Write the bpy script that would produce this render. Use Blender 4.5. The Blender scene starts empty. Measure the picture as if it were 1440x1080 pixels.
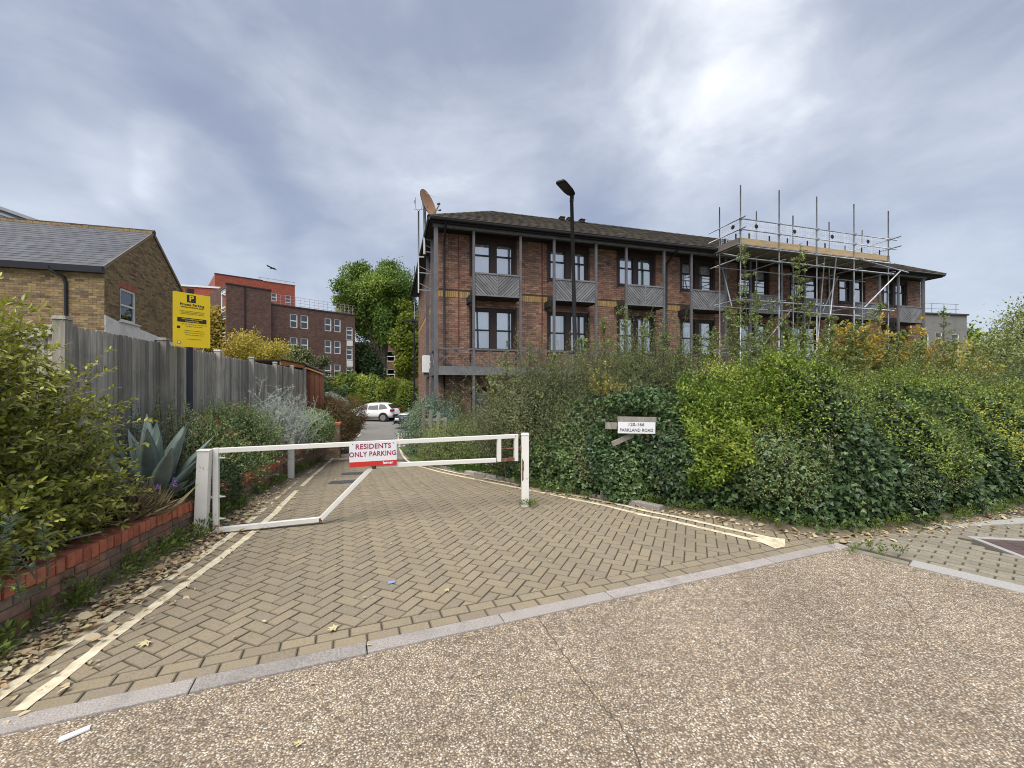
import bpy, math, random
import numpy as np
from mathutils import Vector, Matrix, Euler

random.seed(7)
RNG = np.random.default_rng(11)
C = bpy.context.scene.collection
SC = bpy.context.scene
R = math.radians

# ------------------------------------------------------------------ camera, sky, sun, exposure
cam_d = bpy.data.cameras.new('camera'); cam = bpy.data.objects.new('camera', cam_d); C.objects.link(cam)
cam.location = (0, 0, 1.65); cam.rotation_euler = (R(90), 0, 0)
cam_d.sensor_width = 36; cam_d.lens = 14.75; cam_d.shift_y = 0.0042
cam_d.clip_start = 0.05; cam_d.clip_end = 3000
SC.camera = cam
SC.view_settings.view_transform = 'Standard'; SC.view_settings.look = 'None'
SC.view_settings.gamma = 1; SC.view_settings.use_curve_mapping = False
SC.cycles.use_adaptive_sampling = False; SC.cycles.filter_width = 1.0; SC.cycles.diffuse_bounces = 6; SC.cycles.max_bounces = 12
SC.view_settings.exposure = 1.68

SUN_EL, SUN_AZ = 58, 205        # azimuth clockwise from +Y: behind the camera, slightly to its left
world = bpy.data.worlds.new('World'); SC.world = world; world.use_nodes = True

def build_sky():
    nt = world.node_tree; nt.nodes.clear()
    N = nt.nodes.new; L = nt.links.new
    out = N('ShaderNodeOutputWorld'); bg = N('ShaderNodeBackground'); bg.inputs[1].default_value = 0.1
    sky = N('ShaderNodeTexSky'); sky.sky_type = 'NISHITA'; sky.sun_disc = False
    sky.sun_elevation = R(SUN_EL); sky.sun_rotation = R(SUN_AZ)
    tc = N('ShaderNodeTexCoord')
    sep = N('ShaderNodeSeparateXYZ'); L(tc.outputs['Generated'], sep.inputs[0])
    def math_(op, a, b=None, c=None, clamp=False):
        m = N('ShaderNodeMath'); m.operation = op; m.use_clamp = clamp
        for i, v in enumerate((a, b, c)):
            if v is None: continue
            if isinstance(v, (int, float)): m.inputs[i].default_value = v
            else: L(v, m.inputs[i])
        return m.outputs[0]
    zc = math_('MAXIMUM', sep.outputs[2], 0.0)
    den = math_('ADD', zc, 0.62)
    px = math_('DIVIDE', sep.outputs[0], den); py = math_('DIVIDE', sep.outputs[1], den)
    comb = N('ShaderNodeCombineXYZ'); L(px, comb.inputs[0]); L(py, comb.inputs[1])
    def noise(scale, detail, rough, dist, off):
        mp = N('ShaderNodeMapping'); mp.inputs['Location'].default_value = off
        mp.inputs['Rotation'].default_value = (R(14), R(24), R(20)); mp.inputs['Scale'].default_value = (1.0, 1.0, 1.9)
        L(tc.outputs['Generated'], mp.inputs[0])
        n = N('ShaderNodeTexNoise'); n.inputs['Scale'].default_value = scale; n.inputs['Detail'].default_value = detail
        n.inputs['Roughness'].default_value = rough; n.inputs['Distortion'].default_value = dist
        L(mp.outputs[0], n.inputs[0]); return n.outputs[0]
    big = noise(2.1, 5, .5, .6, (3.1, 1.7, 0)); mid = noise(5.0, 9, .6, .35, (7.3, 2.2, 0))
    # broad bright and dull regions of the cloud deck, bent by the noise
    wob = N('ShaderNodeTexNoise'); wob.inputs['Scale'].default_value = 2.4; wob.inputs['Detail'].default_value = 4
    L(tc.outputs['Generated'], wob.inputs[0])
    vs = N('ShaderNodeVectorMath'); vs.operation = 'SUBTRACT'; L(wob.outputs[1], vs.inputs[0]); vs.inputs[1].default_value = (.5, .5, .5)
    vm = N('ShaderNodeVectorMath'); vm.operation = 'SCALE'; L(vs.outputs[0], vm.inputs[0]); vm.inputs[3].default_value = .55
    va = N('ShaderNodeVectorMath'); va.operation = 'ADD'; L(tc.outputs['Generated'], va.inputs[0]); L(vm.outputs[0], va.inputs[1])
    vn = N('ShaderNodeVectorMath'); vn.operation = 'NORMALIZE'; L(va.outputs[0], vn.inputs[0])
    def region(az, el, size):
        d = (math.sin(R(az))*math.cos(R(el)), math.cos(R(az))*math.cos(R(el)), math.sin(R(el)))
        dt = N('ShaderNodeVectorMath'); dt.operation = 'DOT_PRODUCT'; L(vn.outputs[0], dt.inputs[0]); dt.inputs[1].default_value = d
        mr = N('ShaderNodeMapRange'); mr.interpolation_type = 'SMOOTHSTEP'
        mr.inputs[1].default_value = math.cos(R(size)); mr.inputs[2].default_value = 1.0
        L(dt.outputs['Value'], mr.inputs[0]); return mr.outputs[0]
    bright = math_('MULTIPLY_ADD', big, .75, math_('MULTIPLY_ADD', mid, .5, -.11))
    for az, el, size, w in ((22, 33, 17, .26), (-43, 22, 9, .20), (-35, 16, 9, .24), (-4, 27, 15, .10), (-46, 29, 12, -.14), (-32, 22, 11, -.16),
                            (13, 25, 10, -.15), (-48, 11, 11, .14), (40, 16, 22, .06), (-20, 9, 13, .08), (24, 35, 11, .20), (-40, 30, 14, -.10), (2, 38, 16, -.08)):
        bright = math_('MULTIPLY_ADD', region(az, el, size), w, bright)
    rp = N('ShaderNodeValToRGB'); L(bright, rp.inputs[0])
    e = rp.color_ramp.elements; e[0].position = .18; e[0].color = (.235, .262, .355, 1); e[1].position = 1.0; e[1].color = (.86, .88, .91, 1)
    for p, c in ((.38, (.29, .32, .405, 1)), (.54, (.375, .405, .48, 1)), (.74, (.51, .54, .60, 1))):
        q = e.new(p); q.color = c
    cl = N('ShaderNodeVectorMath'); cl.operation = 'SCALE'; L(rp.outputs[0], cl.inputs[0]); cl.inputs[3].default_value = 4.0
    mx = N('ShaderNodeMix'); mx.data_type = 'RGBA'; mx.inputs[0].default_value = .88
    L(sky.outputs[0], mx.inputs[6]); L(cl.outputs[0], mx.inputs[7])
    L(mx.outputs[2], bg.inputs[0]); L(bg.outputs[0], out.inputs[0])
build_sky()

sun_d = bpy.data.lights.new('sun', 'SUN'); sun_d.energy = 1.5; sun_d.angle = R(55); sun_d.color = (1, .955, .88)
sun = bpy.data.objects.new('sun', sun_d); C.objects.link(sun)
_sd = Vector((math.sin(R(SUN_AZ))*math.cos(R(SUN_EL)), math.cos(R(SUN_AZ))*math.cos(R(SUN_EL)), math.sin(R(SUN_EL))))
sun.rotation_euler = _sd.to_track_quat('Z', 'Y').to_euler()

# ------------------------------------------------------------------ helpers
def tag(o, label=None, cat=None, group=None, kind=None):
    if label: o['label'] = label
    if cat: o['category'] = cat
    if group: o['group'] = group
    if kind: o['kind'] = kind
    return o

def thing(name, label, cat, loc=(0, 0, 0), rz=0, group=None):
    o = bpy.data.objects.new(name, None); C.objects.link(o)
    o.location = loc; o.rotation_euler = (0, 0, rz); o.empty_display_size = .2
    return tag(o, label, cat, group)

def link(name, me, parent=None, mat=None):
    o = bpy.data.objects.new(name, me); C.objects.link(o)
    if parent is not None: o.parent = parent
    if mat is not None and not me.materials: me.materials.append(mat)
    return o

def copy_tree(o, parent=None):
    c = o.copy(); C.objects.link(c); c.parent = parent
    for ch in list(o.children): copy_tree(ch, c)
    return c

class MB:
    """collects faces; build() links them as one mesh object"""
    def __init__(s): s.v = []; s.f = []; s.t = []; s.m = []; s.cur = 0.0; s.mi = 0
    def vert(s, p): s.v.append(tuple(p)); s.t.append(s.cur); return len(s.v)-1
    def face(s, pts):
        i = [s.vert(p) for p in pts]; s.f.append(i); s.m.append(s.mi)
    def idx(s, i): s.f.append(list(i)); s.m.append(s.mi)
    def box(s, c, d, rot=None, taper=1.0):
        """centre, full size, optional 3x3 rotation, taper of the top"""
        x, y, z = (k/2 for k in d); c = Vector(c); b = len(s.v)
        for dz in (-1, 1):
            k = taper if dz > 0 else 1
            for dx, dy in ((-1, -1), (1, -1), (1, 1), (-1, 1)):
                p = Vector((dx*x*k, dy*y*k, dz*z))
                if rot is not None: p = rot @ p
                s.vert(c+p)
        for q in ((3, 2, 1, 0), (4, 5, 6, 7), (0, 1, 5, 4), (1, 2, 6, 5), (2, 3, 7, 6), (3, 0, 4, 7)): s.idx([b+i for i in q])
    def bb(s, x0, x1, y0, y1, z0, z1): s.box(((x0+x1)/2, (y0+y1)/2, (z0+z1)/2), (x1-x0, y1-y0, z1-z0))
    def bar(s, p0, p1, w, h, up=(0, 0, 1)):
        p0, p1 = Vector(p0), Vector(p1); d = p1-p0; L_ = d.length; d.normalize(); u = Vector(up)
        x = d.cross(u)
        if x.length < 1e-4: x = d.cross(Vector((1, 0, 0)))
        x.normalize(); u = x.cross(d)
        s.box((p0+p1)/2, (w, L_, h), Matrix((x, d, u)).transposed())
    def tube(s, pts, r, n=8, caps=True):
        pts = [Vector(p) for p in pts]; rr = r if isinstance(r, (list, tuple)) else [r]*len(pts)
        rings = []; ref = None
        for i, p in enumerate(pts):
            d = (pts[min(i+1, len(pts)-1)]-pts[max(i-1, 0)])
            if d.length < 1e-7: d = Vector((0, 0, 1))
            d.normalize()
            if ref is None: ref = Vector((0, 0, 1)) if abs(d.z) < .9 else Vector((1, 0, 0))
            x = d.cross(ref); x.normalize(); y = x.cross(d); ref = y
            rings.append([s.vert(p+(x*math.cos(2*math.pi*k/n)+y*math.sin(2*math.pi*k/n))*rr[i]) for k in range(n)])
        for a, b in zip(rings, rings[1:]):
            for k in range(n): s.idx([a[k], a[(k+1) % n], b[(k+1) % n], b[k]])
        if caps: s.idx(rings[0]); s.idx(rings[-1][::-1])
    def disc(s, c, axis, r, th, n=16, r2=None):
        c = Vector(c); a = Vector(axis).normalized()
        s.tube([c-a*th/2, c+a*th/2], [r, r2 if r2 is not None else r], n)
    def prism(s, poly, fn0, fn1):
        """poly of 2D points, two maps to 3D: closed solid"""
        a = [s.vert(fn0(*p)) for p in poly]; b = [s.vert(fn1(*p)) for p in poly]; n = len(poly)
        s.idx(a[::-1]); s.idx(b)
        for k in range(n): s.idx([a[k], a[(k+1) % n], b[(k+1) % n], b[k]])
    def mesh(s, name, mats=None, smooth=False):
        me = bpy.data.meshes.new(name); me.from_pydata(s.v, [], s.f)
        if any(s.t):
            at = me.attributes.new('tint', 'FLOAT', 'POINT'); at.data.foreach_set('value', s.t)
        if mats is not None:
            for m in (mats if isinstance(mats, (list, tuple)) else [mats]): me.materials.append(m)
            if any(s.m): me.polygons.foreach_set('material_index', s.m)
        if smooth: me.polygons.foreach_set('use_smooth', [True]*len(me.polygons))
        me.update(); return me
    def build(s, name, mats, parent=None, smooth=False, bevel=0):
        o = link(name, s.mesh(name, mats, smooth), parent)
        if bevel:
            b = o.modifiers.new('bevel', 'BEVEL'); b.width = bevel; b.segments = 2; b.limit_method = 'ANGLE'
        return o

def text(name, s, size, mat, parent, loc, align='CENTER', bold=0.0, sx=1.0, rot=(R(90), 0, 0)):
    cu = bpy.data.curves.new(name, 'FONT'); cu.body = s; cu.size = size; cu.align_x = align; cu.align_y = 'CENTER'
    cu.offset = bold; cu.extrude = .0008; cu.resolution_u = 3; cu.space_character = 1.05
    t = bpy.data.objects.new(name, cu); C.objects.link(t)
    bpy.context.view_layer.update()
    me = bpy.data.meshes.new_from_object(t.evaluated_get(bpy.context.evaluated_depsgraph_get()))
    bpy.data.objects.remove(t); bpy.data.curves.remove(cu)
    me.materials.clear(); me.materials.append(mat); me.name = name
    o = link(name, me, parent); o.location = loc; o.rotation_euler = rot; o.scale = (sx, 1, 1)
    return o

# ------------------------------------------------------------------ materials
MATS = {}
def M(name, cols, rough=.75, nscale=6, namp=.35, bump=0.0, bscale=60, metallic=0.0, spec=.4, tint=False, detail=5, stretch=None,
      stain=None, stain_scale=1.2, stain_amt=.5, translucent=0.0, stain_lo=.5, stain_hi=.68):
    """cols: list of colours; with tint they are picked by the piece's tint + object random, else by noise"""
    m = bpy.data.materials.new(name); m.use_nodes = True; nt = m.node_tree; N = nt.nodes.new; L = nt.links.new
    b = nt.nodes['Principled BSDF']; out = nt.nodes['Material Output']
    b.inputs['Roughness'].default_value = rough; b.inputs['Metallic'].default_value = metallic
    b.inputs['Specular IOR Level'].default_value = spec
    tc = N('ShaderNodeTexCoord'); vec = tc.outputs['Object']
    if stretch:
        mp = N('ShaderNodeMapping'); mp.inputs['Scale'].default_value = stretch; L(vec, mp.inputs[0]); vec = mp.outputs[0]
    oi = N('ShaderNodeObjectInfo')
    n1 = N('ShaderNodeTexNoise'); n1.noise_dimensions = '4D'; n1.inputs['Scale'].default_value = nscale; n1.inputs['Detail'].default_value = detail
    L(vec, n1.inputs[0])
    w = N('ShaderNodeMath'); w.operation = 'MULTIPLY'; L(oi.outputs['Random'], w.inputs[0]); w.inputs[1].default_value = 50 if tint else 0; L(w.outputs[0], n1.inputs['W'])
    rp = N('ShaderNodeValToRGB'); el = rp.color_ramp.elements
    cols = [tuple(c)+(1,) for c in cols]
    if len(cols) == 1: cols = cols*2
    el[0].position = 0; el[0].color = cols[0]; el[1].position = 1; el[1].color = cols[-1]
    for i, c in enumerate(cols[1:-1]): q = el.new((i+1)/(len(cols)-1)); q.color = c
    if tint:
        at = N('ShaderNodeAttribute'); at.attribute_name = 'tint'
        ad = N('ShaderNodeMath'); ad.operation = 'ADD'; L(at.outputs['Fac'], ad.inputs[0])
        if tint == 'obj': L(oi.outputs['Random'], ad.inputs[1])
        else: ad.inputs[1].default_value = 0
        fr = N('ShaderNodeMath'); fr.operation = 'FRACT'; L(ad.outputs[0], fr.inputs[0]); L(fr.outputs[0], rp.inputs[0])
        mul = N('ShaderNodeMapRange'); L(n1.outputs[0], mul.inputs[0]); mul.inputs[1].default_value = .25; mul.inputs[2].default_value = .75
        mul.inputs[3].default_value = 1-namp; mul.inputs[4].default_value = 1+namp
        sc = N('ShaderNodeVectorMath'); sc.operation = 'SCALE'; L(rp.outputs[0], sc.inputs[0]); L(mul.outputs[0], sc.inputs[3]); col = sc.outputs[0]
    else:
        mr = N('ShaderNodeMapRange'); mr.inputs[1].default_value = .5-.25/max(namp, .05)*.5; mr.inputs[2].default_value = .5+.25/max(namp, .05)*.5
        L(n1.outputs[0], mr.inputs[0]); L(mr.outputs[0], rp.inputs[0]); col = rp.outputs[0]
    if stain:
        n2 = N('ShaderNodeTexNoise'); n2.inputs['Scale'].default_value = stain_scale; n2.inputs['Detail'].default_value = 6; n2.inputs['Roughness'].default_value = .65
        gp = N('ShaderNodeNewGeometry'); L(gp.outputs['Position'], n2.inputs[0])
        sr = N('ShaderNodeMapRange'); sr.inputs[1].default_value = stain_lo; sr.inputs[2].default_value = stain_hi; sr.inputs[4].default_value = stain_amt
        L(n2.outputs[0], sr.inputs[0])
        mx = N('ShaderNodeMix'); mx.data_type = 'RGBA'; L(sr.outputs[0], mx.inputs[0]); L(col, mx.inputs[6]); mx.inputs[7].default_value = tuple(stain)+(1,)
        col = mx.outputs[2]
    L(col, b.inputs['Base Color'])
    if bump:
        n3 = N('ShaderNodeTexNoise'); n3.inputs['Scale'].default_value = bscale; n3.inputs['Detail'].default_value = 4; L(vec, n3.inputs[0])
        bp = N('ShaderNodeBump'); bp.inputs['Strength'].default_value = 1; bp.inputs['Distance'].default_value = bump
        L(n3.outputs[0], bp.inputs['Height']); L(bp.outputs[0], b.inputs['Normal'])
    if translucent:
        tr = N('ShaderNodeBsdfTranslucent'); L(col, tr.inputs[0]); ms = N('ShaderNodeMixShader'); ms.inputs[0].default_value = translucent
        L(b.outputs[0], ms.inputs[1]); L(tr.outputs[0], ms.inputs[2]); L(ms.outputs[0], out.inputs[0])
    MATS[name] = m; return m

def leaf_mat(name, cols, rough=.5, tr=.25, spec=.35):
    return M(name, cols, rough=rough, nscale=3, namp=.18, tint=True, translucent=tr, spec=spec)

def glass_mat(name, refl=.10, tint=(.9, .93, .95)):
    m = bpy.data.materials.new(name); m.use_nodes = True; nt = m.node_tree; nt.nodes.clear(); N = nt.nodes.new; L = nt.links.new
    out = N('ShaderNodeOutputMaterial'); tr = N('ShaderNodeBsdfTransparent'); tr.inputs[0].default_value = tint+(1,)
    gl = N('ShaderNodeBsdfGlossy'); gl.inputs['Roughness'].default_value = .015; gl.inputs[0].default_value = (.95, .97, 1, 1)
    fr = N('ShaderNodeFresnel'); fr.inputs[0].default_value = 1.55
    ad = N('ShaderNodeMath'); ad.operation = 'ADD'; ad.use_clamp = True; L(fr.outputs[0], ad.inputs[0]); ad.inputs[1].default_value = refl
    ms = N('ShaderNodeMixShader'); L(ad.outputs[0], ms.inputs[0]); L(tr.outputs[0], ms.inputs[1]); L(gl.outputs[0], ms.inputs[2]); L(ms.outputs[0], out.inputs[0])
    MATS[name] = m; return m

brick_main = M('main_brick', [(0.25, 0.137, 0.0959), (0.323, 0.181, 0.127), (0.197, 0.108, 0.0825), (0.382, 0.239, 0.166), (0.149, 0.0881, 0.0732), (0.299, 0.161, 0.107), (0.347, 0.206, 0.133)], .85, 9, .22, .003, 70, tint=True, stain=(.1, .065, .05), stain_scale=.9, stain_amt=.35)
mortar_main = M('main_mortar', [(.085, .066, .056), (.055, .043, .038)], .95, 8)
brick_yellow = M('yellow_brick', [(0.416, 0.272, 0.099), (0.368, 0.216, 0.066), (0.464, 0.336, 0.165)], .85, 9, .2, .002, 60, tint=True)
brick_house = M('stock_brick', [(0.295, 0.205, 0.0984), (0.353, 0.254, 0.127), (0.205, 0.139, 0.0779), (0.385, 0.279, 0.131), (0.131, 0.0943, 0.0656), (0.32, 0.221, 0.107), (0.254, 0.156, 0.082)], .9, 9, .25, .003, 70, tint=True, stain=(.12, .09, .065), stain_scale=.7, stain_amt=.45)
mortar_house = M('stock_mortar', [(.30, .25, .18), (.2, .165, .12)], .95, 8)
brick_wall = M('garden_wall_brick', [(0.27, 0.182, 0.128), (0.311, 0.155, 0.101), (0.203, 0.155, 0.115), (0.25, 0.189, 0.142), (0.378, 0.155, 0.0945), (0.182, 0.142, 0.108)], .9, 14, .45, .003, 60, tint='obj', stain=(.12, .105, .075), stain_scale=4, stain_amt=.75, stain_lo=.42, stain_hi=.6)
brick_coping = M('coping_brick', [(0.432, 0.131, 0.075), (0.486, 0.163, 0.09), (0.356, 0.105, 0.065), (0.443, 0.179, 0.11)], .85, 16, .25, .002, 80, tint='obj', stain=(.14, .075, .05), stain_scale=5, stain_amt=.5)
mortar_wall = M('garden_wall_mortar', [(.22, .18, .14), (.13, .105, .08)], .95, 12)
brick_flats = M('flats_brick', [(0.144, 0.0828, 0.0633), (0.178, 0.103, 0.0782), (0.109, 0.0644, 0.0517), (0.161, 0.0943, 0.0759)], .9, 4, .2, tint=True, stain=(.085, .045, .038), stain_scale=.35, stain_amt=.4)
mortar_flats = M('flats_mortar', [(.13, .085, .07), (.10, .065, .055)], .95, 5)
brick_red = M('red_block_brick', [(.36, .088, .055), (.41, .105, .065), (.31, .078, .05)], .9, 6, .2, tint=True)
mortar_red = M('red_block_mortar', [(.34, .12, .09)], .95)
white_paint_wall = M('white_painted_brick', [(.90, .88, .83), (.82, .80, .75)], .8, 3, .4, .002, 40, stain=(.5, .46, .4), stain_scale=2.5, stain_amt=.4)
slate = M('slate', [(0.079, 0.0817, 0.0918), (0.1, 0.103, 0.113), (0.0659, 0.0685, 0.079), (0.113, 0.116, 0.124)], .5, 4, .15, tint=True, spec=.5)
rooftile = M('concrete_roof_tile', [(0.0408, 0.0326, 0.0261), (0.0544, 0.0435, 0.0326), (0.0316, 0.0256, 0.0218), (0.0626, 0.0517, 0.0326), (0.0462, 0.0348, 0.0283)], .95, 7, .3, .004, 30, tint=True, stain=(.13, .12, .065), stain_scale=1.6, stain_amt=.55)
timber_dark = M('dark_stained_timber', [(.043, .033, .031), (.065, .05, .045)], .6, 5)
timber_black = M('black_soffit', [(.016, .015, .016), (.028, .026, .026)], .8, 5)
timber_grey = M('grey_painted_timber', [(0.176, 0.176, 0.182), (0.227, 0.227, 0.234), (0.143, 0.143, 0.15)], .7, 5, .2, tint='obj', stain=(.075, .075, .075), stain_scale=2.2, stain_amt=.4)
post_grey = M('grey_painted_post', [(.105, .105, .115), (.15, .15, .16)], .6, 3, .4, stain=(.06, .055, .055), stain_scale=3, stain_amt=.5)
window_brown = M('brown_window_paint', [(0.032, 0.0168, 0.0136), (0.048, 0.0256, 0.0208)], .5, 6)
window_black = M('black_sash_paint', [(.014, .013, .014), (.024, .022, .022)], .4, 6)
glass = glass_mat('window_glass', .42, (.98, .99, 1.0))
dark_glass = glass_mat('dark_glass', .07, (.35, .38, .4))
curtain_white = M('white_net_curtain', [(.93, .93, .93), (.87, .87, .88)], .9, 3)
curtain_cream = M('cream_curtain', [(.70, .65, .54), (.6, .54, .43)], .9, 3)
curtain_green = M('pale_green_curtain', [(.36, .55, .36), (.6, .72, .6)], .9, 3)
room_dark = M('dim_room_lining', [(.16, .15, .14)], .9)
gutter_black = M('black_gutter', [(.012, .012, .015), (.02, .02, .024)], .35, 4)
pipe_red = M('red_pipe', [(.15, .035, .025)], .5)
white_pvc = M('white_window_paint', [(.82, .82, .80), (.72, .72, .70)], .45, 4)
galv = M('galvanised_steel', [(.42, .45, .49), (.56, .58, .61), (.30, .325, .36)], .5, 4, .5, metallic=.35, tint='obj')
galv_blue = M('blue_painted_fitting', [(.10, .2, .33), (.3, .33, .36)], .5, 30, .5, metallic=.3)
board_scaf = M('scaffold_board', [(.40, .29, .16), (.50, .37, .21), (.34, .25, .15)], .85, 3, .25, tint='obj', stretch=(1, 8, 8))
board_under = M('dark_scaffold_board', [(.19, .165, .14), (.26, .225, .18), (.14, .12, .105)], .9, 3, .25, tint='obj', stretch=(1, 8, 8))  # darker, greyer boards for the deck and the end toe boards
guard_mesh_m = M('guard_mesh_plastic', [(0.688, 0.737, 0.825), (0.825, 0.875, 0.95)], .5, 8)
tag_black = M('black_plastic', [(.02, .02, .022)], .5)
lamp_metal = M('dark_lamp_metal', [(.035, .036, .042), (.05, .052, .06)], .45, 4, metallic=.3)
lamp_glass = M('lamp_lens', [(.035, .033, .03)], .25)
dish_m = M('bronze_dish', [(.40, .215, .11), (.34, .18, .095)], .55, 3)
steel_grey = M('grey_aerial_metal', [(.26, .27, .29), (.34, .35, .37)], .45, 4, metallic=.5)
white_gate = M('white_gate_paint', [(.80, .79, .75), (.71, .69, .64)], .45, 5, .35, .0006, 90, stain=(.28, .105, .035), stain_scale=7.5, stain_amt=.95, stain_lo=.655, stain_hi=.70)
rust = M('rust', [(.20, .09, .05), (.13, .06, .035), (.42, .30, .21)], .85, 25, .4, .001, 90)
sign_white = M('white_sign_face', [(.80, .80, .82), (.74, .75, .77)], .4, 3)
sign_red = M('red_sign_band', [(.58, .035, .03)], .4)
sign_text_red = M('crimson_lettering', [(.30, .028, .085)], .5)
sign_yellow = M('yellow_sign_face', [(.86, .62, .012), (.80, .57, .012)], .4, 3)
sign_black = M('black_print', [(.025, .022, .02)], .5)
sign_navy = M('navy_black_pole_paint', [(.014, .016, .032), (.022, .024, .04)], .4, 5)
sign_grey_text = M('grey_lettering', [(.11, .11, .135)], .6)
timber_old = M('old_grey_timber', [(.27, .25, .215), (.36, .335, .29), (.19, .172, .15)], .95, 7, .3, .003, 40, tint='obj', stretch=(6, 6, 1))
fence_m = M('weathered_fence_board', [(0.325, 0.308, 0.274), (0.459, 0.437, 0.392), (0.19, 0.181, 0.166), (0.381, 0.353, 0.302), (0.538, 0.51, 0.459), (0.246, 0.23, 0.207)], .95, 4, .35, .003, 40, tint='obj', stretch=(9, 9, .7), stain=(.1, .105, .085), stain_scale=1.8, stain_amt=.45)
shed_brown = M('red_brown_shed_board', [(.155, .058, .033), (.20, .08, .045), (.12, .048, .03)], .85, 4, .25, tint='obj', stretch=(8, 8, .8))
shed_orange = M('orange_fascia_timber', [(.55, .26, .095), (.47, .21, .08)], .8, 5, stretch=(2, 2, 2))
roof_felt = M('roofing_felt', [(.03, .028, .028), (.05, .046, .044)], .9, 8)
kerb_m = M('kerb_concrete', [(.33, .298, .275), (.41, .37, .345), (.27, .245, .225)], .9, 130, .6, .003, 200, tint='obj', stain=(.19, .18, .165), stain_scale=4, stain_amt=.5)
granite_m = M('granite_kerb', [(.42, .405, .385), (.32, .31, .295)], .8, 60, .8, .001, 150)
paver_m = M('concrete_block_paver', [(0.266, 0.219, 0.15), (0.292, 0.24, 0.165), (0.241, 0.197, 0.14), (0.278, 0.227, 0.154), (0.253, 0.211, 0.157), (0.296, 0.242, 0.161), (0.228, 0.192, 0.142)], .92, 110, .30, .003, 260, tint='obj', stain=(.185, .163, .118), stain_scale=.7, stain_amt=.5, stain_lo=.48, stain_hi=.72)
paver_edge_m = M('dirty_paver_edge', [(0.16, 0.137, 0.0957), (0.216, 0.184, 0.128)], .97, 30)
pave2_m = M('grey_block_paver', [(0.248, 0.225, 0.176), (0.288, 0.261, 0.203), (0.216, 0.198, 0.158), (0.27, 0.239, 0.18)], .92, 45, .22, .0022, 220, tint='obj', stain=(.16, .15, .12), stain_scale=2, stain_amt=.55)
cover_paver_m = M('purple_brown_paver', [(.085, .06, .058), (.12, .085, .075)], .9, 30, .2, tint='obj')
joint_m = M('sand_joint', [(.058, .05, .036), (.095, .082, .06)], .98, 12)
iron_m = M('cast_iron_cover', [(.075, .075, .08), (.11, .11, .115)], .6, 12, metallic=.2)
asphalt_m = M('asphalt', [(.175, .168, .155), (.225, .215, .2)], .95, 3, .4, .002, 160, stain=(.125, .12, .11), stain_scale=.6, stain_amt=.6)
soil_m = M('soil', [(.075, .058, .04), (.13, .10, .07), (.05, .04, .03)], .98, 9, .5, .02, 25)
litter_soil_m = M('littered_soil', [(.13, .11, .08), (.20, .165, .115), (.08, .068, .048)], .98, 16, .6, .015, 40)
terrain_m = M('rough_ground', [(.07, .085, .04), (.11, .10, .06)], .98, .8, .5, .03, 4)
bark_m = M('bark', [(0.144, 0.12, 0.096), (0.24, 0.208, 0.168)], .95, 6, .4, .01, 20, stretch=(4, 4, 1))
twig_m = M('twig', [(.11, .10, .06), (.07, .062, .04)], .9, 8)
twig_grey = M('pale_twig', [(.38, .34, .29), (.27, .235, .2)], .9, 8)
twig_silver = M('silver_twig', [(.50, .52, .50), (.62, .64, .60)], .9, 8)
car_white = M('white_car_paint', [(.82, .83, .84)], .25, 2, spec=.6)
car_grey = M('dark_grey_car_paint', [(.035, .04, .055)], .25, 2, spec=.7)
car_silver = M('pale_silver_car_paint', [(.62, .65, .68)], .28, 2, spec=.6, metallic=.2)
tyre_m = M('tyre_rubber', [(.018, .018, .018)], .85)
rim_m = M('alloy_rim', [(.45, .46, .47)], .3, metallic=.8)
lamp_red = M('red_lamp_lens', [(.22, .012, .01)], .2)
lamp_clear = M('clear_lamp_lens', [(.6, .62, .65)], .12, metallic=.3)

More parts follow.
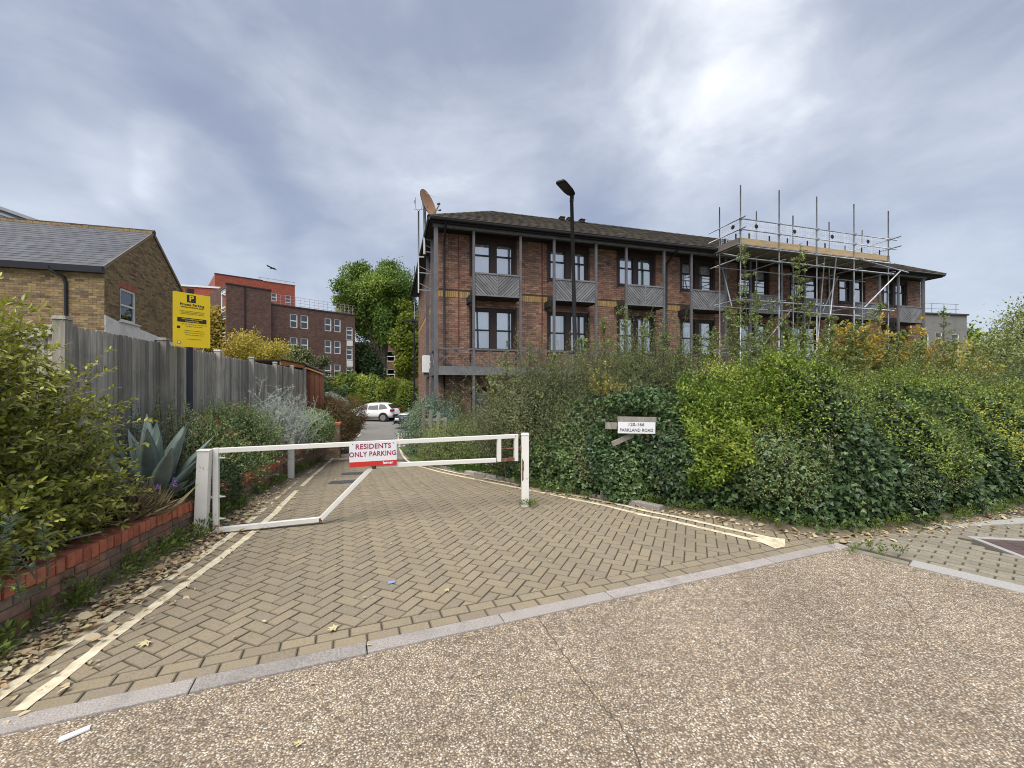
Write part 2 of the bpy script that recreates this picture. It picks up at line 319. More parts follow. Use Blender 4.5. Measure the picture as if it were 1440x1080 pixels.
# aggregate: pebbles bedded in concrete
def aggregate():
    m = bpy.data.materials.new('exposed_aggregate'); m.use_nodes = True; nt = m.node_tree; N = nt.nodes.new; L = nt.links.new
    b = nt.nodes['Principled BSDF']; b.inputs['Roughness'].default_value = .8; b.inputs['Specular IOR Level'].default_value = .3
    tc = N('ShaderNodeTexCoord')
    wv = N('ShaderNodeTexNoise'); wv.inputs['Scale'].default_value = 40; L(tc.outputs['Object'], wv.inputs[0])
    ws = N('ShaderNodeVectorMath'); ws.operation = 'SCALE'; L(wv.outputs[1], ws.inputs[0]); ws.inputs[3].default_value = .012
    wa = N('ShaderNodeVectorMath'); wa.operation = 'ADD'; L(tc.outputs['Object'], wa.inputs[0]); L(ws.outputs[0], wa.inputs[1])
    v = N('ShaderNodeTexVoronoi'); v.inputs['Scale'].default_value = 100; L(wa.outputs[0], v.inputs[0])
    sp = N('ShaderNodeSeparateColor'); L(v.outputs['Color'], sp.inputs[0])
    rp = N('ShaderNodeValToRGB'); e = rp.color_ramp.elements; L(sp.outputs[0], rp.inputs[0]); rp.color_ramp.interpolation = 'CONSTANT'
    cols = [(.37, .295, .205), (.48, .39, .285), (.25, .195, .14), (.55, .46, .35), (.64, .56, .45), (.43, .31, .20), (.15, .12, .095), (.51, .425, .32), (.30, .245, .185), (.68, .62, .52), (.42, .345, .255), (.28, .21, .135)]
    e[0].position = 0; e[0].color = cols[0]+(1,); e[1].position = 1-1/len(cols); e[1].color = cols[-1]+(1,)
    for i, c in enumerate(cols[1:-1]): q = e.new((i+1)/len(cols)); q.color = c+(1,)
    dr = N('ShaderNodeMapRange'); L(v.outputs['Distance'], dr.inputs[0]); dr.inputs[1].default_value = .38; dr.inputs[2].default_value = .66
    mx = N('ShaderNodeMix'); mx.data_type = 'RGBA'; L(dr.outputs[0], mx.inputs[0]); L(rp.outputs[0], mx.inputs[6]); mx.inputs[7].default_value = (.185, .145, .105, 1)
    n2 = N('ShaderNodeTexNoise'); n2.inputs['Scale'].default_value = 1.1; n2.inputs['Detail'].default_value = 6; n2.inputs['Roughness'].default_value = .6; L(tc.outputs['Object'], n2.inputs[0])
    r2 = N('ShaderNodeMapRange'); L(n2.outputs[0], r2.inputs[0]); r2.inputs[1].default_value = .3; r2.inputs[2].default_value = .7; r2.inputs[3].default_value = .80; r2.inputs[4].default_value = 1.12
    n4 = N('ShaderNodeTexNoise'); n4.inputs['Scale'].default_value = 16; n4.inputs['Detail'].default_value = 3; L(tc.outputs['Object'], n4.inputs[0])
    r4 = N('ShaderNodeMapRange'); L(n4.outputs[0], r4.inputs[0]); r4.inputs[1].default_value = .3; r4.inputs[2].default_value = .7; r4.inputs[3].default_value = .76; r4.inputs[4].default_value = 1.24
    mm = N('ShaderNodeMath'); mm.operation = 'MULTIPLY'; L(r2.outputs[0], mm.inputs[0]); L(r4.outputs[0], mm.inputs[1])
    sc = N('ShaderNodeVectorMath'); sc.operation = 'SCALE'; L(mx.outputs[2], sc.inputs[0]); L(mm.outputs[0], sc.inputs[3]); L(sc.outputs[0], b.inputs['Base Color'])
    iv = N('ShaderNodeMath'); iv.operation = 'SUBTRACT'; iv.inputs[0].default_value = .6; L(v.outputs['Distance'], iv.inputs[1])
    bp = N('ShaderNodeBump'); bp.inputs['Strength'].default_value = .9; bp.inputs['Distance'].default_value = .006; L(iv.outputs[0], bp.inputs['Height']); L(bp.outputs[0], b.inputs['Normal'])
    return m
aggregate_m = aggregate()

def worn_line():
    m = bpy.data.materials.new('worn_yellow_line'); m.use_nodes = True; nt = m.node_tree; N = nt.nodes.new; L = nt.links.new
    b = nt.nodes['Principled BSDF']; out = nt.nodes['Material Output']; b.inputs['Roughness'].default_value = .85
    tc = N('ShaderNodeTexCoord'); n = N('ShaderNodeTexNoise'); n.inputs['Scale'].default_value = 9; n.inputs['Detail'].default_value = 7; n.inputs['Roughness'].default_value = .7
    L(tc.outputs['Object'], n.inputs[0])
    rp = N('ShaderNodeValToRGB'); e = rp.color_ramp.elements; e[0].position = .36; e[0].color = (.47, .40, .27, 1); e[1].position = .62; e[1].color = (.76, .68, .50, 1); L(n.outputs[0], rp.inputs[0]); L(rp.outputs[0], b.inputs['Base Color'])
    n2 = N('ShaderNodeTexNoise'); n2.inputs['Scale'].default_value = 6; n2.inputs['Detail'].default_value = 8; n2.inputs['Roughness'].default_value = .75; L(tc.outputs['Object'], n2.inputs[0])
    mr = N('ShaderNodeMapRange'); mr.inputs[1].default_value = .595; mr.inputs[2].default_value = .645; L(n2.outputs[0], mr.inputs[0])
    tr = N('ShaderNodeBsdfTransparent'); ms = N('ShaderNodeMixShader'); L(mr.outputs[0], ms.inputs[0]); L(b.outputs[0], ms.inputs[1]); L(tr.outputs[0], ms.inputs[2]); L(ms.outputs[0], out.inputs[0])
    return m
line_m = worn_line()

# ------------------------------------------------------------------ lie of the land
ZY = [-60, 5.2, 6, 9, 13, 20, 26, 30, 3000]; ZZ = [0, 0, -.03, -.27, -.57, -.9, -1.17, -1.2, -1.2]
def zg(y): return float(np.interp(y, ZY, ZZ))
WALLP = [(.4, -2.90), (2.64, -3.22), (4.66, -3.52), (6.5, -4.06), (9.0, -4.85), (12.6, -5.72), (16, -6.75), (20, -8.3), (25.6, -9.9), (34, -12)]
def wall_x(y): return float(np.interp(y, [p[0] for p in WALLP], [p[1] for p in WALLP]))
RLINE = [(4.385, 2.79), (5.53, 1.69), (7.37, .31), (8.55, -.61), (10.0, -1.72), (11.5, -2.66), (12.9, -3.24), (14.5, -3.80), (17.06, -4.57), (20.5, -5.55), (26.4, -7.16)]
LLINE = [(2.144, -2.526), (2.83, -2.66), (4.0, -2.82), (4.89, -2.98), (5.6, -3.16), (7.13, -3.69), (8.9, -4.28), (10.7, -4.86), (11.5, -5.12), (14, -5.92), (20.6, -7.86), (26.0, -9.35)]
HEDGE = [(-.75, 10.5), (-.42, 9.4), (.25, 7.8), (.98, 6.95), (1.65, 6.35), (2.62, 5.52), (3.12, 5.02), (3.66, 4.82), (4.8, 5.12), (7.0, 5.92), (9.5, 6.95), (14, 9.05)]
# ------------------------------------------------------------------ ground, drive, kerbs
def sheet(name, pts_rows, mat, parent=None):
    mb = MB(); idx = [[mb.vert(p) for p in r] for r in pts_rows]
    for a, b in zip(idx, idx[1:]):
        for k in range(len(a)-1): mb.idx([a[k], a[k+1], b[k+1], b[k]])
    return mb.build(name, mat, parent)

ys = [-40, -10, 0, 2.5, 5.2, 6, 7.5, 9, 11, 13, 16, 20, 26, 30, 45, 80, 200, 600, 2500]
xs = [-2500, -300, -60, -20, -10, -5, -2, 0, 2, 5, 10, 20, 60, 300, 2500]
tag(sheet('ground', [[(x, y, zg(y)-.05) for x in xs] for y in ys], terrain_m), kind='structure')

AK = R(21.7); K0 = Vector((-2.43, 1.99)); KD = Vector((math.cos(AK), math.sin(AK))); KN = Vector((-math.sin(AK), math.cos(AK)))
KEND = (Vector((3.24, 4.27))-K0).dot(KD)
BD = Vector((.62, -.785)).normalized(); B0 = Vector((3.36, 4.31)); BN = Vector((.785, .62)).normalized()
def kp(u, v): p = K0+KD*u+KN*v; return (p.x, p.y)
def bp_(u, v): p = B0+BD*u+BN*v; return (p.x, p.y)

# exposed aggregate crossover: bounded by the two kerb lines
apron = MB()
a0 = kp(-3, 0); a1 = kp(KEND, 0); b1 = bp_(12, 0)
poly = [a0, a1, (B0.x, B0.y), b1, (14, -9), (-8, -9), (-8, a0[1]-2)]
apron.prism(poly, lambda x, y: (x, y, -.04), lambda x, y: (x, y, 0))
tag(apron.build('crossover_pavement', aggregate_m), kind='structure')

# crack across the aggregate: a thin dark groove strip
def crack(pts, w, name):
    mb = MB(); P = []
    for (x0, y0), (x1, y1) in zip(pts, pts[1:]):
        for k in range(8):
            t = k/8; P.append((x0+(x1-x0)*t+random.uniform(-.008, .008), y0+(y1-y0)*t+random.uniform(-.008, .008)))
    P.append(pts[-1]); prev = None
    for i, p in enumerate(P):
        ww = w*random.uniform(.35, 1.1); q = (mb.vert((p[0]-ww, p[1], .003)), mb.vert((p[0]+ww, p[1]+.002, .003)))
        if prev: mb.idx([prev[0], prev[1], q[1], q[0]])
        prev = q
    return mb.build(name, joint_m, bpy.data.objects['crossover_pavement'])
crack([(2.9, 3.9), (3.1, 3.3), (2.6, 2.6), (2.4, 2.0), (1.9, 1.4)], .002, 'crack')
crack([(.19, 3.03), (.31, 2.62), (.40, 2.38), (.46, 2.2), (.53, 2.05), (.56, 1.85), (.60, 1.5)], .0035, 'crack')
grey_strip = MB(); grey_strip.prism([(1.72, 1.42), (2.6, 2.1), (3.4, 1.6), (2.6, .6)], lambda x, y: (x, y, -.01), lambda x, y: (x, y, .004))
tag(grey_strip.build('grey_paving_corner', granite_m), kind='structure')

def clip(poly, p0, n):
    out = []
    for a, b in zip(poly, poly[1:]+poly[:1]):
        da = (a[0]-p0[0])*n[0]+(a[1]-p0[1])*n[1]; db = (b[0]-p0[0])*n[0]+(b[1]-p0[1])*n[1]
        if da >= 0: out.append(a)
        if da*db < 0: t = da/(da-db); out.append((a[0]+(b[0]-a[0])*t, a[1]+(b[1]-a[1])*t))
    return out
def area(p): return abs(sum(a[0]*b[1]-a[1]*b[0] for a, b in zip(p, p[1:]+p[:1])))/2

def paver_into(mb, poly, z, ch=.0062, depth=.04, dz=0.0):
    """a block with chamfered top edges; z is a function of y"""
    cx = sum(p[0] for p in poly)/len(poly); cy = sum(p[1] for p in poly)/len(poly); n = len(poly)
    def ins(p, d):
        l = math.hypot(p[0]-cx, p[1]-cy); k = max(.3, 1-d*1.35/max(l, 1e-4)); return (cx+(p[0]-cx)*k, cy+(p[1]-cy)*k)
    top = [mb.vert((*ins(p, ch), z(p[1])+dz)) for p in poly]; mid = [mb.vert((*p, z(p[1])+dz-ch*.7)) for p in poly]; low = [mb.vert((*p, z(p[1])-depth)) for p in poly]
    mb.mi = 0; mb.idx(top); mb.mi = 1
    for k in range(n):
        j = (k+1) % n; mb.idx([mid[k], mid[j], top[j], top[k]]); mb.idx([low[k], low[j], mid[j], mid[k]])

drive = thing('block_paved_drive', None, None); drive['kind'] = 'structure'
def hedge_x(y):
    pts = [p for p in HEDGE[:7]][::-1]; return float(np.interp(y, [p[1] for p in pts], [p[0] for p in pts]))
def in_drive(x, y):
    if y > 13.6 or x < wall_x(y)-.15: return False
    if y < 4.75: return x < 3.6+.1*(y-4)
    return x < max(hedge_x(y)+.35, float(np.interp(y, [p[0] for p in RLINE], [p[1] for p in RLINE]))+.45)
U = .1035; G = .0045
HA = AK+R(45); e1 = Vector((math.cos(HA), math.sin(HA))); e2 = Vector((-math.sin(HA), math.cos(HA)))
blocks = []   # (polygon, unclipped)
CV = .352
for i in range(-160, 160):
    for j in range(-160, 160):
        c = (i-j) % 4
        if c == 0: a0_, a1_, b0_, b1_ = i*U+G, (i+2)*U-G, j*U+G, (j+1)*U-G
        elif c == 3: a0_, a1_, b0_, b1_ = i*U+G, (i+1)*U-G, j*U+G, (j+2)*U-G
        else: continue
        q = e1*((a0_+a1_)/2)+e2*((b0_+b1_)/2)+Vector((-.5, 4.0))
        if not (1.2 < q.y < 14 and in_drive(q.x, q.y)): continue
        d = (q-K0).dot(KN)
        if d < CV-.12: continue
        P = [e1*a+e2*b+Vector((-.5, 4.0)) for a, b in ((a0_, b0_), (a1_, b0_), (a1_, b1_), (a0_, b1_))]
        P = [(p.x, p.y) for p in P]
        if d < CV+.13:
            e0 = kp(0, CV); P = clip(P, e0, (KN.x, KN.y))
            if len(P) < 3 or area(P) < .0006: continue
        blocks.append(P)
for row in range(2):
    v0 = .137+row*.106
    for k in range(-12, 48):
        u0 = k*.2075+row*.1; q = kp(u0+.1, v0+.05)
        if u0 < -1.1 or u0 > KEND+1.2: continue
        blocks.append([kp(u0+G, v0+G), kp(u0+.2075-G, v0+G), kp(u0+.2075-G, v0+.106-G), kp(u0+G, v0+.106-G)])
def near_key(P):
    x = sum(p[0] for p in P)/len(P); y = sum(p[1] for p in P)/len(P)
    seen = y > 1.75 and abs(x) < y*1.24
    return (0 if seen else 1, math.hypot(x, y))
blocks.sort(key=near_key)
rest = MB()
for k, P in enumerate(blocks):
    dz = random.uniform(-.0025, .0015)
    if k < 300:
        cx = sum(p[0] for p in P)/len(P); cy = sum(p[1] for p in P)/len(P)
        mb = MB(); paver_into(mb, [(p[0]-cx, p[1]-cy) for p in P], lambda y: 0.0)
        o = mb.build('paver', [paver_m, paver_edge_m], drive); o.location = (cx, cy, zg(cy)+dz); o.rotation_euler = (random.uniform(-.006, .006), random.uniform(-.006, .006), 0)
    else:
        rest.cur = random.random(); paver_into(rest, P, zg, dz=dz)
tag(rest.build('pavers', [paver_m, paver_edge_m], drive), kind='stuff')
# sanded bed that shows in the joints
rows = []
for y in (1.0, 2.2, 3.2, 4.2, 5.2, 6, 7.5, 9, 11, 13.7):
    lo = wall_x(y)-.3; hi = 3.9 if y < 5 else max(hedge_x(y)+.6, np.interp(y, [p[0] for p in RLINE], [p[1] for p in RLINE])+.6)
    rows.append([(lo+(hi-lo)*t, y, zg(y)-.011) for t in np.linspace(0, 1, 6)])
# keep the bed behind the kerb line
bed = MB()
for a, b in zip(rows, rows[1:]):
    for k in range(5):
        P = clip([a[k][:2], a[k+1][:2], b[k+1][:2], b[k][:2]], kp(0, .12), (KN.x, KN.y))
        if len(P) > 2: bed.face([(p[0], p[1], zg(p[1])-.011) for p in P])
bed.build('sand_bed', joint_m, drive)

# flush kerb stones along the front of the drive
kerb = thing('kerb', None, None); kerb['kind'] = 'structure'
ku = -3.2
while ku < KEND-.1:
    L_ = min(.914, KEND-ku)
    mb = MB(); paver_into(mb, [(.004, .004), (L_-.004, .004), (L_-.004, .127), (.004, .127)], lambda y: 0.0, ch=.006, depth=.1)
    o = mb.build('kerb_stone', [kerb_m, kerb_m], kerb); o.location = (*kp(ku+.28, 0), .007+random.uniform(-.002, .003)); o.rotation_euler = (0, 0, AK+random.uniform(-.003, .003)); ku += .914
u = .02
for L_, m_ in ((.5, pave2_m), (1.15, granite_m), (1.3, granite_m), (1.3, granite_m), (1.3, granite_m)):
    mb = MB(); w = .10 if L_ < .6 else .19
    paver_into(mb, [(.004, .004), (L_-.004, .004), (L_-.004, w), (.004, w)], lambda y: 0.0, ch=.007, depth=.1)
    o = mb.build('kerb_stone', [m_, m_], kerb); o.location = (*bp_(u, .0), .009); o.rotation_euler = (0, 0, math.atan2(BD.y, BD.x)); u += L_
# rough concrete edging on the right side of the drive
edg = MB()
for (y0, x0), (y1, x1) in zip(RLINE[1:6], RLINE[2:7]):
    n = 4
    for k in range(n):
        f = lambda t: (x0+(x1-x0)*t+.36, y0+(y1-y0)*t+.16)
        pa, pb = f(k/n+.01), f((k+1)/n-.01)
        edg = MB(); h = random.uniform(.03, .06)
        edg.bar((*pa, zg(pa[1])+h-.05), (*pb, zg(pb[1])+h-.05), .11, .14)
        edg.build('kerb_stone', kerb_m, kerb, bevel=.012)

# pavement on the right, same blocks laid in rows
foot = thing('pavement', None, None); foot['kind'] = 'structure'
fb = []
for r_ in range(0, 34):
    for k in range(-8, 46):
        u0 = k*.2075+(r_ % 2)*.1; v0 = .205+r_*.106
        q = bp_(u0+.1, v0+.05)
        if q[1] < .3 or q[0] < 3.0 or q[0] > 9: continue
        d = (Vector(q)-K0).dot(KN)
        if q[0] < 3.62 and d < .36: continue
        hy = float(np.interp(q[0], [p[0] for p in HEDGE[6:]], [p[1] for p in HEDGE[6:]]))
        if q[1] > hy+.3: continue
        fb.append([bp_(u0+G, v0+G), bp_(u0+.2075-G, v0+G), bp_(u0+.2075-G, v0+.106-G), bp_(u0+G, v0+.106-G)])
fb = [P for P in fb if not (4.95 < sum(p[0] for p in P)/4 < 5.95 and 3.85 < sum(p[1] for p in P)/4 < 4.62)]
fb.sort(key=near_key); rest = MB()
for k, P in enumerate(fb):
    cx = sum(p[0] for p in P)/4; cy = sum(p[1] for p in P)/4
    if k < 280:
        mb = MB(); paver_into(mb, [(p[0]-cx, p[1]-cy) for p in P], lambda y: 0.0); o = mb.build('paver', [pave2_m, paver_edge_m], foot)
        o.location = (cx, cy, zg(cy)+random.uniform(-.002, .002)); o.rotation_euler = (random.uniform(-.01, .01), random.uniform(-.01, .01), 0)
    else: rest.cur = random.random(); paver_into(rest, P, zg)
if rest.v: tag(rest.build('pavers', [pave2_m, paver_edge_m], foot), kind='stuff')
mb = MB(); mb.face([(*bp_(-.3, .1), -.012), (*bp_(8, .1), -.012), (*bp_(8, 4), -.012), (*bp_(-.3, 4), -.012)]); mb.build('sand_bed', joint_m, foot)
# inspection cover filled with purple brown blocks
cov = thing('inspection_cover', 'paved inspection cover with pale concrete rim in the right-hand pavement', 'cover', (5.45, 4.24, .0), R(-10))
mb = MB()
for x0, x1, y0, y1 in ((-.46, .46, -.36, -.30), (-.46, .46, .30, .36), (-.46, -.40, -.297, .297), (.40, .46, -.297, .297)): mb.bb(x0, x1, y0, y1, -.04, .006)
mb.build('rim', granite_m, cov)
for k in range(6):
    for l in range(4):
        mb = MB(); mb.bb(-.392+l*.197, -.392+l*.197+.19, -.292+k*.098, -.292+k*.098+.091, -.03, .002); mb.build('paver', cover_paver_m, cov)
# long pale slab strip beyond the cover
mb = MB()
mb.prism([(4.7, 4.93), (7.4, 5.25), (7.5, 5.55), (5.1, 5.03)], lambda x, y: (x, y, -.02), lambda x, y: (x, y, .006))
mb.build('slab_strip', granite_m, foot)

# access road in asphalt beyond the blocks, opening into a car park
rows = []
for y in (13.4, 15, 17, 20, 23, 26, 28):
    lo = wall_x(y)-.3; hi = np.interp(y, [p[0] for p in RLINE], [p[1] for p in RLINE])+.5; rows.append([(lo+(hi-lo)*t, y, zg(y)-.006) for t in np.linspace(0, 1, 4)])
tag(sheet('access_road', rows, asphalt_m), kind='structure')
tag(sheet('car_park', [[(-26, 28, zg(28)-.006), (-4, 28, zg(28)-.006)], [(-26, 31, zg(31)-.006), (-4, 31, zg(31)-.006)], [(-26, 47, zg(47)-.006), (-4, 47, zg(47)-.006)]], asphalt_m), kind='structure')

# double yellow lines, worn, following the drive edges
def line_strip(name, path, off, w, y_end, broken):
    """path of (y, x); a strip of width w at sideways offset off"""
    par = bpy.data.objects.new(name, None); C.objects.link(par); par['kind'] = 'structure'
    Y = np.array([p[0] for p in path]); X = np.array([p[1] for p in path]); P = []
    y = Y[0]
    while y < y_end:
        P.append((float(np.interp(y, Y, X)), y)); y += .055 if y < 6 else .16
    mb = MB(); prev = None; n = 0; gap = 0
    for i, (x, y) in enumerate(P):
        a = P[max(i-1, 0)]; b = P[min(i+1, len(P)-1)]; t = Vector((b[0]-a[0], b[1]-a[1])).normalized(); nn = Vector((t.y, -t.x))
        j = .006 if y < 7 else .003
        l = Vector((x, y))+nn*(off-w/2+random.uniform(-j, j)); r = Vector((x, y))+nn*(off+w/2+random.uniform(-j, j))
        z = zg(y)+(.0032 if y < 13.5 else .002)
        if gap > 0: gap -= 1; prev = None; continue
        q = (mb.vert((l.x, l.y, z)), mb.vert((r.x, r.y, z)))
        if prev: mb.idx([prev[0], prev[1], q[1], q[0]])
        prev = q
        if random.random() < broken: gap = random.choice((0, 1, 1, 2))
    mb.build('painted_line', line_m, par); return par
line_strip('inner_road_marking', LLINE, 0, .078, 26, .02)
line_strip('outer_road_marking', LLINE, -.2, .078, 26, .10)
line_strip('inner_road_marking', RLINE, 0, .074, 26.3, .01)
line_strip('outer_road_marking', RLINE, .2, .07, 26.3, .03)
mb = MB(); mb.face([(2.62, 4.62, .007), (2.70, 4.30, .007), (2.84, 4.36, .007), (2.98, 4.58, .007), (2.78, 4.66, .007)]); mb.build('painted_line_end', line_m, bpy.data.objects['inner_road_marking'])

# two drain covers in the drive
for (x, y, w, d, lab) in ((-3.34, 8.35, .55, .38, 'dark iron drain cover in the drive nearer to the gate'), (-3.62, 9.7, .6, .4, 'dark iron drain cover in the drive, farther one behind the sign')):
    c = thing('drain_cover', lab, 'drain cover', (x, y, zg(y)), R(16)); c.rotation_euler = (R(-4.2), 0, R(16))
    mb = MB(); mb.bb(-w/2, w/2, -d/2, d/2, -.02, .012); mb.build('plate', iron_m, c)
    for k in range(7): mb = MB(); mb.bb(-w/2+.04+k*(w-.08)/7, -w/2+.04+(k+.6)*(w-.08)/7, -d/2+.03, d/2-.03, .012, .018); mb.build('rib', iron_m, c)

# verge along the wall and under the hedge, littered
rows = []
for y in np.linspace(1.2, 14, 40):
    x0 = wall_x(y)-.02; x1 = float(np.interp(y, [p[0] for p in LLINE], [p[1] for p in LLINE]))-.2; x1 = max(x1-.07, x0+.05)
    x1 -= abs(math.sin(y*5.1))*.06+random.uniform(0, .05)
    rows.append([(x0, y, zg(y)+.05), (x0+(x1-x0)*.45, y, zg(y)+.03+random.uniform(0, .012)), (max(x1, x0+.03), y, zg(y)+.0005)])
tag(sheet('wall_foot_verge', rows, litter_soil_m), kind='structure')
rows = []
for i, (x, y) in enumerate(HEDGE):
    a = HEDGE[max(i-1, 0)]; b = HEDGE[min(i+1, len(HEDGE)-1)]; t = Vector((b[0]-a[0], b[1]-a[1])).normalized(); n = Vector((t.y, -t.x))*-1
    w = .14 if i < 6 else .22
    rows.append([(x-n.x*w, y-n.y*w, zg(y)+.001), (x, y, zg(y)+.03), (x+n.x*.5, y+n.y*.5, zg(y)+.09), (x+n.x*2.6, y+n.y*2.6, zg(y)+.12)])
tag(sheet('hedge_foot_verge', rows, litter_soil_m), kind='structure')
grass_base = sheet('lawn', [[(-4.6, 17, zg(17)+.03), (-1.2, 19, zg(17)+.03)], [(-2.9, 12.4, zg(12.4)+.03), (.5, 13.2, zg(12.4)+.03)], [(-1.5, 10.35, zg(10.2)+.03), (.6, 11, zg(10.2)+.03)], [(-.9, 9.6, zg(9.4)+.03), (.6, 9.6, zg(9.4)+.03)]], M('turf', [(.05, .10, .02), (.08, .13, .03)], .95, 12))
tag(grass_base, kind='structure')

# ------------------------------------------------------------------ raised bed: brick wall with soldier coping
gw = thing('garden_wall', 'low brick retaining wall with red soldier coping edging the raised bed', 'wall')
def wall_z(y):   # coping top
    return float(np.interp(y, [0, 5, 9, 10.5, 12.6, 14], [.42, .42, .17, .19, .22, .22]))
def wdir(y): a = Vector((wall_x(y-.05), y-.05)); b = Vector((wall_x(y+.05), y+.05)); return (b-a).normalized()
pathlen = []; y = .5; 
WP = []
while y < 13.4: WP.append((wall_x(y), y)); y += .005
D = np.cumsum([0]+[math.hypot(b[0]-a[0], b[1]-a[1]) for a, b in zip(WP, WP[1:])]); WX = np.array([p[0] for p in WP]); WY = np.array([p[1] for p in WP])
def at(s): return float(np.interp(s, D, WX)), float(np.interp(s, D, WY))
pieces = []
for c in range(10):
    s = (c % 2)*.1125
    while s < D[-1]-.2:
        x, y = at(s+.107); zt = wall_z(y)-.112-c*.075; 
        if zt-.065 > zg(y)-.03: pieces.append((s, zt, 0))
        s += .225
s = 0
while s < D[-1]-.1: pieces.append((s, 0, 1)); s += .0745
def wall_piece(s, zt, kind, mb=None, local=False):
    Lb = .215 if kind == 0 else .065
    x, y = at(s+Lb/2); t = wdir(y); n = Vector((t.y, -t.x)); rot = Matrix(((n.x, t.x, 0), (n.y, t.y, 0), (0, 0, 1)))
    if kind == 0: c = Vector((x, y, zt-.0325))-Vector((n.x, n.y, 0))*(.05+random.uniform(-.003, .003)); d = (.1, Lb, .065)
    else:
        zt = wall_z(y); c = Vector((x, y, zt-.0505+random.uniform(-.008, .005)))-Vector((n.x, n.y, 0))*(.093+random.uniform(-.012, .008)); d = (.215, Lb, .102)
    return c, d, rot
pieces.sort(key=lambda p: math.hypot(at(p[0])[0], max(at(p[0])[1], 0)) + (0 if at(p[0])[1] > 2.2 else 50))
nb = nc = 0; rb = MB(); rc = MB()
protos = {}
for s, zt, kd in pieces:
    c, d, rot = wall_piece(s, zt, kd)
    x, y = at(s)
    if kd == 0 and nb < 300 or kd == 1 and nc < 160:
        if kd not in protos:
            mb = MB(); mb.box((0, 0, 0), d); protos[kd] = mb.mesh('wall_brick' if kd == 0 else 'coping_brick', brick_wall if kd == 0 else brick_coping)
        o = link('brick' if kd == 0 else 'coping_brick', protos[kd], gw); o.location = c; o.rotation_euler = (rot @ Euler((random.uniform(-.012, .012), random.uniform(-.015, .015), random.uniform(-.012, .012))).to_matrix()).to_euler()
        bv = o.modifiers.new('bevel', 'BEVEL'); bv.width = .004; bv.segments = 1
        nb += kd == 0; nc += kd == 1
    else:
        m_ = rb if kd == 0 else rc; m_.cur = random.random(); m_.box(c, d, rot)
if rb.v: tag(rb.build('bricks', brick_wall, gw), kind='stuff')
if rc.v: tag(rc.build('coping_bricks', brick_coping, gw), kind='stuff')
core = MB(); prev = None
for k in range(0, len(WP), 20):
    x, y = WP[k]; t = wdir(y); n = Vector((t.y, -t.x)); zt = wall_z(y)-.008; zb = zg(y)-.1
    q = [mb_ for mb_ in (core.vert((x-n.x*.010, y-n.y*.010, zb)), core.vert((x-n.x*.010, y-n.y*.010, zt)), core.vert((x-n.x*.19, y-n.y*.19, zt)), core.vert((x-n.x*.19, y-n.y*.19, zb)))]
    if prev:
        for a, b in ((0, 1), (1, 2), (2, 3)): core.idx([prev[a], prev[b], q[b], q[a]])
    prev = q
core.build('mortar_core', mortar_wall, gw)
# brick pier that ends the wall
pier = thing('brick_pier', 'short brick pier at the far end of the low garden wall', 'pier', (-5.78, 13.55, zg(13.5)), R(16))
for c in range(15):
    for k in range(2):
        mb = MB(); off = 0 if c % 2 else .1125
        mb.bb(-.22+k*.225, -.22+k*.225+.215, -.22, .22, c*.075-.05, c*.075+.015) if c % 2 else mb.bb(-.22, .22, -.22+k*.225, -.22+k*.225+.215, c*.075-.05, c*.075+.015)
        mb.build('brick', brick_wall, pier)
mb = MB(); mb.bb(-.205, .205, -.205, .205, -.05, 1.06); mb.build('mortar_core', mortar_wall, pier)
mb = MB(); mb.bb(-.24, .24, -.24, .24, 1.075, 1.14); mb.build('cap', brick_coping, pier)

# soil in the raised bed
def fence_x(y): return -3.33-.27*y
rows = []
for y in np.linspace(.6, 15, 30):
    x1 = wall_x(y)-.18; x0 = min(fence_x(y)-.05, x1-.2) if y > 4.1 else min(-4.9, x1-.4); zt = wall_z(y)-.05
    rows.append([(x0+(x1-x0)*t, y, zt+.06*math.sin(t*3)+random.uniform(-.01, .02)) for t in (0, .35, .7, 1)])
tag(sheet('raised_bed_soil', rows, soil_m), kind='structure')

# ------------------------------------------------------------------ close-boarded fence
fe = thing('boarded_fence', 'weathered grey close-boarded timber fence behind the raised bed', 'fence')
FD = Vector((-.27, 1)).normalized(); FN = Vector((FD.y, -FD.x))
def fpt(y, off=0): return Vector((fence_x(y)+FN.x*off, y+FN.y*off))
panel_y = [4.11, 5.88, 7.66, 9.43, 11.2, 12.97, 14.7]
frz = math.atan2(FD.y, FD.x)
bm_ = MB(); bm_.box((0, 0, .93), (.105, .016, 1.86)); board_me = None
board_meshes = []
for k in range(3):
    b_ = MB(); b_.box((0, 0, 0), (.108, .018, 1.86), Matrix.Rotation(R(7), 3, 'Z')); board_meshes.append(b_.mesh('fence_board', fence_m))
def boards(y0, y1, parent, drop=0):
    L_ = (fpt(y1)-fpt(y0)).length; n = int(round((L_-.09)/.094)); top = random.uniform(-.03, .03)
    for k in range(n):
        t = (.07+(k+.5)*(L_-.1)/n)/L_; y = y0+(y1-y0)*t; p = fpt(y, .0)
        o = link('board', random.choice(board_meshes), parent); zt = 2.27+top-drop+random.uniform(-.008, .008)
        o.location = (p.x, p.y, zt-.93); o.rotation_euler = (0, random.uniform(-.006, .006), frz+random.uniform(-.04, .04))
for a, b in zip(panel_y, panel_y[1:]): boards(a, b, fe)
for i, y in enumerate(panel_y):
    mb = MB(); mb.box((0, 0, 0), (.10, .10, 2.0)); mb.box((0, 0, 1.02), (.12, .12, .035), taper=.8)
    o = mb.build('post', fence_m, fe); p = fpt(y, .03); o.location = (p.x, p.y, 1.32); o.rotation_euler = (0, 0, frz)
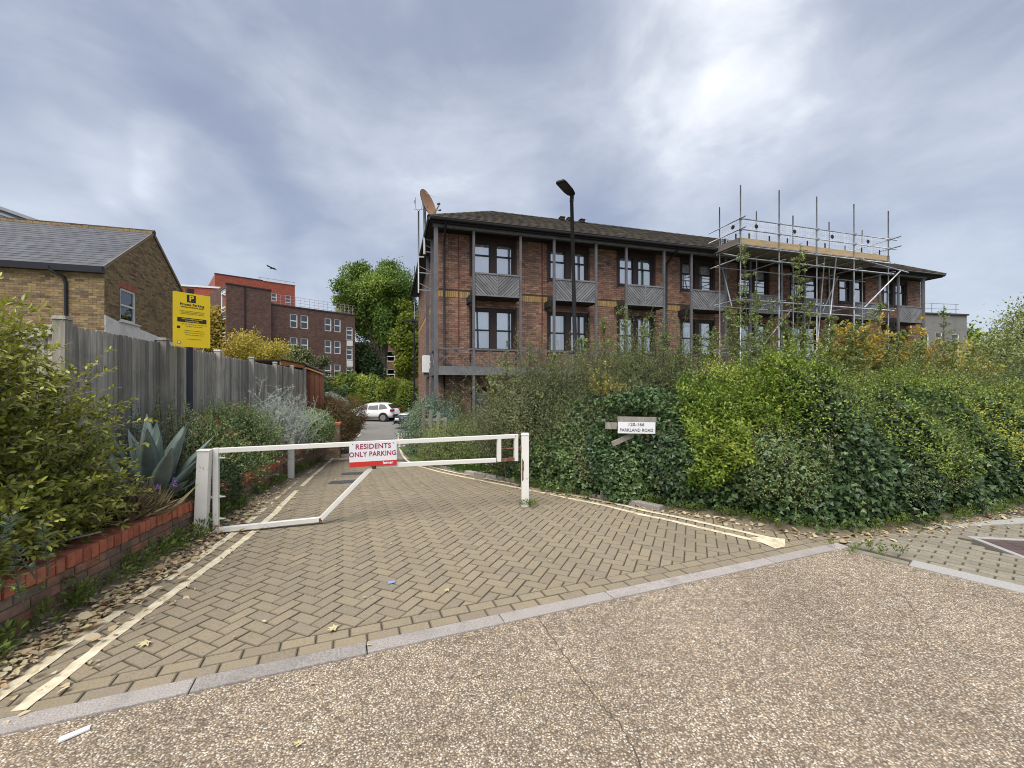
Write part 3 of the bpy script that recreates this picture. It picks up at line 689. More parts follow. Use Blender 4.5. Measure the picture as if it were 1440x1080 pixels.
for a, b in zip(panel_y, panel_y[1:]):
    for z in (.75, 1.9): 
        mb = MB(); p, q = fpt(a, -.06), fpt(b, -.06); mb.bar((p.x, p.y, z), (q.x, q.y, z), .04, .08); mb.build('rail', fence_m, fe)
for k in range(8):   # gravel boards along the foot
    pass
# return of the fence, at the left of the corner post
fr = thing('side_fence', 'grey timber fence panel with a flat top rail behind the large green shrub', 'fence')
a, b = Vector((-4.44, 4.15)), Vector((-7.2, 5.6)); dd = (b-a); n = int(dd.length/.115); ang = math.atan2(dd.y, dd.x)
for k in range(n):
    p = a+dd*((k+.5)/n); o = link('board', random.choice(board_meshes), fr); o.location = (p.x, p.y, 1.30+random.uniform(-.01, .01)); o.rotation_euler = (0, 0, ang)
mb = MB(); mb.bar((a.x, a.y-.05, 2.235), (b.x, b.y-.05, 2.2), .05, .09); mb.build('rail', fence_m, fr)
mb = MB(); mb.bar((a.x, a.y-.05, 1.0), (b.x, b.y-.05, 1.0), .05, .09); mb.build('rail', fence_m, fr)
# red brown shed end beyond the fence
sh = thing('garden_shed', 'red brown timber shed end with orange fascia at the far end of the grey fence', 'shed')
a, b = Vector((-7.30, 14.78)), Vector((-6.72, 15.0)); dd = b-a
for k in range(4):
    p0 = a+dd*(k/4+.012); p1 = a+dd*((k+1)/4-.012); z1 = 2.32-.22*(k/4); z2 = 2.32-.22*((k+1)/4)
    nn = Vector((dd.y, -dd.x)).normalized()*(.02+.01*(k % 2)); mb = MB()
    mb.prism([(p0.x, p0.y), (p1.x, p1.y), (p1.x-nn.x, p1.y-nn.y), (p0.x-nn.x, p0.y-nn.y)], lambda x, y: (x, y, -.1), lambda x, y: (x, y, z1 if abs(x-p0.x) < .06 else z2)); mb.build('board', shed_brown, sh)
c0 = Vector((-7.05, 13.9)); 
mb = MB(); mb.bar((-6.85, 12.4, 2.40), (-7.28, 14.72, 2.42), .03, .13); mb.bar((-7.28, 14.72, 2.39), (-6.7, 14.95, 2.16), .03, .05); o = mb.build('fascia', shed_orange, sh)
mb = MB(); mb.prism([(-6.80, 12.35), (-7.24, 14.68), (-6.66, 14.92), (-7.0, 16.3), (-8.9, 15.9), (-8.6, 12.3)], lambda x, y: (x, y, 2.47-(.28 if x > -7.05 and y > 14.8 else 0)), lambda x, y: (x, y, 2.51-(.28 if x > -7.05 and y > 14.8 else 0))); mb.build('roof', roof_felt, sh)
# ------------------------------------------------------------------ brick and window helpers
def spans(a0, a1, z0, z1, holes):
    iv = [(a0, a1)]
    for h in holes:
        if h[3] <= z0+.012 or h[2] >= z1-.012: continue
        nv = []
        for s, e in iv:
            if h[1] <= s or h[0] >= e: nv.append((s, e)); continue
            if h[0] > s: nv.append((s, h[0]))
            if h[1] < e: nv.append((h[1], e))
        iv = nv
    return iv
def brickwork(mb, mp, a0, a1, z0, z1, holes=(), lim=None, bl=.215, bh=.065, j=.010, proud=.006, soldier=False):
    """running bond on a wall; mp(a, z, out) gives the point; lim(z) narrows the course under a gable"""
    if soldier: bl, bh = .065, z1-z0-.01
    z = z0; row = 0
    while z+bh <= z1+.001:
        lo, hi = (a0, a1) if lim is None else lim(z+bh, a0, a1)
        for s, e in spans(lo, hi, z, z+bh, holes):
            k0 = math.floor((s-a0)/(bl+j)-.5*(row % 2)); a = a0+(k0+.5*(row % 2))*(bl+j)
            while a < e:
                x0, x1 = max(a, s), min(a+bl, e)
                if x1-x0 > .02:
                    mb.cur = random.random()*.999+.0005; o = proud+random.uniform(-.003, .003)
                    f = [mb.vert(mp(*q, o)) for q in ((x0, z), (x1, z), (x1, z+bh), (x0, z+bh))]; b = [mb.vert(mp(*q, -.004)) for q in ((x0, z), (x1, z), (x1, z+bh), (x0, z+bh))]
                    mb.idx(f)
                    for k in range(4): mb.idx([b[k], b[(k+1) % 4], f[(k+1) % 4], f[k]])
                a += bl+j
        z += bh+j; row += 1
def wall_with_holes(mb, mp, a0, a1, z0, z1, holes, depth=.1):
    A = sorted({a0, a1, *[h[0] for h in holes], *[h[1] for h in holes]}); Z = sorted({z0, z1, *[h[2] for h in holes], *[h[3] for h in holes]})
    for p, q in zip(A, A[1:]):
        for r, s in zip(Z, Z[1:]):
            if any(h[0] <= p+1e-6 and h[1] >= q-1e-6 and h[2] <= r+1e-6 and h[3] >= s-1e-6 for h in holes): continue
            mb.face([mp(p, r, 0), mp(q, r, 0), mp(q, s, 0), mp(p, s, 0)])
    for h in holes:
        c = [(h[0], h[2]), (h[1], h[2]), (h[1], h[3]), (h[0], h[3])]
        for k in range(4): u, v = c[k], c[(k+1) % 4]; mb.face([mp(*v, 0), mp(*u, 0), mp(*u, -depth), mp(*v, -depth)])
def wavy(w, h, y, amp=.018, n=26, x0=0, z0=0):
    mb = MB(); a = []
    ph = random.random()*6
    for k in range(n+1):
        t = k/n; yy = y+amp*math.sin(t*w*42+ph+math.sin(t*9)*.9)+.3*amp*math.sin(t*w*95+ph); a.append((mb.vert((x0+t*w, yy, z0)), mb.vert((x0+t*w, yy+.004*math.sin(t*30), z0+h))))
    for p, q in zip(a, a[1:]): mb.idx([p[0], q[0], q[1], p[1]])
    return mb

# ------------------------------------------------------------------ the three storey brick block
BA = R(16.2)
bl = thing('brick_apartment_block', 'long three storey red brown brick block with dark timber balconies and a hipped tiled roof', 'building', (-2.54, 14, 0), BA)
SW, WF = 23.75, .65           # facade length, wall plane behind the posts
BAY = [1.28+2.95*k for k in range(8)]; BW = 1.676
WIN = [(5.72, 1.26, .60), (2.98, 1.56, .5), (.05, 1.60, .5)]     # sill height, height, share of the lower sash
front = lambda a, z, o: (a, WF-o, z)
side = lambda a, z, o: (.17-o, a, z)
WE = 24.62
holes = [(s+.03, s+.03+1.64, z, z+h) for s in BAY for z, h, _ in WIN]
mb = MB(); wall_with_holes(mb, front, .17, WE, -1.2, 7.12, holes, .16)
wall_with_holes(mb, side, WF, 11.5, -1.2, 7.12, [], .1); mb.face([(WE, WF, -1.2), (WE, 6.2, -1.2), (WE, 6.2, 7.12), (WE, WF, 7.12)])
mb.face([(.17, 11.5, -1.2), (5, 11.5, -1.2), (5, 11.5, 7.12), (.17, 11.5, 7.12)]); mb.build('wall', mortar_main, bl)
band = (-1, 99, 4.855, 5.09)
mb = MB(); brickwork(mb, front, .17, WE, -1.15, 7.1, holes+[band]); brickwork(mb, side, WF, 11.5, -1.15, 7.1, [band])
tag(mb.build('bricks', brick_main, bl), kind='stuff')
mb = MB(); brickwork(mb, front, .17, WE, 4.865, 5.09, [(s-.02, s+1.7, 4, 6) for s in BAY], soldier=True); brickwork(mb, side, WF, 11.5, 4.865, 5.09, soldier=True)
tag(mb.build('yellow_bricks', brick_yellow, bl, ), kind='stuff')

def make_window(W, H, lower, cur, name='window'):
    """twin sash: brown surround, two black sashes with two panes each, a net curtain behind; origin at the lower left of the opening"""
    J, MU = .085, .22; gw_ = (W-2*J-MU)/2
    f = MB()
    f.bb(0, J, .02, .12, 0, H); f.bb(W-J, W, .02, .12, 0, H); f.bb(J, W-J, .02, .12, H-.09, H); f.bb(J, W-J, -.03, .12, 0, .07); f.bb(J+gw_, J+gw_+MU, .02, .12, .07, H-.09)
    fo = f.build(name, window_brown, None)
    for k in range(2):
        x0 = J+k*(gw_+MU); x1 = x0+gw_; z0, z1 = .07, H-.09; zm = z0+(z1-z0)*lower; b = .038
        s = MB(); s.bb(x0, x0+b, .05, .10, z0, z1); s.bb(x1-b, x1, .05, .10, z0, z1); s.bb(x0+b, x1-b, .05, .10, z0, z0+b*1.3); s.bb(x0+b, x1-b, .05, .10, z1-b, z1); s.bb(x0+b, x1-b, .04, .10, zm-.028, zm+.028)
        s.build('sash', window_black, fo)
        for (za, zb, yy) in ((z0+b*1.3, zm-.028, .07), (zm+.028, z1-b, .085)):
            p = MB(); p.face([(x0+b, yy, za), (x1-b, yy, za), (x1-b, yy, zb), (x0+b, yy, zb)]); p.build('pane', glass, fo)
        if cur:
            kind, cover = cur[k]
            if kind is not None:
                wv_ = wavy((x1-x0)*cover-.02, z1-z0, .14, x0=x0+.01+(x1-x0)*(1-cover)*(k if cover < 1 else 0), z0=z0); wv_.build('curtain', kind, fo, smooth=True)
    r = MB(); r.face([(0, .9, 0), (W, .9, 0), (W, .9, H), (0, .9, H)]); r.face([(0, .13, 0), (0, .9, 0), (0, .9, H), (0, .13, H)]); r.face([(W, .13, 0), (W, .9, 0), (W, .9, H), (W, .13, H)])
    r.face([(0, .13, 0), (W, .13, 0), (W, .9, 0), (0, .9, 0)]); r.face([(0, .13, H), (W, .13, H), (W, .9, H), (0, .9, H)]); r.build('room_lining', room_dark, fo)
    return fo
CW, CC, CG = curtain_white, curtain_cream, curtain_green
up_c = [[(CW, 1), (CW, 1)], [(CW, .9), (CW, .8)], [(CW, 1), (CG, 1)], [(CW, .7), (CW, .8)], [(CW, 1), (CW, .8)], [(CW, .8), (CW, 1)], [(CW, 1), (CW, 1)], [(CW, .8), (CW, .7)]]  # upper-row curtains also stand in for bright sky reflected in the panes
lo_c = [[(CW, 1), (CW, 1)], [(CC, .75), (CC, .8)], [(CW, 1), (CW, 1)], [(CW, 1), (CW, 1)], [(CW, .8), (CW, .7)], [(CW, 1), (CW, .8)], [(CW, .6), (CW, 1)], [(CW, 1), (CW, 1)]]
for k, s in enumerate(BAY):
    for r_, (z, h, lw) in enumerate(WIN):
        c = (up_c, lo_c, lo_c)[r_][k]
        w = make_window(1.64, h, lw, c); w.parent = bl; w.location = (s+.03, WF+.02, z)

for s in BAY:
    mb = MB(); mb.bb(s-.03, s+BW+.03, WF-.035, WF-.012, 6.985, 7.14); mb.bb(s-.03, s+.025, WF-.03, WF-.012, 5.65, 6.984); mb.bb(s+BW-.0, s+BW+.05, WF-.03, WF-.012, 5.65, 6.984); mb.bb(s-.03, s+.025, WF-.03, WF-.012, 2.5, 4.61); mb.bb(s+BW, s+BW+.05, WF-.03, WF-.012, 2.5, 4.61); mb.build('window_surround', window_brown, bl)
# posts, eaves beam, gutter, soffit
for x, t in [(0, .13)]+[(s+d, .085) for s in BAY for d in (0, BW)]+[(SW-.08, .11)]:
    mb = MB(); mb.bb(x-t/2, x+t/2, -t/2, t/2, -1.15, 7.03); mb.build('post', post_grey, bl, bevel=.006)
for w in (1.25, 3.3): mb = MB(); mb.bb(-.055, .055, w-.055, w+.055, -1.15, 7.03); mb.build('post', post_grey, bl)
mb = MB(); mb.bb(-.1, SW+.1, -.06, .06, 7.035, 7.14); mb.build('eaves_beam', post_grey, bl)
mb = MB(); mb.face([(-.17, -.18, 7.15), (24.70, -.18, 7.15), (24.70, .8, 7.152), (-.17, .8, 7.152)]); mb.face([(-.17, .8, 7.152), (.25, .8, 7.152), (.25, 11.7, 7.152), (-.17, 11.7, 7.152)])
mb.face([(SW-.1, .8, 7.152), (24.70, .8, 7.152), (24.70, 6.2, 7.152), (SW-.1, 6.2, 7.152)]); mb.build('soffit', timber_black, bl)
mb = MB(); mb.bb(-.18, 24.71, -.2, -.18, 7.12, 7.27); mb.bb(-.2, -.18, -.2, 11.7, 7.12, 7.27); mb.bb(24.71, 24.73, -.2, 6.2, 7.12, 7.27); mb.build('fascia', timber_black, bl)
gt = MB()
for path in ([(-.22, -.255, 7.215), (24.75, -.255, 7.215)], [(-.255, -.25, 7.215), (-.255, 11.7, 7.215)], [(24.78, -.25, 7.215), (24.78, 6.2, 7.215)]): gt.tube(path, .055, 8)
gt.build('gutter', gutter_black, bl, smooth=True)
for sx in (.30, 9.35, 18.2):
    mb = MB(); mb.tube([(sx, -.25, 7.19), (sx, -.22, 7.08), (sx+.05, WF-.09, 6.75), (sx+.05, WF-.07, 6.6), (sx+.05, WF-.07, -1)], .037, 8); mb.build('downpipe', gutter_black, bl, smooth=True)
mb = MB(); mb.tube([(.86, WF-.03, 7.1), (.86, WF-.03, 3.2), (.83, WF-.04, 3.1), (.72, WF-.05, 3.0)], .016, 6); mb.build('thin_pipe', pipe_red, bl)
for sx in (4.0, 8.9): mb = MB(); mb.tube([(sx, WF-.03, 7.1), (sx, WF-.03, -1)], .018, 6); mb.build('thin_pipe', pipe_red, bl)

# boarded panels between the posts, each board a piece of its own
for k, s in enumerate(BAY):
    x0, x1, z0, z1 = s+.05, s+BW-.05, 4.83, 5.62; xm = (x0+x1)/2
    f = MB(); f.bb(x0, x1, -.035, .03, z1-.045, z1+.01); f.bb(x0, x1, -.03, .03, z0, z0+.045); f.bb(xm-.022, xm+.022, -.03, .011, z0+.046, z1-.046)
    po = f.build('boarded_panel', timber_grey, bl); f = MB(); f.bb(x0, x1, .013, .03, z0+.046, z1-.046); f.build('backing', timber_black, po)
    for (a, b, sg) in ((x0, xm-.023, -1), (xm+.023, x1, 1)):
        d = (1/math.sqrt(2), sg/math.sqrt(2)); n = (-d[1], d[0]); c0 = (a, z0)
        for q in range(-14, 18):
            pc = (((a+b)/2)+n[0]*q*.084, (z0+z1)/2+n[1]*q*.084)
            P = [(pc[0]+d[0]*e*1.2+n[0]*g*.034, pc[1]+d[1]*e*1.2+n[1]*g*.034) for e, g in ((-1, -1), (1, -1), (1, 1), (-1, 1))]
            for p0, nn in (((a, 0), (1, 0)), ((b, 0), (-1, 0)), ((0, z0+.046), (0, 1)), ((0, z1-.046), (0, -1))):
                P = clip(P, p0, nn)
                if len(P) < 3: break
            if len(P) < 3 or area(P) < .002: continue
            m2 = MB(); dy = random.uniform(-.003, .003); m2.prism(P, lambda x, z: (x, .012, z), lambda x, z: (x, -.016+dy, z)); m2.build('diagonal_board', timber_grey, po)
    lg = MB(); lg.bb(s-.02, s+BW+.02, .05, WF-.012, 4.80, 4.84); lg.bb(s-.14, s-.05, .1, WF-.012, 4.62, 4.86); lg.build('ledge', timber_black, bl)  # ledge coloured black to stand for the shade beneath the panel

# first floor walkway with cross braced railing
mb = MB(); mb.bb(.07, SW-.14, -.045, .045, 2.955, 3.01); mb.build('handrail', post_grey, bl)
mb = MB(); mb.bb(.07, SW-.14, -.05, .05, 2.10, 2.40); mb.build('deck_beam', timber_grey, bl)
mb = MB()
for k in range(6): mb.bb(.0, SW-.1, .06+k*.095, .145+k*.095, 2.36, 2.40)
mb.build('deck_boards', timber_dark, bl)
X0 = .07
edges = [0]+[v for s in BAY for v in (s, s+BW)]+[SW-.08]
for a, b in zip(edges, edges[1:]):
    n = max(1, round((b-a)/.62)); st = (b-a)/n
    for k in range(n):
        p, q = a+k*st+.03, a+(k+1)*st-.03
        m2 = MB(); m2.bar((p, -.012, 2.41), (q, -.012, 2.94), .03, .035, (0, 1, 0)); m2.bar((p, .02, 2.94), (q, .02, 2.41), .042, .04, (0, 1, 0)); m2.build('cross_brace', post_grey, bl)
        if k: m2 = MB(); m2.bb(a+k*st-.016, a+k*st+.016, -.02, .02, 2.41, 2.95); m2.build('baluster', post_grey, bl)
for (w0, w1) in ((.07, 1.2), (1.3, 3.25)):
    m2 = MB(); m2.bb(-.03, .03, w0, w1, 2.955, 3.01); m2.bb(-.04, .04, w0, w1, 2.10, 2.40)
    n = round((w1-w0)/.6); st = (w1-w0)/n
    for k in range(n): m2.bar((0, w0+k*st, 2.41), (0, w0+(k+1)*st, 2.94), .03, .03, (1, 0, 0)); m2.bar((.02, w0+k*st, 2.94), (.02, w0+(k+1)*st, 2.41), .03, .03, (1, 0, 0))
    m2.build('side_railing', post_grey, bl)
# roof: front range with hipped ends and a wing running back
EL, ER, EF, RB = -.25, 24.80, -.27, 5.77; RZ, EZ = 8.93, 7.26; RW = 2.75; RS0, RS1 = 2.55, 21.80
mb = MB()
e0, e1_, r0, r1 = (EL, EF, EZ), (ER, EF, EZ), (RS0, RW, RZ), (RS1, RW, RZ); b0, b1 = (EL, RB, EZ), (ER, RB, EZ)
mb.face([e0, e1_, r1, r0]); mb.face([e1_, b1, r1]); mb.face([b1, (5.35, RB, EZ), (2.55, RW, RZ), r1])
mb.face([e0, r0, (RS0, 8.9, RZ), (EL, 11.75, EZ)]); mb.face([(EL, 11.75, EZ), (RS0, 8.9, RZ), (5.35, 11.75, EZ)]); mb.face([(5.35, RB, EZ), (5.35, 11.75, EZ), (RS0, 8.9, RZ), r0])
rf = mb.build('roof', roof_felt, bl)
sl = math.hypot(RW-EF, RZ-EZ); su = Vector((0, (RW-EF)/sl, (RZ-EZ)/sl)); sn = Vector((0, -su.z, su.y))
tl = MB(); gauge = .30; rows_ = int(sl/gauge)
for r_ in range(rows_+1):
    d0 = r_*gauge; f0 = d0/sl; lo = EL+(RS0-EL)*f0; hi = ER-(ER-RS1)*f0; x = lo-.16*(r_ % 2)
    while x < hi:
        xa, xb = max(x+.004, lo), min(x+.326, hi)
        if xb-xa > .03:
            tl.cur = random.random()*.99+.005; d1 = min(d0+gauge+.03, sl); base = Vector((0, EF, EZ)); lift = random.uniform(0, .006)
            P = [Vector((xa, 0, 0))+base+su*d0+sn*(.034+lift), Vector((xb, 0, 0))+base+su*d0+sn*(.034+lift), Vector((xb, 0, 0))+base+su*d1+sn*(.012+lift), Vector((xa, 0, 0))+base+su*d1+sn*(.012+lift)]
            Q = [Vector((xa, 0, 0))+base+su*d0+sn*.004, Vector((xb, 0, 0))+base+su*d0+sn*.004]
            i = [tl.vert(p) for p in P]; j = [tl.vert(p) for p in Q]; tl.idx(i); tl.idx([j[0], j[1], i[1], i[0]]); tl.idx([i[0], i[3], j[0]]); tl.idx([j[1], i[2], i[1]])
        x += .33
tag(tl.build('roof_tiles', rooftile, bl), kind='stuff')
rg = MB()
def ridge_tiles(p, q):
    p, q = Vector(p), Vector(q); n = int((q-p).length/.42)
    for k in range(n):
        rg.cur = random.random()*.9+.05; a = p+(q-p)*(k/n); b = p+(q-p)*((k+1)/n); rg.tube([a+Vector((0, 0, -.02)), b+Vector((0, 0, -.028))], .085, 8)
ridge_tiles(r0, r1); ridge_tiles(e0, r0); ridge_tiles(r1, e1_); tag(rg.build('ridge_tiles', rooftile, bl, smooth=True), kind='stuff')
for sx in (5.7, 6.05, 6.65):
    mb = MB(); mb.box((sx, RW, RZ+.08), (.2, .2, .12)); mb.box((sx, RW, RZ+.15), (.26, .26, .04), taper=.7); mb.build('ridge_vent', rooftile, bl)
# small light grey cabinet and cables on the end wall
ab = thing('wall_cabinet', 'white wall cabinet fixed to the end wall of the brick block', 'cabinet', (-3.30, 16.2, 2.25), BA)
mb = MB(); mb.bb(-.16, .16, -.12, .12, 0, .66); mb.build('case', white_pvc, ab, bevel=.02); mb = MB(); mb.bb(-.1, .1, -.08, .08, -.1, -.003); mb.build('bracket', timber_dark, ab)
mb = MB(); mb.bb(.165, .42, -.03, .03, .1, .16); mb.build('bracket', timber_dark, ab)

# ------------------------------------------------------------------ aerials and dish at the near corner
def mast(label, x, y, z0, z1, r, wall):
    t = thing('aerial_mast', label, 'aerial', (x, y, z0)); mb = MB(); mb.tube([(0, 0, 0), (0, 0, z1-z0)], r, 8); mb.build('pole', steel_grey, t, smooth=True)
    for zz in wall:
        mb = MB(); mb.bar((0, 0, zz), (.5, .12, zz-.02), .03, .035); mb.bar((0, 0, zz+.25), (.5, .12, zz+.02), .02, .02); mb.build('wall_bracket', steel_grey, t)
    return t
m1 = mast('thin aerial mast topped by a small fork aerial at the near corner of the block', -3.43, 15.4, 5.15, 8.15, .03, (.12, .75))
mb = MB(); mb.tube([(0, 0, 3.0), (-.1, 0, 3.1), (-.12, 0, 3.5)], .012, 6); mb.tube([(0, 0, 3.0), (.12, 0, 3.1), (.16, 0, 3.42)], .012, 6); mb.tube([(-.16, 0, 3.06), (.2, 0, 3.06)], .014, 6); mb.tube([(-.12, -.1, 3.25), (-.1, -.25, 3.3)], .01, 5); mb.build('fork_aerial', steel_grey, m1)
mb = MB(); mb.box((.1, 0, 1.32), (.22, .05, .05)); mb.build('clamp', steel_grey, m1)
m2_ = mast('thick galvanised mast carrying the bronze satellite dish', -3.20, 15.35, 6.55, 8.35, .05, (.1, .55, .9))
mast('slim aerial rod at the far corner of the brick block', -5.86, 25.2, 5.8, 9.0, .02, (.2,))
di = thing('satellite_dish', 'round bronze satellite dish on a mast above the roof corner', 'satellite dish', (-3.02, 15.2, 8.36))
nd = Vector((.90, -.34, .27)).normalized(); qd = nd.to_track_quat('Z', 'Y').to_matrix()
mb = MB(); RA = [0, .12, .24, .36, .46, .485]; seg = 28
for back in (0, 1):
    prev = None
    for r_ in RA:
        ring = [mb.vert(qd @ Vector((r_*math.cos(2*math.pi*k/seg), r_*1.06*math.sin(2*math.pi*k/seg), .42*r_*r_-.1-back*.02))) for k in range(seg)]
        if prev:
            for k in range(seg): mb.idx([prev[k], prev[(k+1) % seg], ring[(k+1) % seg], ring[k]] if not back else [ring[k], ring[(k+1) % seg], prev[(k+1) % seg], prev[k]])
        prev = ring
mb.build('reflector', dish_m, di, smooth=True)
mb = MB(); tip = qd @ Vector((.02, -.2, .42))
for p in ((0, -.5, 0), (.12, -.48, 0)): mb.tube([qd @ Vector(p), tip], .012, 6)
mb.tube([qd @ Vector((0, .42, -.02)), qd @ Vector((.02, .1, .30))], .008, 5); mb.tube([qd @ Vector((0, -.35, 0)), qd @ Vector((.05, -.42, .38))], .01, 5); mb.build('feed_arm', steel_grey, di)
mb = MB(); mb.tube([tip, tip+(qd @ Vector((0, .02, -.1)))], .035, 8); mb.tube([qd @ Vector((.05, -.42, .38)), qd @ Vector((.05, -.4, .3))], .03, 8); mb.build('receiver', lamp_metal, di)
mb = MB(); mb.tube([(-.18, .15, -.3), (-.05, .03, -.1)], .035, 6); mb.build('mount', steel_grey, di)

# ------------------------------------------------------------------ scaffold in front of the right-hand bays
scf = thing('scaffold', 'galvanised tube scaffold with boarded top lift against the right half of the brick block', 'scaffold', (-2.54, 14, 0), BA)
SX = [11.2, 13.05, 15.0, 17.05, 19.05]; WF_, WB_ = -1.38, -.36
def tube_part(name, p, q, r=.024, m=None):
    mb = MB(); mb.tube([p, q], r, 8); return mb.build(name, m or galv, scf, smooth=True)
tops_f = [9.3, 9.35, 9.35, 9.3, 9.25]; tops_b = [8.9, 8.95, 9.0, 8.95, 8.8]
for i, x in enumerate(SX):
    tube_part('standard', (x, WF_, -1.1), (x+random.uniform(-.02, .02), WF_, tops_f[i])); tube_part('standard', (x, WB_, -1.1), (x, WB_+.02, tops_b[i]))
for z in (1.2, 3.15, 4.98, 6.55):
    tube_part('ledger', (SX[0]-.2, WF_-.05, z), (SX[-1]+.25, WF_-.05, z)); tube_part('ledger', (SX[0]-.15, WB_+.05, z-.06), (SX[-1]+.2, WB_+.05, z-.06))
tube_part('ledger', (SX[0]-.15, WF_-.05, 7.0), (SX[-1]+.2, WF_-.05, 7.0)); tube_part('ledger', (SX[0]-.1, WB_+.05, 7.0), (SX[-1]+.3, WB_+.05, 7.0))
for z in (8.02, 7.62): tube_part('guard_rail', (SX[0]-.12, WF_-.05, z), (SX[-1]+.42, WF_-.05, z)); tube_part('guard_rail', (SX[0]-.05, WF_-.3, z), (SX[0]-.05, WB_+.55, z)); tube_part('guard_rail', (SX[-1]+.05, WF_-.45, z), (SX[-1]+.05, WB_+.5, z))
for x in SX:
    for z in (1.25, 3.2, 5.03, 6.6): tube_part('transom', (x+.06, WF_-.22, z), (x+.06, WB_+.6, z))
xx = SX[0]
while xx < SX[-1]+.1: tube_part('transom', (xx, WF_-.1, 7.05), (xx, WB_+.2, 7.05)); xx += .89
tube_part('brace', (SX[2]+.4, WF_-.08, 3.0), (SX[2]+.95, WF_-.08, 7.05), m=None); tube_part('brace', (SX[2]-.15, WF_+.1, .5), (SX[2]+.55, WF_+.1, 7.0))
tube_part('brace', (SX[3]+.06, WF_-.35, 4.95), (SX[4]+.18, WF_-.35, 6.62), .03); tube_part('brace', (SX[3]+.1, WF_-.1, 7.0), (SX[4]+.55, WF_-.4, 6.55))
tube_part('brace', (SX[0]+.03, WF_, 6.6), (SX[0]+.05, WB_-.1, 7.02)); tube_part('brace', (SX[0]+.6, WB_, 4.9), (SX[0]+.1, WB_, 6.5)); tube_part('brace', (SX[3]-.4, WB_, 5.0), (SX[3]+.5, WB_, 6.6))
tube_part('brace', (SX[0]+.05, WF_-.03, 1.3), (SX[1]-.05, WF_-.03, 3.1)); tube_part('brace', (SX[1]+.1, WB_, 3.2), (SX[2]-.1, WB_, 5.0)); tube_part('brace', (SX[2]+.1, WB_, 1.2), (SX[2]+1.0, WB_, 4.9)); tube_part('standard', ((SX[1]+SX[2])/2, WB_-.3, -1), ((SX[1]+SX[2])/2, WB_-.3, 6.9)); tube_part('standard', ((SX[3]+SX[4])/2, WB_-.3, -1), ((SX[3]+SX[4])/2, WB_-.3, 6.9)); tube_part('ledger', (SX[0]-.2, WF_-.05, 2.2), (SX[-1]+.2, WF_-.05, 2.2)); tube_part('brace', (SX[1]+.03, WF_, 1.2), (SX[2]-.03, WF_+.03, 3.1))
cp = MB()
for i, x in enumerate(SX):
    for z in (1.2, 3.15, 4.98, 6.55, 7.0, 7.62, 8.02): 
        mb = MB(); mb.box((x, WF_-.025, z), (.075, .10, .085)); mb.tube([(x-.055, WF_-.05, z+.01), (x+.055, WF_-.05, z+.01)], .012, 6); mb.build('coupler', galv_blue if z in (3.15, 4.98, 1.2) else steel_grey, scf)
for k in range(7):
    y0 = WF_+.02+k*.226
    for a, b in ((SX[0]-.1, SX[2]-.6), (SX[2]-.595, SX[3]+.3), (SX[3]+.305, SX[-1]+.12)):
        mb = MB(); mb.bb(a, b, y0, y0+.218, 7.078, 7.116); mb.build('deck_board', board_under, scf)
for a, b in ((SX[0]+.02, SX[2]-.02), (SX[2]+.0, SX[-1]+.14)): mb = MB(); mb.bb(a, b, WF_-.005+.03, WF_+.068, 7.12, 7.345); mb.build('toe_board', board_scaf, scf)
mb = MB(); mb.bb(SX[0]-.02, SX[0]+.018, WF_+.05, WB_+.5, 7.12, 7.345); mb.build('toe_board', board_under, scf)
mb = MB(); mb.bb(SX[-1]+.10, SX[-1]+.14, WF_+.07, WB_+.5, 7.12, 7.345); mb.build('toe_board', board_under, scf)
def guard(a, b, rotated=False):
    g = MB(); n = int((b-a)/.085); T = .005
    P = (lambda x, z: (x, WF_+.075, z)) if not rotated else (lambda x, z: (SX[0]+.03, WF_+(x-a), z))
    for k in range(n+1): x = a+(b-a)*k/n; g.bar(P(x, 7.36), P(x, 8.10), .010 if k % 6 else .028, .008, (0, 1, 0) if not rotated else (1, 0, 0))
    for k in range(10): z = 7.36+k*.082; g.bar(P(a, z), P(b, z), .009, .009)
    o = g.build('mesh_guard', guard_mesh_m, scf)
    mb = MB(); c = P((a+b)/2-.1, 7.86); ax = (0, 1, 0) if not rotated else (1, 0, 0); mb.disc(c, ax, .085, .014, 14); mb.build('maker_disc', tag_black, o)
    for q in (.25, .8):
        mb = MB(); c = P(a+(b-a)*q, 7.46); mb.box(c, (.045, .03, .2)); mb.build('clip', tag_black, o)
for a, b in zip(SX, SX[1:]): guard(a+.04, b-.03)
guard(0, .98, True)

# ------------------------------------------------------------------ stock brick house at the left
ho = thing('stock_brick_house', 'yellow stock brick house with slate roof and one white sash window in its gable', 'house', (-13.6, 14, 0), BA)
HE, HR, HD = 5.70, 7.85, 5.9
hf = lambda a, z, o: (a, -o, z); hg = lambda a, z, o: (o, a, z)
gw_hole = (.85, 1.82, 4.03, 5.22)
mb = MB(); wall_with_holes(mb, hf, -11, 0, -1.2, HE, [], .1); wall_with_holes(mb, hg, 0, HD, -1.2, HE, [gw_hole], .2); mb.face([(0, 0, HE), (0, HD, HE), (0, HD/2, HR)]); mb.face([(-11, 0, -1.2), (-11, HD, -1.2), (-11, HD, HE), (-11, HD/2, HR), (-11, 0, HE)]); mb.face([(0, HD, -1.2), (-11, HD, -1.2), (-11, HD, HE), (0, HD, HE)])
mb.build('wall', mortar_house, ho)
def gl(z, a0, a1):
    if z <= HE: return a0, a1
    k = (z-HE)/(HR-HE); return HD/2*k+.03, HD-HD/2*k-.03
wz = lambda w: 4.10-.10*w
mb = MB(); brickwork(mb, hf, -11, 0, 1.2, HE, [(-11, -.0, HE-.05, 9)]); brickwork(mb, hg, 0, HD, 3.4, HR-.06, [gw_hole, (.75, 1.92, 5.22, 5.45)], lim=gl)
tag(mb.build('bricks', brick_house, ho), kind='stuff')
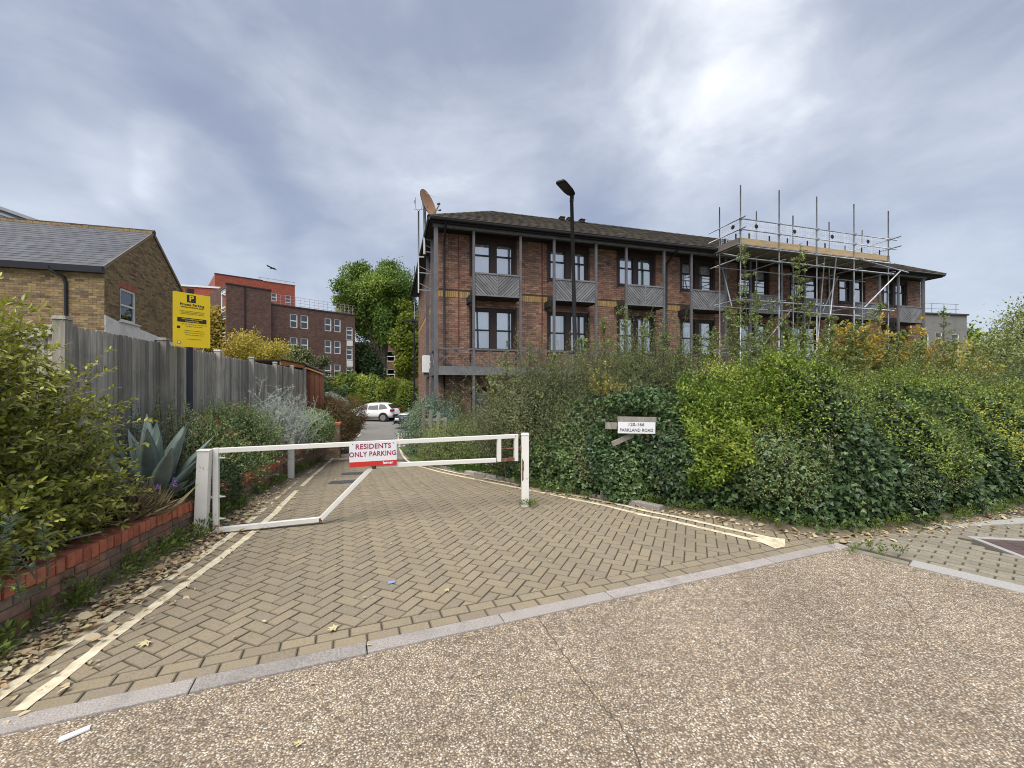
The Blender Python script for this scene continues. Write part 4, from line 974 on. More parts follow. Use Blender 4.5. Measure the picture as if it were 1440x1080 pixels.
mb = MB(); mb.prism([(0, 3.2), (HD, 3.2), (HD, wz(HD)), (2.05, wz(2.05)), (1.95, 3.98), (.75, 3.98), (0, wz(0))], lambda a, z: (-.01, a, z), lambda a, z: (.022, a, z)); mb.build('painted_band', white_paint_wall, ho)
mb = MB(); brickwork(mb, hg, .75, 1.92, 5.225, 5.445, soldier=True, proud=.012); mb.build('window_arch', brick_coping, ho)
mb = MB(); mb.bb(-.02, .10, .74, 1.93, 3.985, 4.03); mb.build('window_sill', white_pvc, ho)
w = MB(); a0, a1, z0, z1 = gw_hole
for (y0, y1, za, zb) in ((a0, a0+.09, z0, z1), (a1-.09, a1, z0, z1), (a0+.09, a1-.09, z1-.08, z1), (a0+.09, a1-.09, z0, z0+.09), (a0+.09, a1-.09, (z0+z1)/2-.03, (z0+z1)/2+.03)): w.bb(-.10, -.03, y0, y1, za, zb)
wo = w.build('sash_window', white_pvc, ho)
for za, zb in ((z0+.09, (z0+z1)/2-.03), ((z0+z1)/2+.03, z1-.08)): mb = MB(); mb.bb(-.075, -.068, a0+.09, a1-.09, za, zb); mb.build('pane', dark_glass, wo)
mb = MB(); mb.face([(-.19, a0, z0), (-.19, a1, z0), (-.19, a1, z1), (-.19, a0, z1)]); mb.build('room_lining', room_dark, wo)
# slates
sl2 = math.hypot(HD/2+.1, HR-HE+.07); su = Vector((0, (HD/2+.1)/sl2, (HR-HE+.07)/sl2)); sn = Vector((0, -su.z, su.y)); base = Vector((0, -.12, HE-.03))
mb = MB(); mb.face([(-11.1, -.1, HE-.01), (.04, -.1, HE-.01), (.04, HD/2, HR+.02), (-11.1, HD/2, HR+.02)]); mb.face([(.04, HD/2, HR+.02), (.04, HD+.1, HE-.01), (-11.1, HD+.1, HE-.01), (-11.1, HD/2, HR+.02)]); mb.build('roof', roof_felt, ho)
tl = MB(); gauge = .2
for r_ in range(int(sl2/gauge)+1):
    x = -11.1-.125*(r_ % 2)
    while x < .05:
        xa, xb = max(x+.002, -11.1), min(x+.248, .05); d0 = r_*gauge; d1 = min(d0+gauge+.04, sl2)
        if xb-xa > .02 and d1-d0 > .03:
            tl.cur = random.random()*.99+.005; l = random.uniform(.018, .024)
            P = [base+Vector((xa, 0, 0))+su*d0+sn*l, base+Vector((xb, 0, 0))+su*d0+sn*l, base+Vector((xb, 0, 0))+su*d1+sn*.01, base+Vector((xa, 0, 0))+su*d1+sn*.01]; i = [tl.vert(p) for p in P]; tl.idx(i); j = [tl.vert(p-sn*(l-.002)) for p in P[:2]]; tl.idx([j[0], j[1], i[1], i[0]])
        x += .25
tag(tl.build('slates', slate, ho), kind='stuff')
rg = MB()
for k in range(24): rg.cur = random.random()*.9+.05; rg.tube([(-11.1+k*.466, HD/2, HR+.05), (-11.1+k*.466+.455, HD/2, HR+.045)], .10, 8)
mb = MB()
for k in range(60): mb.bb(-11.1+k*.186, -11.1+k*.186+.175, HD/2-.15, HD/2+.12, HR-.08, HR+.05+random.uniform(-.02, .02))
mb.build('ridge_mortar_bed', brick_house, ho); rg.build('ridge', rooftile, ho)
mb = MB(); mb.bar((.045, -.12, HE-.05), (.045, HD/2, HR+.01), .03, .10); mb.bar((.045, HD+.12, HE-.05), (.045, HD/2, HR+.01), .03, .10); mb.build('verge', mortar_house, ho)
mb = MB(); mb.bb(-11.1, .03, -.2, -.012, HE-.24, HE-.03); mb.build('gutter', gutter_black, ho)
mb = MB(); mb.tube([(-1.35, -.15, HE-.1), (-1.32, -.2, HE-.25), (-1.05, -.06, HE-.42), (-1.0, -.05, HE-.6), (-1.0, -.05, -1)], .045, 8); mb.build('downpipe', gutter_black, ho, smooth=True)
mb = MB(); mb.disc((.04, 3.1, 3.55), (1, 0, 0), .06, .05, 10); mb.build('wall_vent', tag_black, ho)

# taller roof behind it
h2 = thing('rear_roof', 'grey sloping roof edge rising behind the slate roof at the far left', 'house', (-24, 22, 0))
mb = MB(); mb.prism([(-8, 12.9), (0, 10.08), (0, 0), (-8, 0)], lambda x, z: (x, .35, z-.35), lambda x, z: (x, 5, z-.35)); mb.build('wall', white_paint_wall, h2)
mb = MB(); mb.prism([(-8, 12.9), (.1, 10.05), (.1, 9.75), (-8, 12.55)], lambda x, z: (x, 0, z), lambda x, z: (x, 5.2, z)); mb.build('roof', slate, h2)
mb = MB(); mb.bar((-8, -.06, 12.93), (.12, -.06, 10.07), .1, .16); mb.bar((-8, -.03, 12.62), (.1, -.03, 9.78), .06, .1); mb.build('verge', steel_grey, h2)
mb = MB(); mb.prism([(-8, 11.6), (-1.3, 10.0), (-1.3, 8), (-8, 8)], lambda x, z: (x, -1.5, z-.1), lambda x, z: (x, .3, z-.1)); mb.build('lower_roof', slate, h2)

# ------------------------------------------------------------------ brown brick flats beyond the drive
FA = math.atan2(.74, .673)
fl = thing('brown_brick_flats', 'dark brown brick flats with white paired windows seen beyond the fence', 'building', (-20.5, 35.5, 0), FA)
ff = lambda a, z, o: (a, -o, z)
fe_ = lambda a, z, o: (-3.2-o, a, z)
pr = [(1.60, 2.24), (2.50, 3.16), (4.64, 5.27), (5.52, 6.16)]; rws = [(6.98, 8.2), (4.92, 6.14), (2.7, 3.9)]
fh = [(a, b, z0, z1) for a, b in pr for z0, z1 in rws]+[(6.72, 7.36, z, z+1.3) for z in (2.4, 4.4, 6.3)]
eh = [(.25, 1.75, z0, z1) for z0, z1 in ((7.75, 9.55), (5.75, 7.45), (4.0, 5.5))]
mb = MB(); wall_with_holes(mb, ff, 0, 7.6, -1.3, 8.75, fh, .15); mb.face([(7.6, 0, -1.3), (7.6, 8, -1.3), (7.6, 8, 8.75), (7.6, 0, 8.75)]); mb.face([(0, 0, 8.75), (7.6, 0, 8.75), (7.6, 8, 8.75), (0, 8, 8.75)])
tf = lambda a, z, o: (a, -.35-o, z)
wall_with_holes(mb, tf, -3.2, 0, -1.3, 9.85, [], .1); mb.face([(0, -.35, -1.3), (0, 3, -1.3), (0, 3, 9.85), (0, -.35, 9.85)]); mb.face([(-3.2, -.35, 9.85), (0, -.35, 9.85), (0, 8, 9.85), (-3.2, 8, 9.85)])
te = lambda a, z, o: (-3.2-o, a-.35, z); wall_with_holes(mb, te, 0, 8, -1.3, 9.85, eh, .2); mb.build('wall', mortar_flats, fl)
mb = MB(); brickwork(mb, ff, 0, 7.6, 1.0, 8.7, fh, bl=.225, bh=.075, j=.012); brickwork(mb, tf, -3.2, 0, 1.0, 9.8, [(-1.98, -1.86, 0, 12)], bl=.225, bh=.075, j=.012); brickwork(mb, te, 0, 6, 1.0, 9.8, eh, bl=.225, bh=.075, j=.012)
tag(mb.build('bricks', brick_flats, fl), kind='stuff')
mb = MB(); mb.bb(-.02, 7.66, -.06, .2, 8.752, 8.86); mb.bb(-3.26, .04, -.42, -.1, 9.852, 9.94); mb.build('parapet_coping', timber_dark, fl)
mb = MB(); mb.tube([(-1.92, -.39, 9.8), (-1.92, -.39, -1)], .05, 6); mb.build('downpipe', gutter_black, fl)
def flat_window(mp, a0, a1, z0, z1, split, parent):
    f = MB(); t = .07
    def bb(p, q, r, s): 
        c = [mp(p, r, -.04), mp(q, r, -.04), mp(q, s, -.04), mp(p, s, -.04)]; d = [mp(p, r, -.12), mp(q, r, -.12), mp(q, s, -.12), mp(p, s, -.12)]
        i = [f.vert(v) for v in c]; j = [f.vert(v) for v in d]; f.idx(i)
        for k in range(4): f.idx([j[k], j[(k+1) % 4], i[(k+1) % 4], i[k]])
    bb(a0, a0+t, z0, z1); bb(a1-t, a1, z0, z1); bb(a0+t, a1-t, z0, z0+t); bb(a0+t, a1-t, z1-t, z1)
    for s in split: zz = z0+(z1-z0)*s; bb(a0+t, a1-t, zz-.045, zz+.045)
    o = f.build('window', white_pvc, parent); ed = [z0+t]+[z0+(z1-z0)*s for s in split]+[z1-t]
    for p, q in zip(ed, ed[1:]): g = MB(); g.face([mp(a0+t, p, -.08), mp(a1-t, p, -.08), mp(a1-t, q, -.08), mp(a0+t, q, -.08)]); g.build('pane', dark_glass, o)
    g = MB(); g.face([mp(a0, z0, -.14), mp(a1, z0, -.14), mp(a1, z1, -.14), mp(a0, z1, -.14)]); g.build('room_lining', room_dark, o)
for a, b in pr:
    for z0, z1 in rws: flat_window(ff, a, b, z0, z1, (.5,), fl)
for z in (2.4, 4.4, 6.3): flat_window(ff, 6.72, 7.36, z, z+1.3, (.4, .75), fl)
for h in eh: flat_window(te, *h, (.2, .85), fl)
mb = MB(); mb.bb(6.74, 7.34, -.06, -.02, 3.75, 4.35); mb.bb(6.74, 7.34, -.06, -.02, 5.75, 6.25); mb.build('white_panel', white_pvc, fl)
mb = MB()
for k in range(19): mb.bar((.1+k*.41, .25, 8.86), (.1+k*.41, .25, 9.75), .022, .022)
for z in (9.74, 9.5, 9.25, 9.0): mb.bar((.05, .25, z), (7.6, .25, z), .02, .022)
mb.build('roof_railing', M('pink_grey_railing', [(.42, .33, .33)], .6), fl)
# red brick block above and behind
rd = thing('red_brick_block', 'bright red brick block with pale roof edge rising behind the brown flats', 'building', (-35.4, 50, 0), FA-.12)
rf_ = lambda a, z, o: (a, -o, z); rh = [(4.05, 4.8, 13.1, 14.1), (5.9, 6.55, 12.9, 13.9), (7.55, 8.2, 12.9, 13.9)]
mb = MB(); wall_with_holes(mb, rf_, 0, 8.7, -1.3, 15.3, rh, .15); mb.face([(0, 0, -1.3), (0, 9, -1.3), (0, 9, 15.3), (0, 0, 15.3)]); mb.face([(8.7, 0, -1.3), (8.7, 9, -1.3), (8.7, 9, 15.3), (8.7, 0, 15.3)]); mb.build('wall', mortar_red, rd)
mb = MB(); brickwork(mb, rf_, 0, 8.7, 9.0, 15.25, rh, bl=.44, bh=.07, j=.014); tag(mb.build('bricks', brick_red, rd), kind='stuff')
for h in rh: flat_window(rf_, *h, (.5,), rd)
mb = MB(); mb.bb(5, 8.8, -.1, .3, 15.3, 15.45); mb.build('parapet_coping', white_pvc, rd); mb = MB(); mb.bb(-.05, 4.99, -.06, .3, 15.3, 15.4); mb.build('parapet_coping', timber_dark, rd)
mb = MB()
for k in range(5): mb.bar((4.6+k, .1, 15.4), (4.6+k, .1, 15.7), .04, .04)
mb.bar((4.5, .1, 15.7), (8.7, .1, 15.7), .04, .04); mb.build('roof_railing', steel_grey, rd)
lo_ = thing('low_red_wing', 'lower red brick wing with white windows left of the brown flats', 'building', (-31.6, 43.2, 0), FA-.5)
rh2 = [(1.2, 2.2, 9.0, 10.6), (2.6, 3.6, 9.0, 10.6)]
mb = MB(); wall_with_holes(mb, rf_, -6, 5, -1.3, 12.0, rh2, .15); mb.face([(5, 0, -1.3), (5, 3, -1.3), (5, 3, 12), (5, 0, 12)]); mb.build('wall', mortar_red, lo_); mb = MB(); brickwork(mb, rf_, -2, 5, 6, 11.95, rh2, bl=.44, bh=.07, j=.014); tag(mb.build('bricks', brick_red, lo_), kind='stuff')
for h in rh2: flat_window(rf_, *h, (.5,), lo_)
mb = MB(); mb.bb(-6, 5.1, -.1, .3, 12.0, 12.18); mb.build('parapet_coping', white_pvc, lo_)
# far flats behind the big tree
fr_ = thing('far_flats', 'brown brick flats with white windows glimpsed behind the big tree', 'building', (-20, 58, 0), R(8))
fh2 = [(a, a+1.1, z, z+1.4) for a in (0.6, 2.6, 5.2, 7.2, 9.8, 11.6) for z in (.2, 2.9, 5.4)]
mb = MB(); wall_with_holes(mb, rf_, -3, 16, -1.3, 7.8, fh2, .15); mb.face([(-3, 0, -1.3), (-3, 6, -1.3), (-3, 6, 7.8), (-3, 0, 7.8)]); mb.face([(16, 0, -1.3), (16, 6, -1.3), (16, 6, 7.8), (16, 0, 7.8)]); mb.build('wall', brick_flats, fr_)
for h in fh2: flat_window(rf_, *h, (.5,), fr_)
mb = MB(); mb.bb(-3.1, 16.1, -.15, 6, 7.8, 8.0); mb.build('parapet_coping', timber_dark, fr_)
# grey building at the far right
gr_m = M('grey_render', [(.17, .165, .16), (.23, .22, .21)], .9, 2, stain=(.11, .105, .1), stain_scale=.6)
gb = thing('grey_rendered_building', 'low grey rendered building with white windows beyond the right end of the brick block', 'building', (33.0, 35, 0), R(10))
gh = [(.9, 2.2, 4.3, 6.3), (2.9, 3.6, 5.4, 6.4), (4.6, 5.4, 4.3, 6.3)]
mb = MB(); wall_with_holes(mb, rf_, .3, 6.2, -1.2, 7.9, gh, .2); mb.face([(.3, 0, -1.2), (.3, 6, -1.2), (.3, 6, 7.9), (.3, 0, 7.9)]); mb.face([(6.2, 0, -1.2), (6.2, 6, -1.2), (6.2, 6, 7.9), (6.2, 0, 7.9)]); mb.face([(.3, 0, 7.9), (6.2, 0, 7.9), (6.2, 6, 7.9), (.3, 6, 7.9)]); mb.build('wall', gr_m, gb)
mb = MB(); mb.bb(.2, 6.3, -.12, .3, 7.9, 8.02); mb.build('parapet_coping', timber_dark, gb)
mb = MB(); mb.bb(-.6, .28, -.5, 3, -1.2, 7.3); mb.bb(-.7, .1, -.2, 1.5, 7.3, 9.2); mb.build('stair_tower', gr_m, gb)
mb = MB(); mb.bb(-.3, .2, -.52, -.49, 5.0, 6.7); mb.build('dark_panel', slate, gb)
mb = MB()
for z in (8.5, 8.95): mb.bar((.3, .5, z), (6.1, .5, z), .03, .03)
for k in range(5): mb.bar((.6+k*1.3, .5, 8.0), (.6+k*1.3, .5, 8.97), .03, .03)
mb.build('roof_railing', steel_grey, gb)
for h in gh: flat_window(rf_, *h, (.5,), gb)
# ------------------------------------------------------------------ barrier gate, posts and signs
GA = math.atan2(1.22, 3.45); GL = math.hypot(3.45, 1.22)
ga = thing('barrier_gate', 'white painted steel swing barrier with a bent lower rail across the drive', 'gate', (-3.35, 4.75, 0), GA)
T = .055
def gbar(name, p, q, w=T, h=T, m=None, par=None): 
    mb = MB(); mb.bar(p, q, w, h, (0, 1, 0) if abs(q[2]-p[2]) > abs(q[0]-p[0]) else (0, 0, 1)); return mb.build(name, m or white_gate, par or ga, bevel=.004)
pg = lambda f: f*GL
gbar('upright', (0, 0, .015), (0, 0, .975)); gbar('top_rail', (.029, 0, .945), (pg(.995), 0, .972))
gbar('lower_rail', (.029, 0, .045), (pg(.293), 0, .055)); gbar('diagonal_rail', (pg(.296), 0, .06), (pg(.458), 0, .655)); gbar('upper_rail', (pg(.468), 0, .668), (pg(.905), 0, .648))
gbar('end_upright', (pg(.918), 0, .625), (pg(.918), 0, .94)); gbar('end_upright', (pg(.987), 0, .62), (pg(.987), 0, .942)); gbar('box_rail', (pg(.927), 0, .645), (pg(.979), 0, .645), .05, .045, rust)
mb = MB(); mb.tube([(pg(.92), -.0, .80), (pg(1.02), -.0, .80)], .012, 8); mb.build('bolt', rust, ga, smooth=True)
mb = MB(); mb.box((pg(.464), 0, .66), (.06, .06, .06)); mb.build('weld_joint', rust, ga, bevel=.01)
mb = MB(); mb.box((pg(.294), 0, .05), (.035, .057, .06)); mb.build('weld_joint', rust, ga, bevel=.008)
for z in (.86, .17, .42):
    mb = MB(); mb.tube([(-.1, 0, z), (.05, 0, z)], .016, 8); mb.tube([(.05, 0, z), (.09, -.01, z)], .01, 6); mb.build('hinge_pin', white_gate, ga, smooth=True)
po = thing('gate_post', 'white square steel post that the barrier hinges on beside the agave', 'post', (-3.44, 4.64, 0), GA)
po.rotation_euler = (0, R(2.2), GA)
mb = MB(); mb.bb(-.058, .058, -.058, .058, -.05, .955); mb.build('shaft', white_gate, po, bevel=.006); mb = MB(); mb.bb(-.064, .064, -.064, .064, .956, .972); mb.build('cap', white_gate, po, bevel=.004)
po2 = thing('gate_post', 'white square steel latch post with a rust streak at the free end of the barrier', 'post', (.185, 5.97, 0), R(4))
mb = MB(); mb.bb(-.052, .052, -.05, .05, -.08, .985); mb.build('shaft', white_gate, po2, bevel=.005); mb = MB(); mb.box((0, 0, 1.0), (.118, .114, .028), taper=.8); mb.build('cap', white_gate, po2, bevel=.004)
mb = MB(); mb.prism([(-.045, .34), (-.025, .36), (-.028, .45), (-.018, .54), (-.022, .62), (-.045, .66), (-.048, .5)], lambda x, z: (x, -.0515, z), lambda x, z: (x, -.0525, z)); mb.build('rust_patch', rust, po2)
mb = MB(); mb.bb(-.075, -.0535, -.03, .03, .765, .835); mb.build('latch_plate', rust, po2)
po3 = thing('gate_post', 'small white catch post with a dark slot beside the wall behind the barrier', 'post', (-4.66, 8.85, zg(8.85)), R(14))
mb = MB(); mb.bb(-.055, .055, -.05, .05, -.05, .90); mb.build('shaft', white_gate, po3, bevel=.005); mb = MB(); mb.bb(-.055, -.02, -.05, .05, .905, 1.0); mb.bb(.02, .055, -.05, .05, .905, 1.0); mb.bb(-.018, .018, -.04, .05, .905, .955); mb.build('catch', white_gate, po3); mb = MB(); mb.bb(-.017, .017, -.052, -.045, .86, .95); mb.build('slot', tag_black, po3)

rs = thing('residents_sign', 'white and red RESIDENTS ONLY PARKING sign fixed to the barrier', 'sign', (-3.35+3.45*.386, 4.75+1.22*.386, 0), GA); rs.location.x += math.sin(GA)*.045; rs.location.y -= math.cos(GA)*.045
rs.rotation_euler = (0, R(-.3), GA); sw = .565
mb = MB(); mb.bb(0, sw, -.004, .004, .735, .985); mb.build('board', sign_white, rs)
mb = MB(); mb.bb(0, sw, -.0055, .004, .672, .7345); mb.build('red_band', sign_red, rs)
text('lettering', 'RESIDENTS', .088, sign_text_red, rs, (sw/2, -.0055, .920), bold=.0016, sx=.95); text('lettering', 'ONLY PARKING', .084, sign_text_red, rs, (sw/2-.005, -.0055, .825), bold=.0016, sx=.90); text('lettering', 'lerner', .048, sign_white, rs, (sw*.81, -.007, .706), bold=.002)
for x in (.04, sw-.04): mb = MB(); mb.disc((x, -.006, .955), (0, 1, 0), .007, .004, 8); mb.build('fixing', steel_grey, rs)

YA = R(55.6)
ys_ = thing('parking_sign', 'yellow private parking notice on a black pole beside the grey fence', 'sign', (-4.85, 6.0, 0), YA)
W_, Z0, H_ = .46, 2.255, .79
mb = MB(); mb.bb(0, W_, -.004, .004, Z0, Z0+H_); mb.build('board', sign_yellow, ys_)
mb = MB(); mb.bb(.185, .245, .012, .072, .3, Z0+H_+.02); mb.build('pole', sign_navy, ys_); mb = MB(); mb.box((.215, .042, Z0+H_+.04), (.085, .085, .06)); mb.build('cap', sign_black, ys_)
mb = MB(); mb.bb(.165, .275, -.0052, -.0042, Z0+.655, Z0+.765); mb.build('symbol_square', sign_black, ys_); text('symbol', 'P', .115, sign_yellow, ys_, (.221, -.0065, Z0+.711), bold=.003)
Y1 = -.0055
text('lettering', 'Private Parking', .047, sign_black, ys_, (W_/2, Y1, Z0+.62), bold=.0012); text('lettering', 'Parking conditions apply', .027, sign_black, ys_, (W_/2, Y1, Z0+.583), bold=.0006)
for k, s in enumerate(('This land is private property. Parking is permitted for:', 'vehicles fully displaying a valid permit within the', 'windscreen and parked wholly within a marked bay')): text('lettering', s, .0135, sign_black, ys_, (W_/2, Y1, Z0+.525-k*.02))
mb = MB(); mb.bb(.05, W_-.05, -.0052, -.0042, Z0+.36, Z0+.425); mb.build('black_panel', sign_black, ys_)
text('lettering', 'Failure to comply may result', .021, sign_yellow, ys_, (W_/2, -.0065, Z0+.408), bold=.0006); text('lettering', 'in a parking charge', .021, sign_yellow, ys_, (W_/2, -.0065, Z0+.379), bold=.0006)
for k, s in enumerate(('By parking on this land you agree to the terms shown', 'Terms apply at all times to all drivers', '', 'Additional terms are available on request', 'Charges must be paid within the stated days', 'Enforcement may use camera records', '', 'For help please call the office')):
    if s: text('lettering', s, .0135, sign_black, ys_, (W_*.56, Y1, Z0+.335-k*.031))
mb = MB(); mb.disc((.07, -.005, Z0+.06), (0, 1, 0), .024, .0012, 16); mb.build('emblem', sign_red, ys_); mb = MB(); mb.disc((.07, -.006, Z0+.06), (0, 1, 0), .016, .001, 14); mb.build('emblem_centre', sign_white, ys_)
mb = MB(); mb.bb(.045, .085, -.0052, -.0042, Z0+.265, Z0+.30); mb.build('camera_symbol', sign_black, ys_)

ad = thing('address_sign', 'white address board reading 120-166 PARKLAND ROAD half swallowed by the ivy', 'sign', (1.50, 6.04, -.02), R(4))
ad.rotation_euler = (0, R(1.2), R(4)); ad.scale = (1.1, 1.1, 1.04)
mb = MB(); mb.bb(0, .50, -.012, .0, .985, 1.145); mb.build('board', sign_white, ad)
mb = MB(); mb.bb(-.002, .515, -.010, .02, 1.148, 1.215); mb.build('top_plank', timber_old, ad); mb = MB(); mb.bb(-.16, -.01, .01, .03, 1.04, 1.13); mb.bb(.1, .14, .02, .40, 1.05, 1.1); mb.build('back_plank', timber_old, ad)
mb = MB(); mb.bb(-.1, -.06, .36, .40, -.05, 1.15); mb.build('leg', timber_old, ad); mb = MB(); mb.bb(.4, .44, .36, .40, -.05, 1.15); mb.build('leg', timber_old, ad)
text('lettering', '120-166', .064, sign_grey_text, ad, (.24, -.0135, 1.108), bold=.0012); text('lettering', 'PARKLAND ROAD', .060, sign_grey_text, ad, (.247, -.0135, 1.03), bold=.0012, sx=.88)
pk = thing('broken_plank', 'broken grey timber plank slanting below the address board in the ivy', 'plank', (1.45, 6.08, .84)); mb = MB(); mb.bar((0, 0, 0), (.32, .06, .13), .03, .075); mb.build('plank', timber_old, pk, bevel=.006); mb = MB(); mb.bar((.26, .14, .12), (.26, .2, -.9), .03, .03); mb.build('stake', timber_old, pk)

# street lamps
sl_ = thing('street_lamp', 'tall grey street lamp with a flat dark head rising in front of the brick block', 'street lamp', (1.55, 10, zg(10)))
zt = 6.22-zg(10); mb = MB(); mb.tube([(.02, 0, 0), (0, 0, 1.2), (-.005, 0, 1.25), (-.13, 0, zt)], [.085, .085, .056, .042], 12); mb.build('pole', lamp_metal, sl_, smooth=True)
hd = Vector((-.40, -.66, .05)).normalized(); hx = hd.cross(Vector((0, 0, 1))).normalized(); hz = hx.cross(hd); o0 = Vector((-.11, .04, zt+.05))
out = [(-.02, .055), (.05, .10), (.2, .125), (.62, .13), (.69, .105)]
pl = [(d, w) for d, w in out]+[(d, -w) for d, w in out[::-1]]
mb = MB(); mb.prism(pl, lambda d, w: o0+hd*d+hx*w, lambda d, w: o0+hd*d+hx*w*.8+hz*(.05 if d < .4 else .032)); mb.build('lamp_head', lamp_metal, sl_)
mb = MB(); mb.prism([(.3, .1), (.62, .095), (.62, -.095), (.3, -.1)], lambda d, w: o0+hd*d+hx*w-hz*.006, lambda d, w: o0+hd*d+hx*w-hz*.001); mb.build('lens', lamp_glass, sl_)
mb = MB(); mb.tube([(-.13, 0, zt-.12), (-.11, .04, zt+.06)], .05, 10); mb.build('spigot', lamp_metal, sl_)
s2 = thing('street_lamp', 'slender black street lamp beside the car park left of the brick block', 'street lamp', (-7.45, 32, zg(32)))
mb = MB(); mb.tube([(0, 0, 0), (0, 0, 1.3), (0, 0, 1.35), (0, 0, 8.0)], [.11, .11, .075, .06], 8); mb.build('pole', gutter_black, s2); mb = MB(); mb.box((-.3, 0, 8.03), (1.0, .25, .1)); mb.build('lamp_head', gutter_black, s2); mb = MB(); mb.box((.3, 0, 7.9), (.2, .2, .2)); mb.build('bracket', gutter_black, s2)

# ------------------------------------------------------------------ parked cars
def car(label, loc, rz, paint, suv):
    c = thing('parked_car', label, 'car', loc, rz, 'cars in the car park'); Lh = 2.3
    top = [(-2.32, .72, .62), (-2.28, .98, .80), (-1.9, 1.03, .88), (-1.15, 1.08, .90), (-.55, 1.42, .80), (.0, 1.60, .74), (.9, 1.62, .73), (1.6, 1.56, .72), (2.05, 1.15, .80), (2.25, .95, .82), (2.32, .6, .70)]
    if not suv: top = [(x, .62+(z-.62)*.80 if z > 1.1 else z*.9, w) for x, z, w in top]
    mb = MB(); rings = []
    for x, z, w in top:
        e = min(1, (2.36-abs(x))*2.2+.55); hb = .9*e; zl = .30 if abs(x) < 2.2 else .40; belt = min(z, 1.04 if suv else .94)
        half = [(0, zl), (hb*.88, zl), (hb, zl+.22), (hb*1.01, (zl+belt)/2+.1), (hb*.97, belt-.03), (w*.98 if z > 1.1 else w*.92, z-.04), (w*.8, z), (0, z+.02)]
        ring = [mb.vert((x, y, zz)) for y, zz in half]+[mb.vert((x, -y, zz)) for y, zz in half[-2:0:-1]]
        rings.append(ring)
    for a, b in zip(rings, rings[1:]):
        for k in range(len(a)): mb.idx([a[k], a[(k+1) % len(a)], b[(k+1) % len(a)], b[k]])
    mb.idx(rings[0][::-1]); mb.idx(rings[-1])
    b = mb.build('body', paint, c, smooth=True); sd = b.modifiers.new('sub', 'SUBSURF'); sd.levels = 1; sd.render_levels = 2
    f = 1 if suv else .80; z0, z1 = (1.07 if suv else .97), (1.50 if suv else 1.24)
    for sg in (-1, 1):
        for P in ([(-.95, z0), (-.05, z0), (-.02, z1), (-.42, z1-.06)], [(.05, z0), (.95, z0), (.92, z1), (.07, z1)], [(1.03, z0), (1.78, z0+.1), (1.45, z1-.03), (1.0, z1)]):
            g = MB(); yy = lambda z: .92-.20*(z-z0)/(z1-z0); g.prism(P, lambda x, z: (x, sg*(yy(z)-.05), z), lambda x, z: (x, sg*(yy(z)-.012), z)); g.build('side_window', lamp_glass, c)
        mi = MB(); mi.box((-.85, sg*1.0, z0+.06), (.2, .16, .13), taper=.8); mi.build('wing_mirror', paint, c, bevel=.02)
        hl = MB(); hl.box((-2.12, sg*.68, .80 if suv else .7), (.32, .34, .16), taper=.8); hl.build('headlight', lamp_clear, c, bevel=.03)
        tl_ = MB(); tl_.box((2.16, sg*.74, .98 if suv else .86), (.3, .34, .2)); tl_.build('tail_light', lamp_red, c, bevel=.03)
        for x in (-1.42, 1.42):
            wl = MB(); wl.disc((x, sg*.83, .35), (0, 1, 0), .35, .23, 24); wo_ = wl.build('wheel', tyre_m, c); r2 = MB(); r2.disc((x, sg*.945, .35), (0, 1, 0), .24, .02, 20)
            for k in range(5): a = k*1.2566; r2.bar((x, sg*.958, .35), (x+.23*math.cos(a), sg*.958, .35+.23*math.sin(a)), .06, .012, (0, 1, 0))
            r2.build('rim', rim_m, wo_)
            ar = MB(); ar.disc((x, sg*.86, .37), (0, 1, 0), .42, .13, 24); ar.build('wheel_arch', tyre_m, c)
    ws = MB(); ws.face([(-1.17, -.72, z0+.02), (-1.17, .72, z0+.02), (-.60, .64, z1-.06), (-.60, -.64, z1-.06)]); ws.build('windscreen', lamp_glass, c); ws = MB(); ws.face([(2.10, -.7, z0+.05), (2.10, .7, z0+.05), (1.72, .62, z1-.02), (1.72, -.62, z1-.02)]); ws.build('rear_window', lamp_glass, c)
    bu = MB(); bu.box((-2.28, 0, .5), (.14, 1.5, .25)); bu.box((2.28, 0, .5), (.14, 1.5, .25)); bu.build('bumper', tyre_m if suv else lamp_metal, c, bevel=.04)
    if suv: rr = MB(); rr.tube([(-.4, .6, 1.63), (1.5, .6, 1.66)], .025, 6); rr.tube([(-.4, -.6, 1.63), (1.5, -.6, 1.66)], .025, 6); rr.build('roof_rail', tyre_m, c)
car('white parked SUV seen side-on at the end of the drive', (-12.25, 36.8, zg(36)), R(-8), car_white, True)
car('dark grey parked car with its nose showing past the shrubs', (-6.05, 30.2, zg(30)), R(12), car_grey, False)
car('pale silver parked car behind the dark grey one', (-6.55, 32.9, zg(32)), R(8), car_silver, False)

# remains of a picket fence by the shrubs
pf = thing('picket_fence', 'four weathered leaning pickets left of an old fence by the brick block', 'fence', (-2.55, 12.3, zg(12.3)), R(30))
for k, (dx, h, tl_) in enumerate(((0, 1.62, -2), (.14, 1.52, 1), (.34, 1.45, 3), (.52, 1.30, 5))): mb = MB(); mb.bb(-.045, .045, -.012, .012, 0, h); o = mb.build('picket', timber_old, pf); o.location = (dx, random.uniform(-.02, .02), 0); o.rotation_euler = (0, R(tl_), 0)
for z in (.4, 1.2): mb = MB(); mb.bb(-.05, .65, .014, .05, z, z+.07); mb.build('rail', timber_old, pf)
